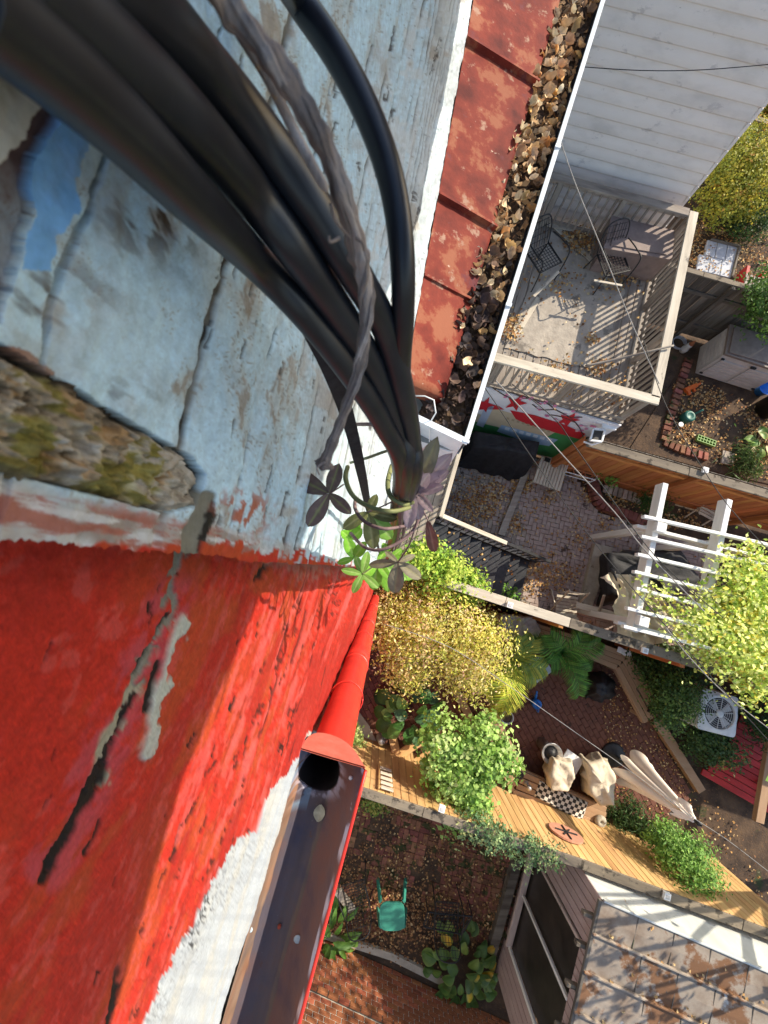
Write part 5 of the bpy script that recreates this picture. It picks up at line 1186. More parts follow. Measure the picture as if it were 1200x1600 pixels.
for (a, b_) in (((940, 762), (1000, 782)),):
    pa, pb = P(*a), P(*b_); n = int((pb - pa).length / .11)
    bw = thing('brick_row', 'row of grey bricks set on edge inside the planting bed', 'edging', pa)
    for i in range(n): c_ = lerp(pa, pb, (i + .5) / n); dd = (pb - pa).normalized(); nn_ = Vector((-dd.y, dd.x, 0)); plank('brick', c_ - nn_ * .11 + Vector((0, 0, .06)), c_ + nn_ * .11 + Vector((0, 0, .06)), .095, .07, M['paver'], bw)
pv = thing('stacked_stone', 'loose pile of pinkish stones under the cedar fence', 'stones', P(1062, 762, 0))
rr = random.Random(8)
for px, py, z_ in ((1052, 757, .05), (1066, 760, .06), (1078, 764, .06), (1058, 768, .05), (1072, 772, .05), (1064, 759, .16), (1044, 766, .05), (1056, 778, .05), (1046, 786, .05)):
    c_ = P(px, py, z_); a = rr.uniform(0, 3); d = Vector((math.cos(a), math.sin(a), 0)); plank('stone', c_ - d * .11, c_ + d * .11, .16, .10, M['redbrick' if rr.random() < .5 else 'paver'], pv, c=.02)
frame_chair('folding_chair', 'pale slatted folding chair by the planting bed under the cedar fence', 1088, 802, 0, R(-120), M['deckpale'], M['deckpale'], 'slatted folding chairs', wood=True)
frame_chair('folding_chair', 'pale sunlit slatted folding chair against the divider fence in the leaves', 872, 944, 0, R(-98), M['deckpale'], M['deckpale'], 'slatted folding chairs', wood=True)
o = slab('round_stool_top', [(880, 962), (890, 958), (902, 964), (905, 971), (896, 974), (882, 970)], .42, .47, M['deckpale'], None, hp=.45); tag(o, 'pale rounded board resting beside the sunlit folding chair', 'board')
o = slab('ledge_stone', [(925, 850), (953, 856), (920, 948), (902, 945)], -.02, .14, M['stone']); tag(o, 'long pale stone ledge beside the big black cover', 'ledge')
cv = thing('covered_tub', 'large hot tub hidden under a black cover below the white pergola', 'hot tub', P(985, 890, 0))
draped(cv, 'cover', [(938, 866), (1048, 862), (1082, 905), (1040, 948), (932, 945)], [(950, 863), (1065, 857), (1098, 905), (1055, 940), (948, 932)], .02, .85, M['blackcloth'], folds=6, amp=.05, crumple=.10, seed=9)
# pergola
pg = thing('white_pergola', 'white painted timber pergola with slats, half under the yellow vine', 'pergola', P(1010, 895, 0))
HP = 2.2
def beam(nm, a, b_, h, w_, t_, m=M['white']): return plank(nm, P(*a, h), P(*b_, h), w_, t_, m, pg)
beam('main_beam', (1034, 757), (986, 986), HP, .10, .22); beam('main_beam', (1133, 782), (1084, 1010), HP, .10, .22)
for a, b_ in (((1004, 807), (1290, 872)), ((1000, 838), (1290, 905)), ((994, 866), (1280, 934)), ((989, 893), (1270, 962)), ((992, 919), (1260, 990)), ((978, 950), (1250, 1018)), ((972, 978), (1240, 1046))): beam('slat', a, b_, HP + .165, .055, .10)
beam('lintel', (992, 822), (1280, 894), HP - .16, .06, .15); beam('lintel', (962, 972), (1240, 1040), HP - .16, .06, .15)
for (x, y) in ((1018, 826), (988, 972), (1118, 850), (1090, 998)):
    p = P(x, y, HP - .1); plank('post', Vector((p.x, p.y, 0)), p, .12, .12, M['white'], pg, up=E1)
for (x, y) in ((1027, 825), (1000, 970)):
    p = P(x, y, HP + .12); plank('cap_block', p, p + Vector((0, 0, .12)), .17, .17, M['white'], pg, up=E1)
# fallen beige parasol and tarpaulin under the pergola
tp = thing('beige_tarp', 'crumpled beige tarpaulin draped over boards under the pergola edge', 'tarpaulin', P(1000, 960, .6)); V = []; nx, ny = 46, 34
cor_ = [P(946, 895, 1.5), P(1014, 912, 1.2), P(1122, 1006, 1.15), P(968, 1004, 1.6)]
for j in range(ny + 1):
    for i in range(nx + 1):
        u, v = i / nx, j / ny; p = lerp(lerp(cor_[0], cor_[1], u), lerp(cor_[3], cor_[2], u), v); p += Vector(((fbm(u * 4, v * 3, 5) - .5) * .3, (fbm(u * 4, v * 3, 8) - .5) * .3, (fbm(u * 5, v * 4, 3) - .5) * .4 + .06 * math.sin(u * 34 + v * 5)))
        V.append(p)
f = [(j * (nx + 1) + i, j * (nx + 1) + i + 1, (j + 1) * (nx + 1) + i + 1, (j + 1) * (nx + 1) + i) for j in range(ny) for i in range(nx)]
part('cloth', V, f, M['tancloth'], tp, True)
def parasol(name, label, top, bot, hb, ht, r0, m, base=True, lobes=7, tilt=None, seed=1):
    """closed parasol: pole, folded canopy with loose pleats, cap and foot"""
    b0 = bot; t0 = top; t = thing(name, label, 'parasol', b0); b = B(); b.tube([b0, t0 + (t0 - b0).normalized() * .1], .02, 10); b.make('pole', M['black'], t, True)
    ax = (t0 - b0); L = ax.length; ax.normalize(); u_ = ax.orthogonal().normalized(); v_ = ax.cross(u_); rr = random.Random(seed); k = 84
    for nm, s0, s1, ra, rb, fl in (('canopy', hb, ht, r0, .045, 1), ('vent_cap', ht - .26, ht + .03, .15, .03, .7)):
        V = []; rows = 16
        for j in range(rows + 1):
            q = j / rows
            for i in range(k):
                a = 2 * math.pi * i / k; lob = abs(math.sin(a * lobes / 2 + .5 * math.sin(a + seed))) ** .7
                ra_ = lerp(ra, rb, q ** .75); rad = ra_ * (1 - .72 * fl * (1 - lob) * (1 - q * .6)) * (1 + .18 * math.sin(a * 2 + seed)); tw = .35 * q
                h_ = lerp(s0, s1, q) + (1 - q) * (.10 * math.sin(a * lobes + 1) + .09 * math.sin(a * 3 + seed)) * fl
                V.append(b0 + ax * h_ + (u_ * math.cos(a + tw) + v_ * math.sin(a + tw)) * rad)
        f = [(j * k + i, j * k + (i + 1) % k, (j + 1) * k + (i + 1) % k, (j + 1) * k + i) for j in range(rows) for i in range(k)] + [tuple(rows * k + i for i in range(k))]
        part(nm, V, f, m, t, True)
    b = B(); c_ = t0; b.tube([c_, c_ + ax * .06, c_ + ax * .1], [.035, .04, .012], 12); b.make('finial', M['black'], t, True)
    if base: b = B(); b.lathe(b0, [(.25, 0), (.25, .05), (.21, .075), (.05, .09), (.04, .3), (.028, .31)], 28); b.make('foot', M['black'], t, True)
    return t
pb0 = P(957, 1178, 0)
parasol('closed_parasol', 'closed cream parasol standing in a round black foot in the red brick courtyard', pb0 + Vector((0, 0, 2.34)), pb0, .72, 2.28, .36, M['pinkcloth'], seed=2)
q0 = P(1000, 985, .9)
parasol('beige_parasol', 'closed beige parasol tipped over the covered tub', P(958, 895, 1.55), P(1010, 1000, .95), .15, 1.0, .26, M['tancloth'], base=False, seed=5)
for a, b_, lab in (((900, 945, .75), (962, 962, .75), 'grey weathered plank lying beside the beige tarpaulin'), ((935, 960, .8), (944, 930, 1.2), 'short pale stick of wood poking up near the black cover'), ((1020, 940, 1.3), (1070, 1005, 1.2), 'long pale board sloping over the beige tarpaulin')):
    o = thing('board_or_glint', lab, 'board', P(*a)); plank('board', P(*a), P(*b_), .13 if a[0] != 935 else .05, .035, M['deckpale'], o)
# ================================================================== red brick courtyard
bn = thing('corner_bench', 'long tan board bench bending round the courtyard corner behind the palm', 'bench', P(960, 1040, 0))
def bench_run(par, outer, inner, h, n, m):
    for (o0, o1), (i0, i1) in zip(zip(outer[:-1], outer[1:]), zip(inner[:-1], inner[1:])):
        a0_, a1_, b0_, b1_ = P(*o0, h), P(*o1, h), P(*i0, h), P(*i1, h)
        wd = ((a0_ - b0_).length + (a1_ - b1_).length) / 2 / n
        for k in range(n):
            u = (k + .5) / n; p, q = lerp(a0_, b0_, u), lerp(a1_, b1_, u); d = (q - p).normalized() * .005
            ww = wd * abs(((q - p).normalized()).cross((a0_ - b0_).normalized()).z) * .93
            plank('seat_board', p + d - Vector((0, 0, .015)), q - d - Vector((0, 0, .015)), ww, .03, m, par)
        for u in (.08, .92):
            p, q = lerp(a0_, a1_, u), lerp(b0_, b1_, u)
            for s_ in (.12, .88): g_ = lerp(p, q, s_); plank('leg', Vector((g_.x, g_.y, 0)), g_ - Vector((0, 0, .03)), .07, .07, m, par, up=E1)
        plank('apron', b0_ - Vector((0, 0, .08)), b1_ - Vector((0, 0, .08)), .025, .09, m, par)
bench_run(bn, [(800, 962), (937, 1004), (985, 1022), (1037, 1113)], [(786, 982), (924, 1030), (962, 1046), (1007, 1131)], .46, 4, M['benchwood'])
bn2 = thing('corner_bench', 'tan board bench with checkered cushion below the bright green bush', 'bench', P(820, 1230, 0))
bench_run(bn2, [(748, 1120), (799, 1242), (946, 1296)], [(776, 1112), (820, 1206), (948, 1262)], .46, 4, M['benchwood'])
for pts, lab in ((((1013, 1124), (1026, 1118), (1094, 1228), (1084, 1234)), 'timber edging beam along the dark planting beside the brick courtyard'), (((944, 1282), (954, 1276), (984, 1345), (974, 1350)), 'timber edging beam below the cream parasol'), (((702, 1075), (714, 1071), (745, 1128), (736, 1136)), 'timber edging beam by the golden shrub'), (((920, 1268), (962, 1250), (966, 1258), (926, 1278)), 'short timber edging piece behind the beige covered chair')):
    o = slab('timber_edging', pts, -.02, .15, M['benchwood']); tag(o, lab, 'edging')
cu = [P(x, y, .51) for x, y in ((845, 1221), (921, 1256), (911, 1286), (836, 1246))]; t = thing('bench_cushion', 'black and white checkered cushion on the tan bench', 'cushion', (cu[0] + cu[2]) / 2 - Vector((0, 0, .04)))
V = []; n = 14
for j in range(n + 1):
    for i in range(n + 1):
        p = lerp(lerp(cu[0], cu[1], i / n), lerp(cu[3], cu[2], i / n), j / n); e = min(i, n - i, 2 * j, 2 * (n - j)) / 3; p.z += .035 * min(1, e) - .045 * (e == 0); V.append(p)
f = [(j * (n + 1) + i, j * (n + 1) + i + 1, (j + 1) * (n + 1) + i + 1, (j + 1) * (n + 1) + i) for j in range(n) for i in range(n)]
ck = bpy.data.materials.new('checkered_cloth'); ck.use_nodes = True; N_ = ck.node_tree.nodes; tc = N_.new('ShaderNodeNewGeometry'); mp = N_.new('ShaderNodeMapping'); mp.inputs['Rotation'].default_value = (0, 0, R(25)); cx = N_.new('ShaderNodeTexChecker'); cx.inputs['Scale'].default_value = 15
mp.inputs['Location'].default_value = (0, 0, .03); mp.inputs['Scale'].default_value = (1, 1, 0)
cx.inputs[1].default_value = (.62, .58, .52, 1); cx.inputs[2].default_value = (.03, .028, .028, 1); ck.node_tree.links.new(tc.outputs['Position'], mp.inputs[0]); ck.node_tree.links.new(mp.outputs[0], cx.inputs[0]); ck.node_tree.links.new(cx.outputs[0], N_['Principled BSDF'].inputs[0]); N_['Principled BSDF'].inputs['Roughness'].default_value = .9
part('cushion', V, f, ck, t, True)
cv = thing('covered_chair', 'patio chair under a sunlit beige cover next to the checkered cushion', 'chair', P(870, 1195, 0))
draped(cv, 'cover', [(858, 1174), (893, 1182), (894, 1213), (882, 1226), (852, 1222), (848, 1196)], [(866, 1186), (896, 1192), (901, 1214), (890, 1240), (862, 1238), (856, 1214)], .06, .88, M['tancloth'], folds=9, amp=.03, crumple=.06, seed=12)
cv = thing('covered_chair', 'larger patio chair under a slumped beige cover by the parasol foot', 'chair', P(925, 1205, 0))
draped(cv, 'cover', [(905, 1182), (934, 1174), (954, 1196), (948, 1242), (928, 1246), (908, 1230)], [(918, 1192), (944, 1186), (965, 1212), (960, 1262), (940, 1262), (920, 1240)], .05, .95, M['tancloth'], folds=8, amp=.04, crumple=.09, seed=14)
t = thing('side_table', 'small white side table between the two beige covered chairs', 'table', P(903, 1195, 0)); b = B(); b.box(P(880, 1182, .5), P(905, 1200, .5), .35, .03); b.make('top', M['whiteplastic'], t); b = B(); b.tube([P(892, 1191, 0), P(892, 1191, .48)], .03, 8); b.make('leg', M['whiteplastic'], t)
p = P(846, 1160, 0); t = thing('fire_bowl', 'round silver fire bowl with a dark centre standing on the courtyard bricks', 'fire bowl', p); b = B(); b.lathe(p, [(.12, 0), (.10, .42), (.2, .5), (.215, .56), (.2, .565), (.14, .5)], 24); b.make('bowl', M['steel'], t, True); b = B(); b.lathe(p + Vector((0, 0, .5)), [(.14, 0), (.10, .05), (.05, .09), (.02, .10)], 18); b.make('burner', M['black'], t, True)
cv = thing('draped_armchair', 'bulky armchair under a crumpled grey cover beside the divider fence', 'armchair', P(800, 972, 0))
draped(cv, 'cover', [(770, 958), (830, 962), (838, 990), (828, 998), (774, 990)], [(784, 958), (836, 964), (848, 985), (838, 1002), (788, 1000), (776, 976)], .05, .8, M['greycloth'], folds=10, amp=.03, crumple=.10, seed=17)
cv = thing('covered_grill', 'small round grill under a black cover near the palm', 'grill', P(932, 1075, 0))
draped(cv, 'cover', [(912, 1052), (938, 1048), (960, 1062), (962, 1086), (940, 1098), (914, 1090)], [(930, 1066), (942, 1064), (950, 1072), (950, 1084), (940, 1090), (930, 1084)], .02, .8, M['blackcloth'], folds=7, amp=.02, crumple=.05, seed=19)
o = slab('pale_sheet', [(839, 1027), (852, 1028), (863, 1049), (838, 1068), (803, 1040)], .36, .40, M['palebag'], None, hp=.4); tag(o, 'pale blue plastic sheet lying behind the yellow palm', 'sheet')
t = thing('watering_can', 'small bright blue watering can on the red bricks', 'watering can', P(835, 1097, 0)); p = P(835, 1097, 0); b = B(); b.lathe(p, [(.10, 0), (.105, .16), (.08, .19), (.05, .2), (.045, .16)], 16); b.make('body', M['blueplastic'], t, True); b = B(); b.tube(spline([p + Vector((0, .08, .06)), p + Vector((-.02, .2, .18)), p + Vector((-.03, .3, .27))], 4), [.028] * 5 + [.018] * 4, 8); b.make('spout', M['blueplastic'], t, True); b = B(); b.tube(spline([p + Vector((0, -.09, .05)), p + Vector((.01, -.16, .16)), p + Vector((0, 0, .26)), p + Vector((0, .06, .18))], 4), .011, 6); b.make('handle', M['blueplastic'], t, True)
pot(788, 1116, 0, .13, .22, M['shedgrey'], 'small grey pot under the drooping yellow palm frond')
t = thing('garden_lamp', 'small black lamp with a coiled wire on the bench end', 'lamp', P(1012, 1107, .46)); p = P(1012, 1107, .46); b = B(); b.box(p + Vector((0, 0, .03)), p + Vector((.13, -.05, .03)), .12, .09); b.make('body', M['black'], t); b = B(); b.tube([p + Vector((.1, -.03, .06)), p + Vector((.22, -.12, .05))], .02, 6); b.make('head', M['black'], t); b = B(); b.tube(spline([p, P(1000, 1085, .47), P(995, 1075, .47), P(1010, 1068, .47), P(1022, 1062, .47)], 6), .006, 5); b.make('wire', M['black'], t)
t = thing('lantern', 'small silver lamp on the bench next to the round black tray', 'lantern', P(823, 1225, .46)); p = P(822, 1224, .46); b = B(); b.lathe(p, [(.05, 0), (.05, .02), (.015, .04), (.015, .16), (.06, .18), (.02, .22)], 14); b.make('body', M['steel'], t, True)
p = P(812, 1211, .465); b = B(); b.lathe(p, [(.075, 0), (.08, .02), (.06, .021)], 16); o = b.solo('black_tray', M['black'], p); tag(o, 'round black tray on the bench corner', 'tray')
o = thing('paper_stack', 'loose white papers and bottles on the bench end by the divider fence', 'papers', P(970, 1018, .47))
for x, y, s_ in ((965, 1014, .09), (972, 1018, .1), (980, 1020, .08)): plank('sheet', P(x, y, .475 + s_ * .1), P(x + 7, y + 3, .475 + s_ * .1), .12, .012, M['whiteplastic'], o)
p = P(938, 1283, .5); t = thing('shell_ornament', 'small round pale shell ornament on the bench end by the cushion', 'ornament', p); b = B(); b.lathe(p - Vector((0, 0, .04)), [(.10, 0), (.12, .05), (.08, .10), (.03, .09), (.02, .06)], 14); b.make('shell', M['stone'], t, True)
t = thing('wall_plaque', 'oval pink clay plaque with dark cross ornament hung on the sunlit fence', 'plaque', P(885, 1300, 1.4)); fa, fd, fnn = F3[1], F3[2], F3[3]
def onf(x, y, out):
    ray = P(x, y, 0) - Vector((0, 0, HC)); k = (fa + fnn * out - Vector((0, 0, HC))).dot(fnn) / ray.dot(fnn); return Vector((0, 0, HC)) + ray * k
c_ = onf(884, 1303, .03); V = [c_ + fd * .30 * math.cos(a) + Vector((0, 0, 1)) * .24 * math.sin(a) + fnn * o_ for o_ in (0, .03) for a in np.linspace(0, 2 * math.pi, 25)[:-1]]; f = [(i, (i + 1) % 24, 24 + (i + 1) % 24, 24 + i) for i in range(24)] + [tuple(range(24, 48))]; part('disc', V, f, M['plaque'], t)
for a_, b_ in (((-.2, 0), (.2, 0)), ((0, -.18), (0, .2)), ((.1, -.1), (-.1, .12))): b = B(); b.tube([c_ + fnn * .04 + fd * a_[0] + Vector((0, 0, a_[1])), c_ + fnn * .04 + fd * b_[0] + Vector((0, 0, b_[1]))], .014, 6); b.make('cross', M['black'], t)
t = thing('wall_shelf', 'pale yellow slatted shelf hung on the sunlit fence near the gutter', 'shelf', onf(602, 1215, .05))
for i in range(5): a = onf(594 + i * .3, 1199 + i * 7.5, .07); plank('slat', a, a + fd * .22, .085, .02, M['deckpale'], t, up=fnn)
for s_ in (0, 1): plank('upright', onf(593 + s_ * 17, 1195 + s_ * 2, .05), onf(592 + s_ * 20, 1232 + s_ * 6, .05), .03, .03, M['tanwood'], t, up=fnn)
p = P(596, 1150, 0); t = thing('silver_ornament', 'small shiny silver and white garden ornament by the fence foot', 'ornament', p); b = B(); b.lathe(p, [(.07, 0), (.12, .08), (.10, .16), (.05, .2), (.08, .26), (.07, .32), (.02, .34)], 16); b.make('body', M['steel'], t, True)
for a, b_, lab in (((613, 1150), (622, 1190), 'short tan plank standing on the bricks by the silver ornament'), ((626, 1178), (668, 1150), 'tan plank under the bright green bush'), ((640, 1198), (690, 1165), 'lower tan plank beneath the bright green bush')): 
    o = thing('board_or_glint', lab, 'board', P(*a, .2)); plank('board', P(*a, .3), P(*b_, .3), .18, .04, M['tanwood'], o)
o = thing('flagstone', 'rough brown flagstone by the foot of the red downspout', 'stone', P(572, 1150, 0)); b = B(); b.prism(xy(pp_([(560, 1110), (575, 1130), (590, 1160), (575, 1172), (556, 1168)]))[::-1], -.02, .05); b.make('stone', M['stone'], o)
# air conditioner and red boards
q = [P(x, y, .85) for x, y in ((1099, 1075), (1156, 1091), (1150, 1154), (1090, 1139))]; c_ = sum(q, Vector()) / 4; t = thing('air_conditioner', 'grey white air conditioning unit with a round fan grille among dark shrubs', 'air conditioner', Vector((c_.x, c_.y, 0)))
b = B(); qq = []
for i in range(4):
    a, o1, o2 = q[i], q[i - 1], q[(i + 1) % 4]; qq += [a + (o1 - a).normalized() * .06, a + ((o1 - a).normalized() + (o2 - a).normalized()) * .018, a + (o2 - a).normalized() * .06]
b.prism(xy(qq)[::-1], .05, .83); b.make('cabinet', M['acwhite'], t)
rf = .31; V = []; m_ = 48
ring = []
for p in range(m_):
    a = 2 * math.pi * p / m_; d = Vector((math.cos(a), math.sin(a), 0)); lo_ = 9
    for i in range(12):
        e0_, e1_ = qq[i], qq[(i + 1) % 12]; ex, ey = e1_.x - e0_.x, e1_.y - e0_.y; den = d.x * ey - d.y * ex
        if abs(den) > 1e-9:
            tt = ((e0_.x - c_.x) * ey - (e0_.y - c_.y) * ex) / den; uu = ((e0_.x - c_.x) * d.y - (e0_.y - c_.y) * d.x) / den
            if tt > 0 and -1e-6 <= uu <= 1 + 1e-6: lo_ = min(lo_, tt)
    ring.append((d, lo_))
for rad, hh in ((None, .832), (rf + .06, .85), (rf, .872), (rf - .012, .862), (rf - .012, .838)):
    for d, lo_ in ring: pnt = Vector((c_.x, c_.y, 0)) + d * (lo_ if rad is None else rad); pnt.z = hh; V.append(pnt)
f = [(j * m_ + i, j * m_ + (i + 1) % m_, (j + 1) * m_ + (i + 1) % m_, (j + 1) * m_ + i) for j in range(4) for i in range(m_)]; part('top_panel', V, f, M['acwhite'], t, True)
cf = Vector((c_.x, c_.y, 0)); b = B(); b.lathe(cf + Vector((0, 0, .8315)), [(rf - .01, 0), (rf * .3, .002)], 32); b.make('fan_well', M['darkfan'], t)
b = B(); b.lathe(cf + Vector((0, 0, .85)), [(.075, 0), (.075, .025), (.03, .03)], 20); b.make('hub', M['acwhite'], t, True)
for i in range(10): a = 2 * math.pi * i / 10; d = Vector((math.cos(a), math.sin(a), 0)); b = B(); b.tube([cf + d * .07 + Vector((0, 0, .868)), cf + d * rf + Vector((0, 0, .868))], .006, 5); b.make('spoke', M['acwhite'], t)
b = B()
for rad in (.11, .15, .19, .23, .27): b.tube([cf + Vector((rad * math.cos(a), rad * math.sin(a), .866)) for a in np.linspace(0, 2 * math.pi, 33)], .003, 4, cap=False)
b.make('grille', M['acwhite'], t)
for i in range(4): a = 2 * math.pi * i / 4 + .4; d = Vector((math.cos(a), math.sin(a), 0)); e = Vector((-d.y, d.x, 0)); part('fan_blade', [cf + d * .06 + e * .03 + Vector((0, 0, .845)), cf + d * .26 + e * .10 + Vector((0, 0, .85)), cf + d * .27 - e * .07 + Vector((0, 0, .838)), cf + d * .06 - e * .03 + Vector((0, 0, .838))], [(0, 1, 2, 3)], M['shedgrey'], t)
rd = thing('red_deck', 'low deck of dark red painted boards beside the air conditioner', 'deck', P(1170, 1200, 0))
A_, B_ = P(1098, 1212, .16), P(1330, 1345, .16); dd = (B_ - A_).normalized(); up_ = Vector((-dd.y, dd.x, 0))
for i in range(26):
    o_ = A_ + up_ * (.07 + i * .14); s0 = -.05 + (i * .10 if i < 3 else .3) ; plank('deck_board', o_ + dd * s0, o_ + dd * (A_ - B_).length, .128, .03, M['reddeck'], rd)
o = thing('handrail_beam', 'tan timber beam edging the red deck at the frame edge', 'beam', P(1186, 1280, .5)); plank('beam', P(1184, 1284, .6), P(1206, 1150, .6), .17, .10, M['benchwood'], o)
# ================================================================== right-hand garden
q = pp_([(1135, 552), (1231, 582), (1242, 538), (1143, 508)], .93); t = thing('plastic_shed', 'low beige plastic storage shed with a taupe lid below the grey fence', 'shed', Vector((q[0].x, q[0].y, 0)))
b = B(); b.prism(xy(q), .02, .86); b.make('body', M['shedgrey'], t)
c_ = sum(q, Vector()) / 4; b = B(); b.prism([(c_.x + (p.x - c_.x) * 1.03, c_.y + (p.y - c_.y) * 1.06) for p in q], .865, .92); b.prism([(c_.x + (p.x - c_.x) * .93, c_.y + (p.y - c_.y) * .86) for p in q], .921, .95); b.make('lid', M['shedlid'], t)
fd_ = (q[1] - q[0]).normalized(); fo = Vector((fd_.y, -fd_.x, 0)); q0_ = Vector((q[0].x, q[0].y, 0)); LW = (q[1] - q[0]).length
for k in range(2):
    for i in range(7): a = q0_ + fd_ * (LW * (.06 + k * .47)) + fo * .012 + Vector((0, 0, .1 + i * .095)); plank('door_panel', a, a + fd_ * LW * .41, .085, .02, M['shedgrey'], t, up=fo)
for k, z_ in ((.03, .75), (.03, .12), (.95, .75), (.95, .12)): a = q0_ + fd_ * LW * k + fo * .02 + Vector((0, 0, z_)); plank('hinge', a, a + fd_ * .07, .045, .03, M['black'], t, up=fo)
a = q0_ + fd_ * LW * .5 + fo * .03 + Vector((0, 0, .78)); plank('handle', a, a + fd_ * .12, .05, .04, M['black'], t, up=fo)
for i in range(6): a = q0_ - fo * (.03) + Vector((0, 0, .12 + i * .12)); e_ = (q[3] - q[0]).normalized(); plank('side_panel', a + e_ * .05 - fd_ * .008, a + e_ * ((q[3] - q[0]).length - .05) - fd_ * .008, .10, .014, M['shedgrey'], t, up=-fd_)
sl_ = thing('slab_bed', 'pale blue grey paving slabs strewn with leaves behind the grey fence', 'paving', P(1115, 405, 0)); g0, g1, g2, g3 = pp_([(1106, 379), (1150, 390), (1138, 438), (1080, 424)])
for i in range(3):
    for j in range(2):
        a = lerp(lerp(g0, g1, (i + .03) / 3), lerp(g3, g2, (i + .03) / 3), (j + .5) / 2); b_ = lerp(lerp(g0, g1, (i + .97) / 3), lerp(g3, g2, (i + .97) / 3), (j + .5) / 2); plank('slab', a + Vector((0, 0, .04)), b_ + Vector((0, 0, .04)), (g3 - g0).length / 2 * .93, .08, M['slate'], sl_)
for a, b_ in ((g0, g1), (g1, g2)): plank('edge_strip', a + Vector((0, 0, .06)), b_ + Vector((0, 0, .06)), .05, .14, M['oldwood'], sl_)
o = thing('wood_crate', 'dark red brown wooden crate beyond the grey fence', 'crate', P(1180, 432, 0))
for i in range(5): a = P(1168 + i * 6, 428 + i * 2, .35); plank('slat', a, a - E2 * .5, .07, .03, M['deck'], o)
for s_ in (0, 1): a = P(1168 + s_ * 24, 428 + s_ * 8, .33); plank('side', Vector((a.x, a.y, .02)) , Vector((a.x, a.y, .33)), .08, .5, M['reddeck'], o, up=E2)
t = thing('toy_gun', 'bright orange plastic garden toy lying on the leaf strewn soil', 'toy', P(1078, 606, .03)); b = B(); b.box(P(1070, 610, .06), P(1088, 602, .06), .10, .08); b.box(P(1074, 607, .06), P(1077, 617, .06), .07, .06); b.box(P(1083, 605, .06), P(1085, 612, .06), .05, .05); b.make('body', M['orangeplastic'], t); b = B(); b.tube([P(1086, 603, .07), P(1094, 599, .07)], .03, 8); b.make('nozzle', M['orangeplastic'], t)
t = thing('watering_can', 'dark teal plastic watering can with a white rose on the soil', 'watering can', P(1068, 656, 0)); p = P(1068, 655, 0); b = B(); b.lathe(p, [(.13, 0), (.14, .2), (.10, .24), (.07, .22)], 16); b.make('body', M['teal'], t, True); b = B(); b.tube(spline([p + Vector((.1, .05, .08)), p + Vector((.22, .10, .2)), p + Vector((.3, .14, .24))], 4), .025, 7); b.make('spout', M['teal'], t, True); p2 = P(1062, 664, .2); b = B(); b.lathe(p2, [(.03, 0), (.06, .03), (.058, .05)], 12); b.make('rose', M['whiteplastic'], t)
t = thing('seed_tray', 'light green plastic tray of square cells on the leafy soil', 'tray', P(1102, 687, 0)); g0, g1 = P(1089, 684, .04), P(1116, 694, .04); dd = (g1 - g0).normalized(); nn_ = Vector((-dd.y, dd.x, 0)); gm = mat('light_green_plastic', [(.16, .30, .07), (.22, .38, .10)], 9, 4, rough=.5, rand=0)
for i in range(7): a = lerp(g0, g1, i / 6); b = B(); b.box(a - nn_ * .07, a + nn_ * .07, .015, .08); b.make('divider', gm, t)
for s_ in (-1, 0, 1): b = B(); b.box(g0 + nn_ * .068 * s_ - dd * .008, g1 + nn_ * .068 * s_ + dd * .008, .015, .085); b.make('long_side', gm, t)
o = slab('paving_stone', [(1128, 704), (1146, 709), (1143, 728), (1125, 724)], -.01, .04, M['paver']); tag(o, 'single square reddish paving stone in the leaf litter', 'paving stone')
eb = thing('soil_edging', 'line of mossy bricks edging the leafy soil bed', 'edging', P(1040, 640, 0)); pth = pp_([(1076, 560), (1062, 600), (1046, 650), (1036, 690), (1060, 702), (1105, 715)]); k = 0
for a, b_ in zip(pth[:-1], pth[1:]):
    n = max(1, int((b_ - a).length / .13)); d = (b_ - a).normalized(); nn_ = Vector((-d.y, d.x, 0))
    for i in range(n): c_ = lerp(a, b_, (i + .5) / n); plank('brick', c_ - nn_ * .1 + Vector((0, 0, .02 + (k % 4) * .006)), c_ + nn_ * .1 + Vector((0, 0, .02)), .105, .07, M['mossbrick'], eb); k += 1
p = P(1195, 640, 0); t = thing('dark_bin', 'black lidded bin on the soil at the frame edge', 'bin', p); b = B(); b.lathe(p, [(.25, 0), (.3, .5), (.33, .52), (.31, .6), (.1, .66)], 24); b.make('body', M['black'], t, True)
p = P(1178, 612, .0); t = thing('blue_tub', 'blue plastic tub beside the beige shed', 'tub', p); b = B(); b.lathe(p + Vector((.12, 0, 0)), [(.12, 0), (.16, .2), (.17, .21), (.15, .18), (.1, .05)], 18); b.make('body', M['blueplastic'], t, True)
p = P(1058, 538, 0); t = thing('coiled_hose', 'small coil of blue grey hose at the fence foot', 'hose', p); b = B(); b.tube([p + Vector((.16 * math.cos(a), .16 * math.sin(a), .02 + a * .006)) for a in np.linspace(0, 15, 60)], .013, 6); b.make('coil', M['slate'], t, True)
p = P(1066, 548, .0); t = thing('garden_gnome', 'small weathered red and grey garden ornament at the fence corner', 'ornament', p); b = B(); b.lathe(p, [(.08, 0), (.09, .1), (.06, .2), (.07, .24), (.05, .3)], 12); b.make('body', M['acwhite'], t, True); b = B(); b.lathe(p + Vector((0, 0, .3)), [(.06, 0), (.03, .08), (.005, .14)], 12); b.make('hat', M['terracotta'], t, True)
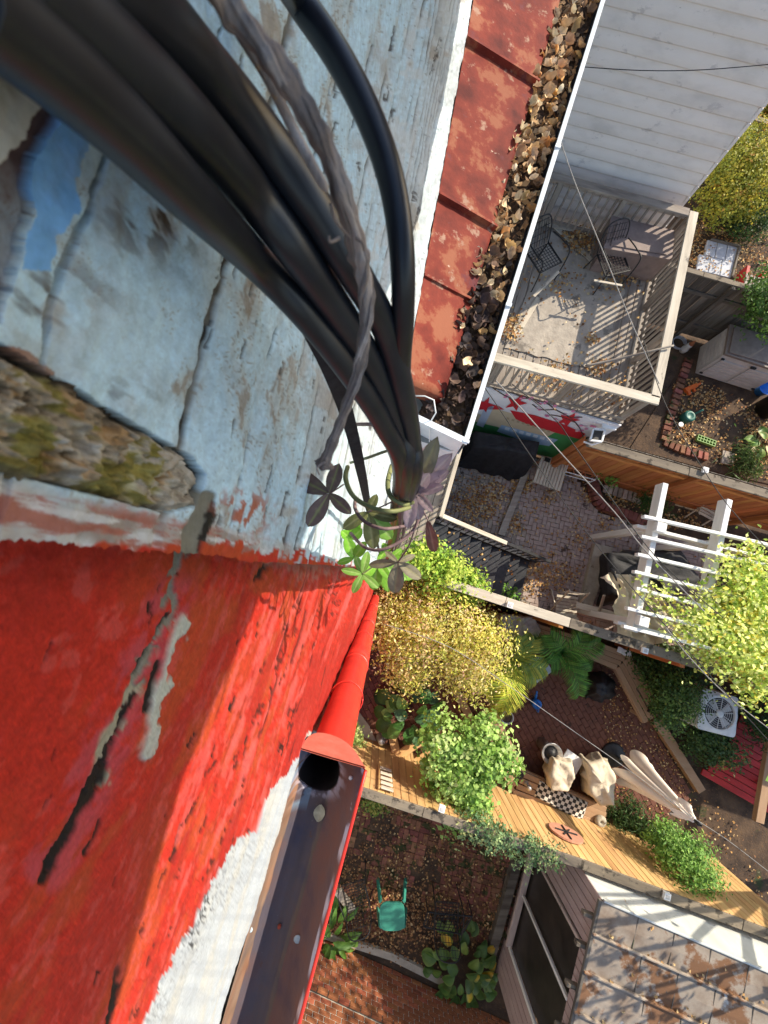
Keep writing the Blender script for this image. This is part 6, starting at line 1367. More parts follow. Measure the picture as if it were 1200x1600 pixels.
# ================================================================== white shed with the tin roof (lower corner of the view)
HE = 2.5
C0 = P(943, 1408, HE); e1 = P(899, 1597, HE) - C0; e1.z = 0; e1.normalize(); e2 = P(1200, 1508, HE) - C0; e2.z = 0; e2.normalize()
C0g = Vector((C0.x, C0.y, 0)); U = Vector((0, 0, 1)); n1_ = Vector((e1.y, -e1.x, 0)); 
if n1_.dot(e2) > 0: n1_ = -n1_
n2_ = -(e1 - e2 * e1.dot(e2)).normalized()
sh = thing('garden_shed', 'shed with mottled standing seam tin roof, white side wall and mauve board front', 'shed', C0g)
def rise(q): return HE + .07 * max(0, (q - C0g).dot(e2))
LS, LR = 3.2, 4.2
b = B(); q = [C0g, C0g + e2 * LR, C0g + e2 * LR - n2_ * .1, C0g - n2_ * .1]; b.add([C0g + e2 * LR * i / 8 + n2_ * .0 + U * z_ for i in range(9) for z_ in (0, rise(C0g + e2 * LR * i / 8) - .02)], [(2 * i, 2 * i + 2, 2 * i + 3, 2 * i + 1) for i in range(8)]); b.make('white_wall', M['whitewash'], sh)
seams = [0, .46, .98, 1.52, 2.1, 2.7, 3.2]
for i in range(len(seams) - 1):
    V = []
    for j in range(9):
        for k in range(3): p = C0g - n1_ * 0 + e1 * lerp(seams[i], seams[i + 1], k / 2) + e2 * (LR * j / 8 - .06); V.append(p + U * (rise(p) + .012 * (k == 1) - .004 + .006 * vnoise(j * 1.7, i * 3.3 + k, 3)))
    part('roof_sheet', V, [(j * 3 + k, j * 3 + k + 1, j * 3 + k + 4, j * 3 + k + 3) for j in range(8) for k in range(2)], M['tinroof'], sh)
    for j in range(1, 8):
        p = C0g + e1 * seams[i] + e2 * (LR * (j + .3 * (i % 3)) / 8); q = p + e1 * (seams[i + 1] - seams[i]); plank('sheet_joint', p + U * (rise(p) + .006), q + U * (rise(q) + .006), .012, .008, M['oldwood'], sh)
    if i:
        a, q = C0g + e1 * seams[i] - e2 * .06, C0g + e1 * seams[i] + e2 * (LR - .06); plank('standing_seam', a + U * (rise(a) + .018), q + U * (rise(q) + .018), .03, .045, M['tinroof'], sh)
a, q = C0g - e2 * .05, C0g + e1 * LS - e2 * .05; plank('eave_edge', a + U * (HE - .01), q + U * (HE - .01), .05, .05, M['oldwood'], sh)
plank('wall_flashing', C0g + U * (HE + .0) + n2_ * .01, C0g + e2 * LR + U * (rise(C0g + e2 * LR) + .0) + n2_ * .01, .03, .05, M['whitewash'], sh)
# mauve board front with the dark screened opening
def onw(x, y):
    ray = P(x, y, 0) - Vector((0, 0, HC)); k = (C0g - Vector((0, 0, HC))).dot(n1_) / ray.dot(n1_); return Vector((0, 0, HC)) + ray * k
s_a = (onw(876, 1412) - C0g).dot(e1); s_b = (onw(800, 1490) - C0g).dot(e1); z_s = onw(830, 1348).z; s_m = (onw(857, 1490) - C0g).dot(e1); z_s = max(.25, min(.8, onw(812, 1420).z))
bd = .125; k = 0
while k * bd < LS:
    s0 = k * bd; s1 = s0 + bd - .008; c_ = C0g + e1 * (s0 + s1) / 2 + n1_ * .008
    if s1 < s_a or s0 > s_b: plank('wall_board', c_ + U * .02, c_ + U * (HE - .04), bd - .01, .02, M['mauve'], sh, up=n1_)
    else:
        plank('wall_board', c_ + U * (HE - .26), c_ + U * (HE - .04), bd - .01, .02, M['mauve'], sh, up=n1_)
    k += 1
b = B(); pa, pb = C0g + e1 * s_a - n1_ * .06, C0g + e1 * s_b - n1_ * .06; b.add([pa + U * .1, pb + U * .1, pb + U * (HE - .1), pa + U * (HE - .1)], [(0, 1, 2, 3)]); b.make('window_screen', M['screen'], sh)
for s_, w_, mm in ((s_a, .05, 'pinkframe'), (s_m, .05, 'white'), (s_b, .06, 'white')): plank('mullion', C0g + e1 * s_ + n1_ * .01 + U * z_s, C0g + e1 * s_ + n1_ * .01 + U * (HE - .25), w_, .05, M[mm], sh, up=n1_)
plank('sill', C0g + e1 * s_a + n1_ * .03 + U * z_s, C0g + e1 * s_b + n1_ * .03 + U * z_s, .12, .06, M['pinkframe'], sh)
for k in range(2, 20):
    s_ = s_a + (k - 2) * .15
    if s_ < s_b: plank('sill_board', C0g + e1 * s_ + U * .02, C0g + e1 * s_ + U * (z_s - .03), .13, .02, M['mauve'], sh, up=n1_)
for s_ in (.30, .72, 1.28, 1.85, 2.5): plank('rafter_end', C0g + e1 * s_ - n1_ * .05 + U * (HE - .09), C0g + e1 * s_ + n1_ * .2 + U * (HE - .10), .055, .09, M['capwood'], sh)
b = B(); q = [C0g + n1_ * -.12 + n2_ * -.02, C0g + e2 * LR - n2_ * .02, C0g + e2 * LR + e1 * LS, C0g + e1 * LS - n1_ * .12]; b.prism(xy(q) if True else q, 0, .1); b.make('floor', M['soil'], sh)
for off in (-n1_ * LR + n1_ * .2,):
    pass
o = slab('timber_edging', [(800, 1335), (812, 1340), (772, 1482), (760, 1476)], -.02, .16, M['oldwood']); tag(o, 'dark timber edging beside the mauve shed front', 'edging')
# ------------------------------------------------------------------ brick house wall along the bottom of the view
wa, wb2 = P(455, 1448, 0), P(800, 1606, 0); wd_ = (wb2 - wa); Lw = wd_.length; wd_.normalize(); wn = Vector((-wd_.y, wd_.x, 0))
if wn.dot(-wa) < 0: wn = -wn
bw = thing('brick_wall', 'neighbouring orange red brick house wall seen from above with a stepped ledge', 'wall', wa)
b = B(); ext = 2.5; q = [wa - wd_ * ext, wb2 + wd_ * ext, wb2 + wd_ * ext - wn * .4, wa - wd_ * ext - wn * .4]; b.prism(xy(q)[::-1] if True else q, 0, 3.2); b.make('mortar_face', M['wallmortar'], bw)
q = [p + wn * .055 for p in q[:2]] + q[2:]; b = B(); b.prism(xy([q[0], q[1], q[1] - wn * .05, q[0] - wn * .05])[::-1], 0, .96); b.make('ledge_face', M['wallmortar'], bw)
v, f_ = cbox(.195, .05, .078, .005); big_v = []; big_f = []; bm_ = None; cand = []
CH = .092
for k in range(32):
    z_ = .05 + k * CH
    if z_ > 3.1: break
    out = .06 if z_ < .93 else .004
    if abs(z_ - .97) < .05: out = .066
    i = -10
    while i * .21 < Lw + 2.2:
        p = wa + wd_ * (i * .21 + (.105 if k % 2 else 0)) + wn * (out - .015) + U * z_; px, py = pix(p); 
        if -40 < px < 1240 and py < 1660: cand.append((math.hypot(p.x, p.y) / (HC - z_), p, 0 < px < 1200 and py < 1600))
        i += 1
cand.sort(key=lambda c: (not c[2], c[0])); rr = random.Random(5); ang = math.atan2(wd_.y, wd_.x)
me = mesh('brick', v, f_, M['wallbrick'])
import bmesh
bm = bmesh.new(); bm.from_mesh(me); bmesh.ops.recalc_face_normals(bm, faces=bm.faces); bm.to_mesh(me); bm.free(); f_ = [tuple(p.vertices) for p in me.polygons]
vv = np.array(v); VV = []; FF = []
for i, (_, p, vis) in enumerate(cand):
    if i < 300:
        o = link('brick', me, bw); o.location = p - wa + wn * rr.uniform(-.003, .004); o.rotation_euler = (0, 0, ang + rr.gauss(0, .008))
    else:
        k0 = len(VV) * len(v); c_, s_ = math.cos(ang), math.sin(ang); VV.append(np.stack([p.x + vv[:, 0] * c_ - vv[:, 1] * s_, p.y + vv[:, 0] * s_ + vv[:, 1] * c_, p.z + vv[:, 2]], -1)); FF += [tuple(j + k0 for j in t) for t in f_]
if VV: stuff(part('bricks_beyond', np.concatenate(VV), FF, M['wallbrick'], bw))
plank('ledge_strip', wa - wd_ * 2 + wn * .03 + U * .985, wb2 + wd_ * 2 + wn * .03 + U * .985, .075, .025, M['oldwood'], bw)
o = slab('kerb_strip', [(470, 1452), (500, 1462), (610, 1497), (690, 1537), (700, 1530), (612, 1486), (500, 1452)], -.02, .05, M['stone']); tag(o, 'pale crumbling mortar strip along the foot of the brick wall', 'kerb')
# ------------------------------------------------------------------ lower yard furniture
p = P(612, 1396, 0); t = thing('plastic_stool', 'green plastic stool standing alone on the leaf strewn brick yard', 'stool', p)
b = B(); k = 28; top = []
for i in range(k):
    a = 2 * math.pi * i / k; r_ = .28 * (abs(math.cos(a)) ** 4 + abs(math.sin(a)) ** 4) ** -.25 * .88; top.append((p.x + r_ * math.cos(a), p.y - .02 + r_ * math.sin(a)))
b.prism(top, .50, .53); inn = [(p.x + (x - p.x) * .86, p.y + (y - p.y) * .86) for x, y in top]; b.prism(inn, .5302, .535); b.make('seat', M['greenplastic'], t)
for sx in (-1, 1):
    for sy in (-1, 1): b = B(); b.box(p + Vector((sx * .23, sy * .22, .50)), p + Vector((sx * .29, sy * .27, 0)), .06, .04); b.make('leg', M['greenplastic'], t)
frame_chair('metal_armchair', 'dark metal mesh armchair on the mossy bricks near the old gutter', 558, 1372, 0, R(105), M['black'], M['black'], 'dark metal chairs in the lower yard', wd=.5)
frame_chair('metal_armchair', 'dark metal mesh armchair on the leaves beyond the green stool', 693, 1402, 0, R(85), M['black'], M['black'], 'dark metal chairs in the lower yard', wd=.5)
q = pp_([(668, 1425), (738, 1432), (722, 1460), (662, 1448)], .4); c_ = sum(q, Vector()) / 4; t = thing('low_table', 'low dark mesh table lost among leaves behind the hosta', 'table', Vector((c_.x, c_.y, 0)))
b = B(); 
for i in range(4): b.tube([q[i], q[(i + 1) % 4]], .014, 6)
b.make('frame', M['black'], t)
for i in range(9): b = B(); b.tube([lerp(q[0], q[1], (i + .5) / 9), lerp(q[3], q[2], (i + .5) / 9)], .008, 4); b.make('bar', M['black'], t)
for i in range(4): b = B(); b.tube([q[i], Vector((q[i].x, q[i].y, 0))], .012, 5); b.make('leg', M['black'], t)
o = thing('split_log', 'grey split piece of weathered wood standing by the dark chair', 'wood', P(543, 1415, 0)); b = B(); b.box(P(528, 1392, .35), P(552, 1424, .1), .16, .05); b.make('wood', M['deckpale'], o)
# ================================================================== planting
GOLD = [((.62, .52, .13), 5), ((.48, .47, .08), 5), ((.64, .48, .22), 2.5), ((.32, .34, .06), 3), ((.60, .40, .26), 1.2), ((.70, .62, .27), 4)]
LIME = [((.28, .42, .05), 4), ((.42, .50, .09), 3), ((.16, .28, .04), 3)]
t = bush('golden_shrub', 'large golden yellow feathery shrub at the foot of the red downspout', 'shrub', 680, 955, [(690, 975, 1.75, .70, .45), (745, 1005, 1.7, .55, .42), (632, 985, 1.5, .60, .5), (640, 1035, 1.3, .48, .4), (728, 1052, 1.4, .42, .35), (615, 940, 1.4, .45, .4), (762, 1000, 1.5, .22, .22)], 24000, .066, GOLD, 41, .06, aspect=.42, clump=.16, per=15)
bush('lime_shrub', 'bright lime green leafy shrub between the black stairs and the golden shrub', 'shrub', 668, 905, [(672, 885, 1.95, .36, .28), (705, 900, 1.9, .36, .28), (738, 918, 1.75, .25, .22), (652, 872, 2.0, .28, .25)], 5200, .072, LIME, 42, .04, aspect=.6, clump=.09, per=18)
BRI = [((.22, .36, .07), 4), ((.32, .46, .13), 4), ((.13, .24, .045), 3), ((.42, .52, .20), 1.5)]
bush('green_bush', 'bright green bush of rosette leaves leaning over the sunlit fence', 'bush', 730, 1165, [(695, 1158, 1.7, .42, .3), (755, 1158, 1.75, .42, .3), (690, 1205, 1.6, .35, .3), (740, 1205, 1.75, .42, .35), (775, 1190, 1.7, .35, .3), (735, 1248, 1.6, .38, .3), (715, 1270, 1.5, .28, .25)], 7600, .08, BRI, 43, .05, aspect=.8, clump=.075, per=16)
bush('trailing_plant', 'bluish green trailing plant spilling along the fence cap', 'plant', 770, 1280, [(735, 1292, 1.95, .22, .14), (768, 1303, 2.0, .25, .14), (790, 1318, 2.0, .2, .12), (822, 1328, 2.02, .22, .12), (850, 1335, 2.04, .18, .10), (875, 1343, 2.0, .12, .08)], 2200, .06, [((.16, .26, .12), 4), ((.26, .34, .15), 3), ((.40, .42, .18), 1.5), ((.09, .17, .07), 3)], 44, .02, aspect=.5, clump=.07, per=14)
DKG = [((.028, .06, .016), 4), ((.05, .10, .025), 3), ((.09, .14, .035), 2)]
bush('evergreen_shrub', 'dark green evergreen shrub between the bench and the air conditioner', 'shrub', 1052, 1075, [(1050, 1085, 1.0, .40, .35), (1066, 1100, .9, .26, .28), (1042, 1112, .8, .3, .3)], 4400, .06, [((.05, .10, .025), 4), ((.09, .16, .035), 3), ((.14, .20, .05), 1.5)], 45, .04, clump=.1)
bush('ivy_mound', 'very dark ivy mound under the divider fence beyond the bench', 'shrub', 1040, 1035, [(1035, 1040, .6, .6, .4), (1070, 1050, .6, .5, .4), (1010, 1035, .4, .35, .3)], 4200, .065, DKG, 46, .03, clump=.12)
bush('low_shrub', 'low dark green shrub with a few yellow leaves by the red deck', 'shrub', 1135, 1180, [(1108, 1160, .4, .35, .25), (1138, 1180, .45, .24, .22), (1095, 1165, .3, .28, .2)], 3200, .065, [((.05, .10, .03), 5), ((.09, .15, .04), 3), ((.35, .28, .08), .5)], 47, .03, clump=.1)
bush('corner_fern', 'dark spiky fern plant over the red deck at the frame edge', 'fern', 1192, 1120, [(1192, 1112, .8, .35, .2), (1202, 1140, .6, .3, .2)], 1200, .16, [((.03, .07, .025), 4), ((.06, .11, .03), 2)], 48, .02, aspect=.14, clump=.14)
bush('bright_nandina', 'tall light green nandina shrub in front of the sunlit fence', 'shrub', 1030, 1320, [(1052, 1325, 1.5, .3, .3), (1075, 1350, 1.6, .35, .35), (1095, 1370, 1.5, .3, .3), (1035, 1310, 1.1, .25, .3), (1085, 1335, 1.2, .3, .3), (1108, 1385, 1.3, .2, .25)], 5200, .07, [((.14, .27, .05), 4), ((.25, .40, .09), 3), ((.07, .15, .03), 3)], 49, .03, aspect=.42, clump=.08, per=16)
bush('dark_groundcover', 'dark green grassy planting below the cream parasol', 'planting', 985, 1300, [(960, 1290, .25, .35, .2), (1000, 1310, .3, .4, .22), (985, 1270, .2, .35, .15), (1020, 1320, .3, .3, .2)], 3000, .12, DKG, 50, .02, aspect=.16, clump=.12)
bush('yellow_bush', 'rounded yellow green bush beside the corner of the white siding', 'bush', 1120, 300, [(1150, 262, 1.1, .75, .65), (1180, 235, 1.2, .65, .6), (1140, 310, .8, .55, .5), (1195, 285, 1.1, .6, .6)], 15000, .06, [((.30, .30, .04), 5), ((.42, .36, .05), 3), ((.17, .20, .03), 3), ((.45, .26, .06), .6)], 51, .06, aspect=.7, clump=.10, per=18)
bush('dark_bush', 'deep green bush low beneath the rounded yellow bush', 'bush', 1165, 345, [(1168, 345, .4, .5, .35), (1195, 330, .5, .5, .4)], 3500, .06, DKG, 52, .04, clump=.1)
bush('yellow_grass', 'tuft of yellow ornamental grass past the siding corner', 'grass', 1190, 180, [(1195, 172, .5, .5, .3)], 900, .3, [((.42, .34, .06), 3), ((.28, .28, .05), 2)], 53, .03, aspect=.07, clump=.2)
bush('small_tree', 'dark green leafy branch over the grey fence at the frame edge', 'tree', 1225, 480, [(1195, 470, 1.9, .35, .3), (1225, 485, 1.9, .6, .45), (1210, 440, 1.8, .4, .3)], 4200, .07, [((.05, .11, .02), 4), ((.10, .18, .035), 3)], 54, .05, clump=.12)
YV = [((.60, .66, .16), 5), ((.72, .74, .28), 4), ((.34, .46, .08), 3), ((.66, .54, .10), 2), ((.20, .31, .05), 2)]
bush('pergola_vine', 'bright yellow green climbing vine massed over the white pergola', 'vine', 1150, 900, [(1168, 905, 2.5, .34, .12), (1205, 930, 2.45, .36, .14), (1140, 945, 2.45, .28, .12), (1185, 962, 2.45, .40, .16), (1110, 985, 2.42, .30, .12), (1150, 1000, 2.4, .40, .18), (1200, 1020, 2.4, .42, .2), (1078, 965, 2.42, .16, .06), (1050, 945, 2.40, .12, .05), (1120, 1020, 2.2, .26, .16), (1178, 1058, 2.1, .32, .2), (1185, 872, 2.45, .20, .06), (1140, 875, 2.42, .12, .04), (1118, 912, 2.40, .10, .04), (1030, 932, 2.40, .10, .05), (1003, 918, 2.40, .09, .04), (1060, 985, 2.4, .10, .05), (1095, 935, 2.4, .10, .05)], 8200, .080, YV, 55, .04, aspect=.62, clump=.17, per=8)
bush('stair_weed', 'small green weeds growing at the foot of the black stairs', 'weed', 785, 925, [(780, 922, .3, .2, .14), (795, 932, .25, .18, .12)], 500, .08, GREENS, 56, .012, clump=.07, per=12)
bush('fence_tuft', 'small yellow flowering tuft under the fence cap by the old gutter', 'plant', 582, 1250, [(580, 1252, .35, .16, .1), (590, 1258, .3, .14, .1)], 500, .07, [((.42, .40, .10), 3), ((.16, .24, .05), 3)], 57, .012, clump=.07, per=12)
bush('pale_succulent', 'pale yellow green succulent plant beside the red downspout', 'plant', 552, 1150, [(548, 1140, .5, .16, .2), (554, 1158, .45, .14, .15)], 600, .07, [((.34, .44, .14), 4), ((.50, .54, .22), 3)], 58, .012, aspect=.8, clump=.06, per=12)
bush('spiky_grass', 'dark tuft of grass beside the broad leaved plant on the soil', 'grass', 1165, 722, [(1165, 720, .2, .3, .12)], 500, .22, [((.06, .11, .03), 3), ((.10, .15, .05), 2)], 59, .012, aspect=.06, clump=.16)
def bladed(name, m, L, Wd, arch, col, col2=None, nx=4, ny=8, pt=1.0):
    V = []; C = []
    for j in range(ny + 1):
        q = j / ny; wd = Wd * (math.sin(math.pi * min(1, q ** pt * .96 + .02)) ** .7)
        for i in range(nx + 1):
            e = i / nx * 2 - 1; V.append((L * q * (1 - .25 * arch * q), wd * e, L * arch * (q - 1.25 * q * q) + abs(e) * wd * .35)); k = .85 + .25 * abs(math.sin(e * 9)); c = col if col2 is None or abs(e) < .6 else col2; C.append([x * k * (1.15 if abs(e) < .1 else 1) for x in c])
    return mesh(name, V, [(j * (nx + 1) + i, j * (nx + 1) + i + 1, (j + 1) * (nx + 1) + i + 1, (j + 1) * (nx + 1) + i) for j in range(ny) for i in range(nx)], m, True, col=np.array(C))
def rosette(name, label, cat, px, py, n, meshes, h0, h1, rad, seed, size=(.7, 1.2)):
    t = thing(name, label, cat, P(px, py, 0)); r = random.Random(seed)
    for i in range(n):
        o = link('leaf', r.choice(meshes), t); a = i * 2.4 + r.uniform(-.4, .4); q = math.sqrt((i + .5) / n); d = Vector((math.cos(a), math.sin(a), 0)); o.location = d * rad * q * .6 + U * lerp(h1, h0, q)
        o.rotation_euler = (r.gauss(0, .2), r.uniform(-.35, .15) + .25 * q, a); s_ = r.uniform(*size); o.scale = (s_, s_, s_)
    b = B(); b.tube([P(px, py, 0), P(px, py, h0)], .03, 6); b.make('stem', M['trunk'], t); return t
HG, HY, HM = (.075, .15, .035), (.55, .36, .03), (.16, .24, .05)
hm = [bladed('leaf', M['bigleaf'], .26, .10, .25, HG), bladed('leaf', M['bigleaf'], .28, .11, .3, HG, HM), bladed('leaf', M['bigleaf'], .24, .095, .22, HM, HG), bladed('leaf', M['bigleaf'], .25, .10, .25, HG, HM), bladed('leaf', M['bigleaf'], .24, .09, .3, HY, HM)]
hm = hm + hm[:4]
rosette('hosta', 'broad leaved hosta clump with green and yellow leaves by the brick wall', 'hosta', 718, 1495, 62, hm, .12, .38, 1.05, 3)
lm = [bladed('leaf', M['bigleaf'], .42, .06, .35, (.10, .22, .035), pt=.8), bladed('leaf', M['bigleaf'], .38, .055, .45, (.15, .28, .05), pt=.8), bladed('leaf', M['bigleaf'], .45, .06, .3, (.07, .16, .03), pt=.8)]
rosette('lily_plant', 'long leaved bright green plant against the brick wall by the old gutter', 'plant', 522, 1440, 34, lm, .15, .5, .5, 5)
rosette('hosta', 'pale variegated hosta on the soil at the frame edge', 'hosta', 1184, 695, 14, [bladed('leaf', M['bigleaf'], .3, .12, .3, (.18, .30, .06)), bladed('leaf', M['bigleaf'], .28, .11, .3, (.50, .45, .20)), bladed('leaf', M['bigleaf'], .3, .12, .25, (.14, .26, .05), (.45, .42, .15))], .1, .3, .35, 7)
pm = [bladed('leaf', M['bigleaf'], .34, .13, .35, (.07, .17, .035)), bladed('leaf', M['bigleaf'], .30, .12, .4, (.12, .26, .05)), bladed('leaf', M['bigleaf'], .3, .12, .35, (.24, .42, .10)), bladed('leaf', M['bigleaf'], .34, .12, .3, (.05, .12, .05))]
rosette('broadleaf_plant', 'glossy broad leaved plant between the golden shrub and green bush', 'plant', 640, 1106, 44, pm, .25, .75, .85, 9)
db = rosette('dried_leaf_clump', 'clump of large pale dried leaves beside the red deck beam', 'leaves', 1186, 1222, 9, [bladed('leaf', M['bigleaf'], .26, .07, .3, (.46, .30, .16)), bladed('leaf', M['bigleaf'], .24, .06, .2, (.55, .40, .24))], .25, .4, .15, 4)
# palms
def palm(name, label, px, py, hc_, fronds, seed):
    t = thing(name, label, 'palm', P(px, py, 0)); r = random.Random(seed); c0 = P(px, py, 0)
    b = B(); b.lathe(c0, [(.14, 0), (.19, .26), (.2, .28), (.17, .28), (.16, .22)], 18); b.make('pot', M['terracotta'], t, True)
    top = P(px, py, hc_ * .55)
    for (tx, ty, th), cols in fronds:
        tip = P(tx, ty, th); mid = lerp(top, tip, .5) + U * (.30 * (tip - top).length); rs = spline([c0 + U * .25, top, mid, tip], 7); V = []; F = []; C = []; n = len(rs)
        for i in range(n - 1):
            for a_, b_ in ((rs[i], rs[i + 1]),):
                w_ = .011 * (1 - i / n) + .004; d = (b_ - a_).normalized(); sd = d.cross(U).normalized(); k = len(V); V += [a_ + sd * w_, a_ - sd * w_, b_ - sd * w_ * .9, b_ + sd * w_ * .9, a_ - d.cross(sd) * w_]; F += [(k, k + 1, k + 2, k + 3)]; C += [[x * .9 for x in cols[0]]] * 5
        m_ = 38
        for q in range(m_):
            u = .26 + .74 * q / (m_ - 1); x = u * (n - 1); i = min(int(x), n - 2); p = lerp(rs[i], rs[i + 1], x - i); d = (rs[i + 1] - rs[i]).normalized(); sd = d.cross(U).normalized(); nn_ = sd.cross(d)
            Lf = .36 * (math.sin(math.pi * (.12 + .80 * (u - .26) / .74)) ** .6) * r.uniform(.88, 1.08)
            for s_ in (-1, 1):
                dr = (sd * s_ * .80 + d * .62 + nn_ * .10).normalized(); e = p + dr * Lf - U * Lf * .28; md = p + dr * Lf * .5 + U * .015; wv = d * .012; k = len(V)
                V += [p - wv * .6, p + wv * .6, md + wv, e, md - wv]; F += [(k, k + 1, k + 2, k + 4), (k + 4, k + 2, k + 3)]; c = r.choice(cols); v_ = r.uniform(.8, 1.2); C += [[y * v_ for y in c]] * 5
        me = bpy.data.meshes.new('frond'); me.from_pydata([tuple(v - c0) for v in V], [], F); a_ = me.color_attributes.new('col', 'FLOAT_COLOR', 'POINT'); cc = np.ones((len(V), 4), np.float32); cc[:, :3] = np.array(C); a_.data.foreach_set('color', cc.ravel()); me.materials.append(M['foliage']); link('frond', me, t)
    return t
PG = [(.07, .19, .03), (.12, .27, .045), (.05, .14, .03)]; PY = [(.42, .46, .05), (.52, .50, .07), (.30, .40, .05)]; PM = [(.22, .30, .06), (.36, .36, .06), (.13, .22, .05)]
palm('potted_palm', 'potted palm with yellowing fronds over the red brick courtyard', 805, 1035, 1.5, [((772, 1118, 1.0), PY), ((790, 1110, .95), PY), ((760, 1085, 1.1), PY), ((835, 1000, 1.2), PM), ((852, 1045, 1.0), PM), ((838, 1062, .9), PM), ((815, 995, 1.25), PM)], 3)
palm('potted_palm', 'potted palm with deep green fronds beside the tan bench', 878, 1020, 1.5, [((838, 1005, 1.1), PG), ((860, 992, 1.2), PG), ((912, 990, 1.2), PG), ((938, 1003, 1.1), PG), ((905, 1086, 1.0), PG), ((918, 1050, .9), PG), ((862, 1038, 1.0), PG)], 5)
# ================================================================== leaf litter
litter('leaf_litter', 'drifts of fallen orange leaves over the herringbone patio', PATIO[:-1], .022, 620, 21, [(735, 790, .55, 420), (768, 775, .45, 300), (815, 760, .28, 160), (800, 820, .25, 120), (805, 905, .4, 280), (840, 895, .5, 300), (880, 900, .35, 140), (885, 740, .25, 60), (915, 770, .25, 60), (860, 775, .2, 60), (950, 820, .3, 60), (905, 845, .3, 60)])
litter('leaf_litter', 'fallen leaves in the brick edged bed under the cedar fence', [(940, 765), (1000, 755), (1075, 800), (1120, 830), (1015, 825), (960, 795)], .02, 500, 22)
litter('leaf_litter', 'orange fallen leaves scattered over the timber deck', [(968, 640), (1020, 410), (860, 350), (770, 360), (745, 590)], DH + .03, 170, 23, [(905, 378, .32, 260), (955, 440, .3, 110), (870, 445, .4, 70), (880, 592, .35, 120), (935, 575, .22, 90), (795, 510, .25, 200), (985, 430, .25, 80), (850, 590, .3, 80), (925, 530, .12, 40), (960, 610, .3, 50)])
litter('leaf_litter', 'thick fallen leaves over the dark garden soil below the plastic shed', [(1050, 600), (1085, 590), (1165, 625), (1230, 640), (1230, 760), (1120, 725), (1045, 690)], .0, 1900, 24)
litter('leaf_litter', 'fallen leaves around the pale slabs and yellow bush', [(1095, 340), (1160, 350), (1260, 340), (1260, 460), (1150, 440), (1060, 420)], .02, 1900, 25)
litter('leaf_litter', 'few fallen leaves on the pale slabs', [(1106, 379), (1150, 390), (1138, 438), (1080, 424)], .09, 70, 26)
litter('leaf_litter', 'small pale leaves dotted over the red brick courtyard', COURT[3:8], .02, 480, 27, [(985, 1170, .4, 90), (1050, 1190, .35, 80)], size=.042)
litter('leaf_litter', 'few leaves near the golden shrub on the red brick', COURT[:4] + [(960, 1100), (800, 1200)], .02, 140, 28, size=.045)
BRL = [((.30, .155, .065), 5), ((.19, .095, .045), 5), ((.46, .28, .12), 2.5), ((.58, .42, .22), 1)]
litter('leaf_litter', 'brown leaf litter covering the lower brick yard', [(545, 1245), (600, 1252), (820, 1345), (775, 1490), (620, 1490), (490, 1455)], .012, 2600, 29, [(580, 1430, .8, 500), (650, 1440, .7, 500)], size=.05, cols=BRL, dens=1.3)
litter('leaf_litter', 'orange leaves collected under the pergola vine by the divider fence', [(1080, 1000), (1150, 1000), (1200, 1060), (1120, 1030)], .6, 260, 30, size=.07, cols=[((.50, .22, .03), 4), ((.42, .15, .03), 3), ((.55, .34, .10), 2)])
litter('leaf_litter', 'dry leaves on the dark ground by the timber edging and parasol', [(1015, 1130), (1100, 1240), (1200, 1330), (1200, 1420), (1050, 1330), (1000, 1330)], 0, 260, 31, size=.045)
litter('leaf_litter', 'leaves fallen on the black treads of the stairs', [(690, 830), (815, 870), (800, 920), (690, 900)], 0, 4, 32)
r = np.random.default_rng(5); X = []
for i in range(70):
    k = r.integers(0, NS); p = sb0 - E1 * (k * TR + r.uniform(.03, TR)) + SL * r.uniform(.02, .93); X.append((p.x, p.y, (k + 1) * RS + .012))
X = np.array(X); V, F, K = leafset(X, np.column_stack([r.normal(size=(70, 2)) * .3, np.ones(70)]), .06 * r.uniform(.7, 1.2, 70), pick(TANL, 70, r), .75, .5, 3)
o = solo('stair_leaves', V, F, M['litter'], X[0], False, K); stuff(o); tag(o, 'tan leaves scattered on the black stair treads', 'leaves')
X = []; 
for i in range(170):
    s_ = r.choice(seams[1:-1]) - abs(r.normal()) * .05 if r.random() < .62 else r.uniform(0, LS); q = C0g + e1 * s_ + e2 * (r.random() ** .8 * 3.0); X.append((q.x, q.y, rise(q) + .02))
X = np.array(X); n_ = len(X); V, F, K = leafset(X, np.column_stack([r.normal(size=(n_, 2)) * .35, np.ones(n_)]), .055 * r.uniform(.6, 1.3, n_), pick([((.55, .37, .17), 3), ((.42, .24, .09), 2)], n_, r), .75, .5, 4)
o = solo('roof_leaves', V, F, M['litter'], X[0], False, K); stuff(o); tag(o, 'dry leaves caught along the seams of the tin shed roof', 'leaves')
for px, py, h in ((785, 704, 1.08), (757, 712, 1.05), (806, 716, 1.08), (766, 720, 1.0), (944, 1070, .83), (950, 1076, .8), (948, 1084, .78)): pass
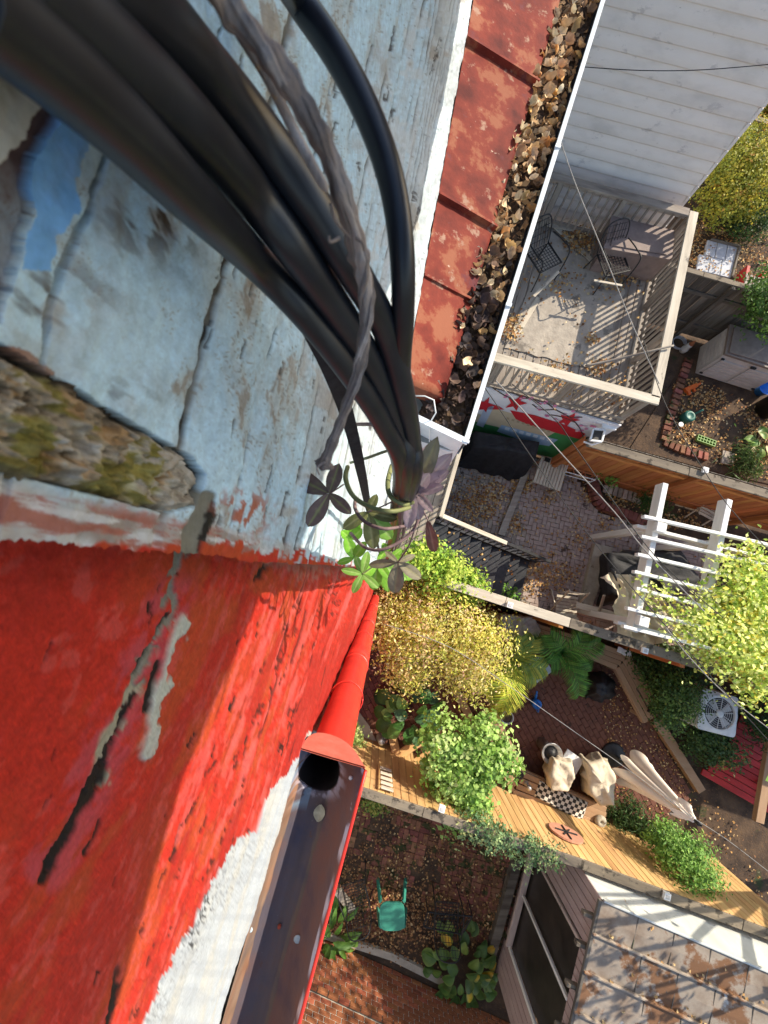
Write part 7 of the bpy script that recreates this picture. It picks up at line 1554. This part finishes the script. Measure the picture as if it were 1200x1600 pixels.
# ================================================================== tree beyond the shed whose crown dapples its roof
tr = bush('garden_tree', 'tall leafy garden tree standing beyond the tin roofed shed', 'tree', 1500, 1330, [(0, 0, 0, 0, 0)][:0] or [(1500, 1330, 5.0, 1.0, .8), (1560, 1400, 5.6, 1.1, .8), (1480, 1420, 4.6, .7, .6), (1600, 1330, 6.0, .9, .8), (1672, 1640, 5.2, .9, .7), (1570, 1610, 4.6, .7, .5), (1770, 1570, 5.8, .8, .6), (1700, 1750, 5.0, .8, .6)], 2100, .13, BRI, 60, .12, clump=.3, per=14)
# ================================================================== overhead wires
def wire(name, label, pts, r_, m): 
    p = spline([P(*q) for q in pts], 8); b = B(); b.tube(p, r_, 6); o = b.solo(name, m, p[0], True); tag(o, label, 'wire')
wire('overhead_wire', 'thin black wire passing in front of the white siding', [(905, 104, 5.2), (1000, 110, 5.1), (1100, 109, 5.05), (1230, 98, 5.1)], .0045, M['black'])
wire('overhead_wire', 'thin black wire running from the deck over the patio to the tub cover', [(752, 598, 5.6), (781, 640, 5.4), (827, 709, 5.2), (896, 805, 5.0), (965, 892, 4.8), (1060, 1000, 4.6), (1230, 1190, 4.4)], .0045, M['black'])
wire('overhead_wire', 'pale wire crossing the mural and patio towards the pergola', [(775, 595, 5.6), (816, 640, 5.4), (880, 712, 5.2), (960, 800, 5.0), (1010, 862, 4.9), (1100, 955, 4.7)], .006, M['wire'])
wire('overhead_wire', 'dark wire paired with the pale one across the pergola', [(800, 600, 5.6), (867, 655, 5.4), (900, 700, 5.2), (1000, 840, 5.0), (1060, 905, 4.8), (1130, 965, 4.6)], .005, M['black'])
wire('overhead_wire', 'thin pale line sagging from the gutter across the deck to the cedar fence', [(874, 215, 5.8), (900, 290, 5.6), (945, 400, 5.4), (985, 500, 5.2), (1030, 600, 5.0)], .005, M['wire'])
wire('overhead_wire', 'thin dark line from the deck corner past the cedar fence into the yellow vine', [(1005, 530, 5.0), (1040, 632, 4.9), (1100, 735, 4.8), (1150, 805, 4.7), (1230, 890, 4.6)], .0045, M['black'])
wire('overhead_wire', 'long pale wire from the golden shrub over the parasol to the frame edge', [(600, 975, 3.6), (700, 1010, 3.6), (800, 1075, 3.5), (900, 1145, 3.4), (985, 1205, 3.3), (1078, 1274, 3.2), (1140, 1315, 3.2), (1230, 1385, 3.2)], .0045, M['wire'])
wire('overhead_wire', 'pale wire crossing above the air conditioner', [(1040, 980, 4.4), (1080, 1030, 4.4), (1140, 1090, 4.3), (1230, 1160, 4.3)], .006, M['wire'])
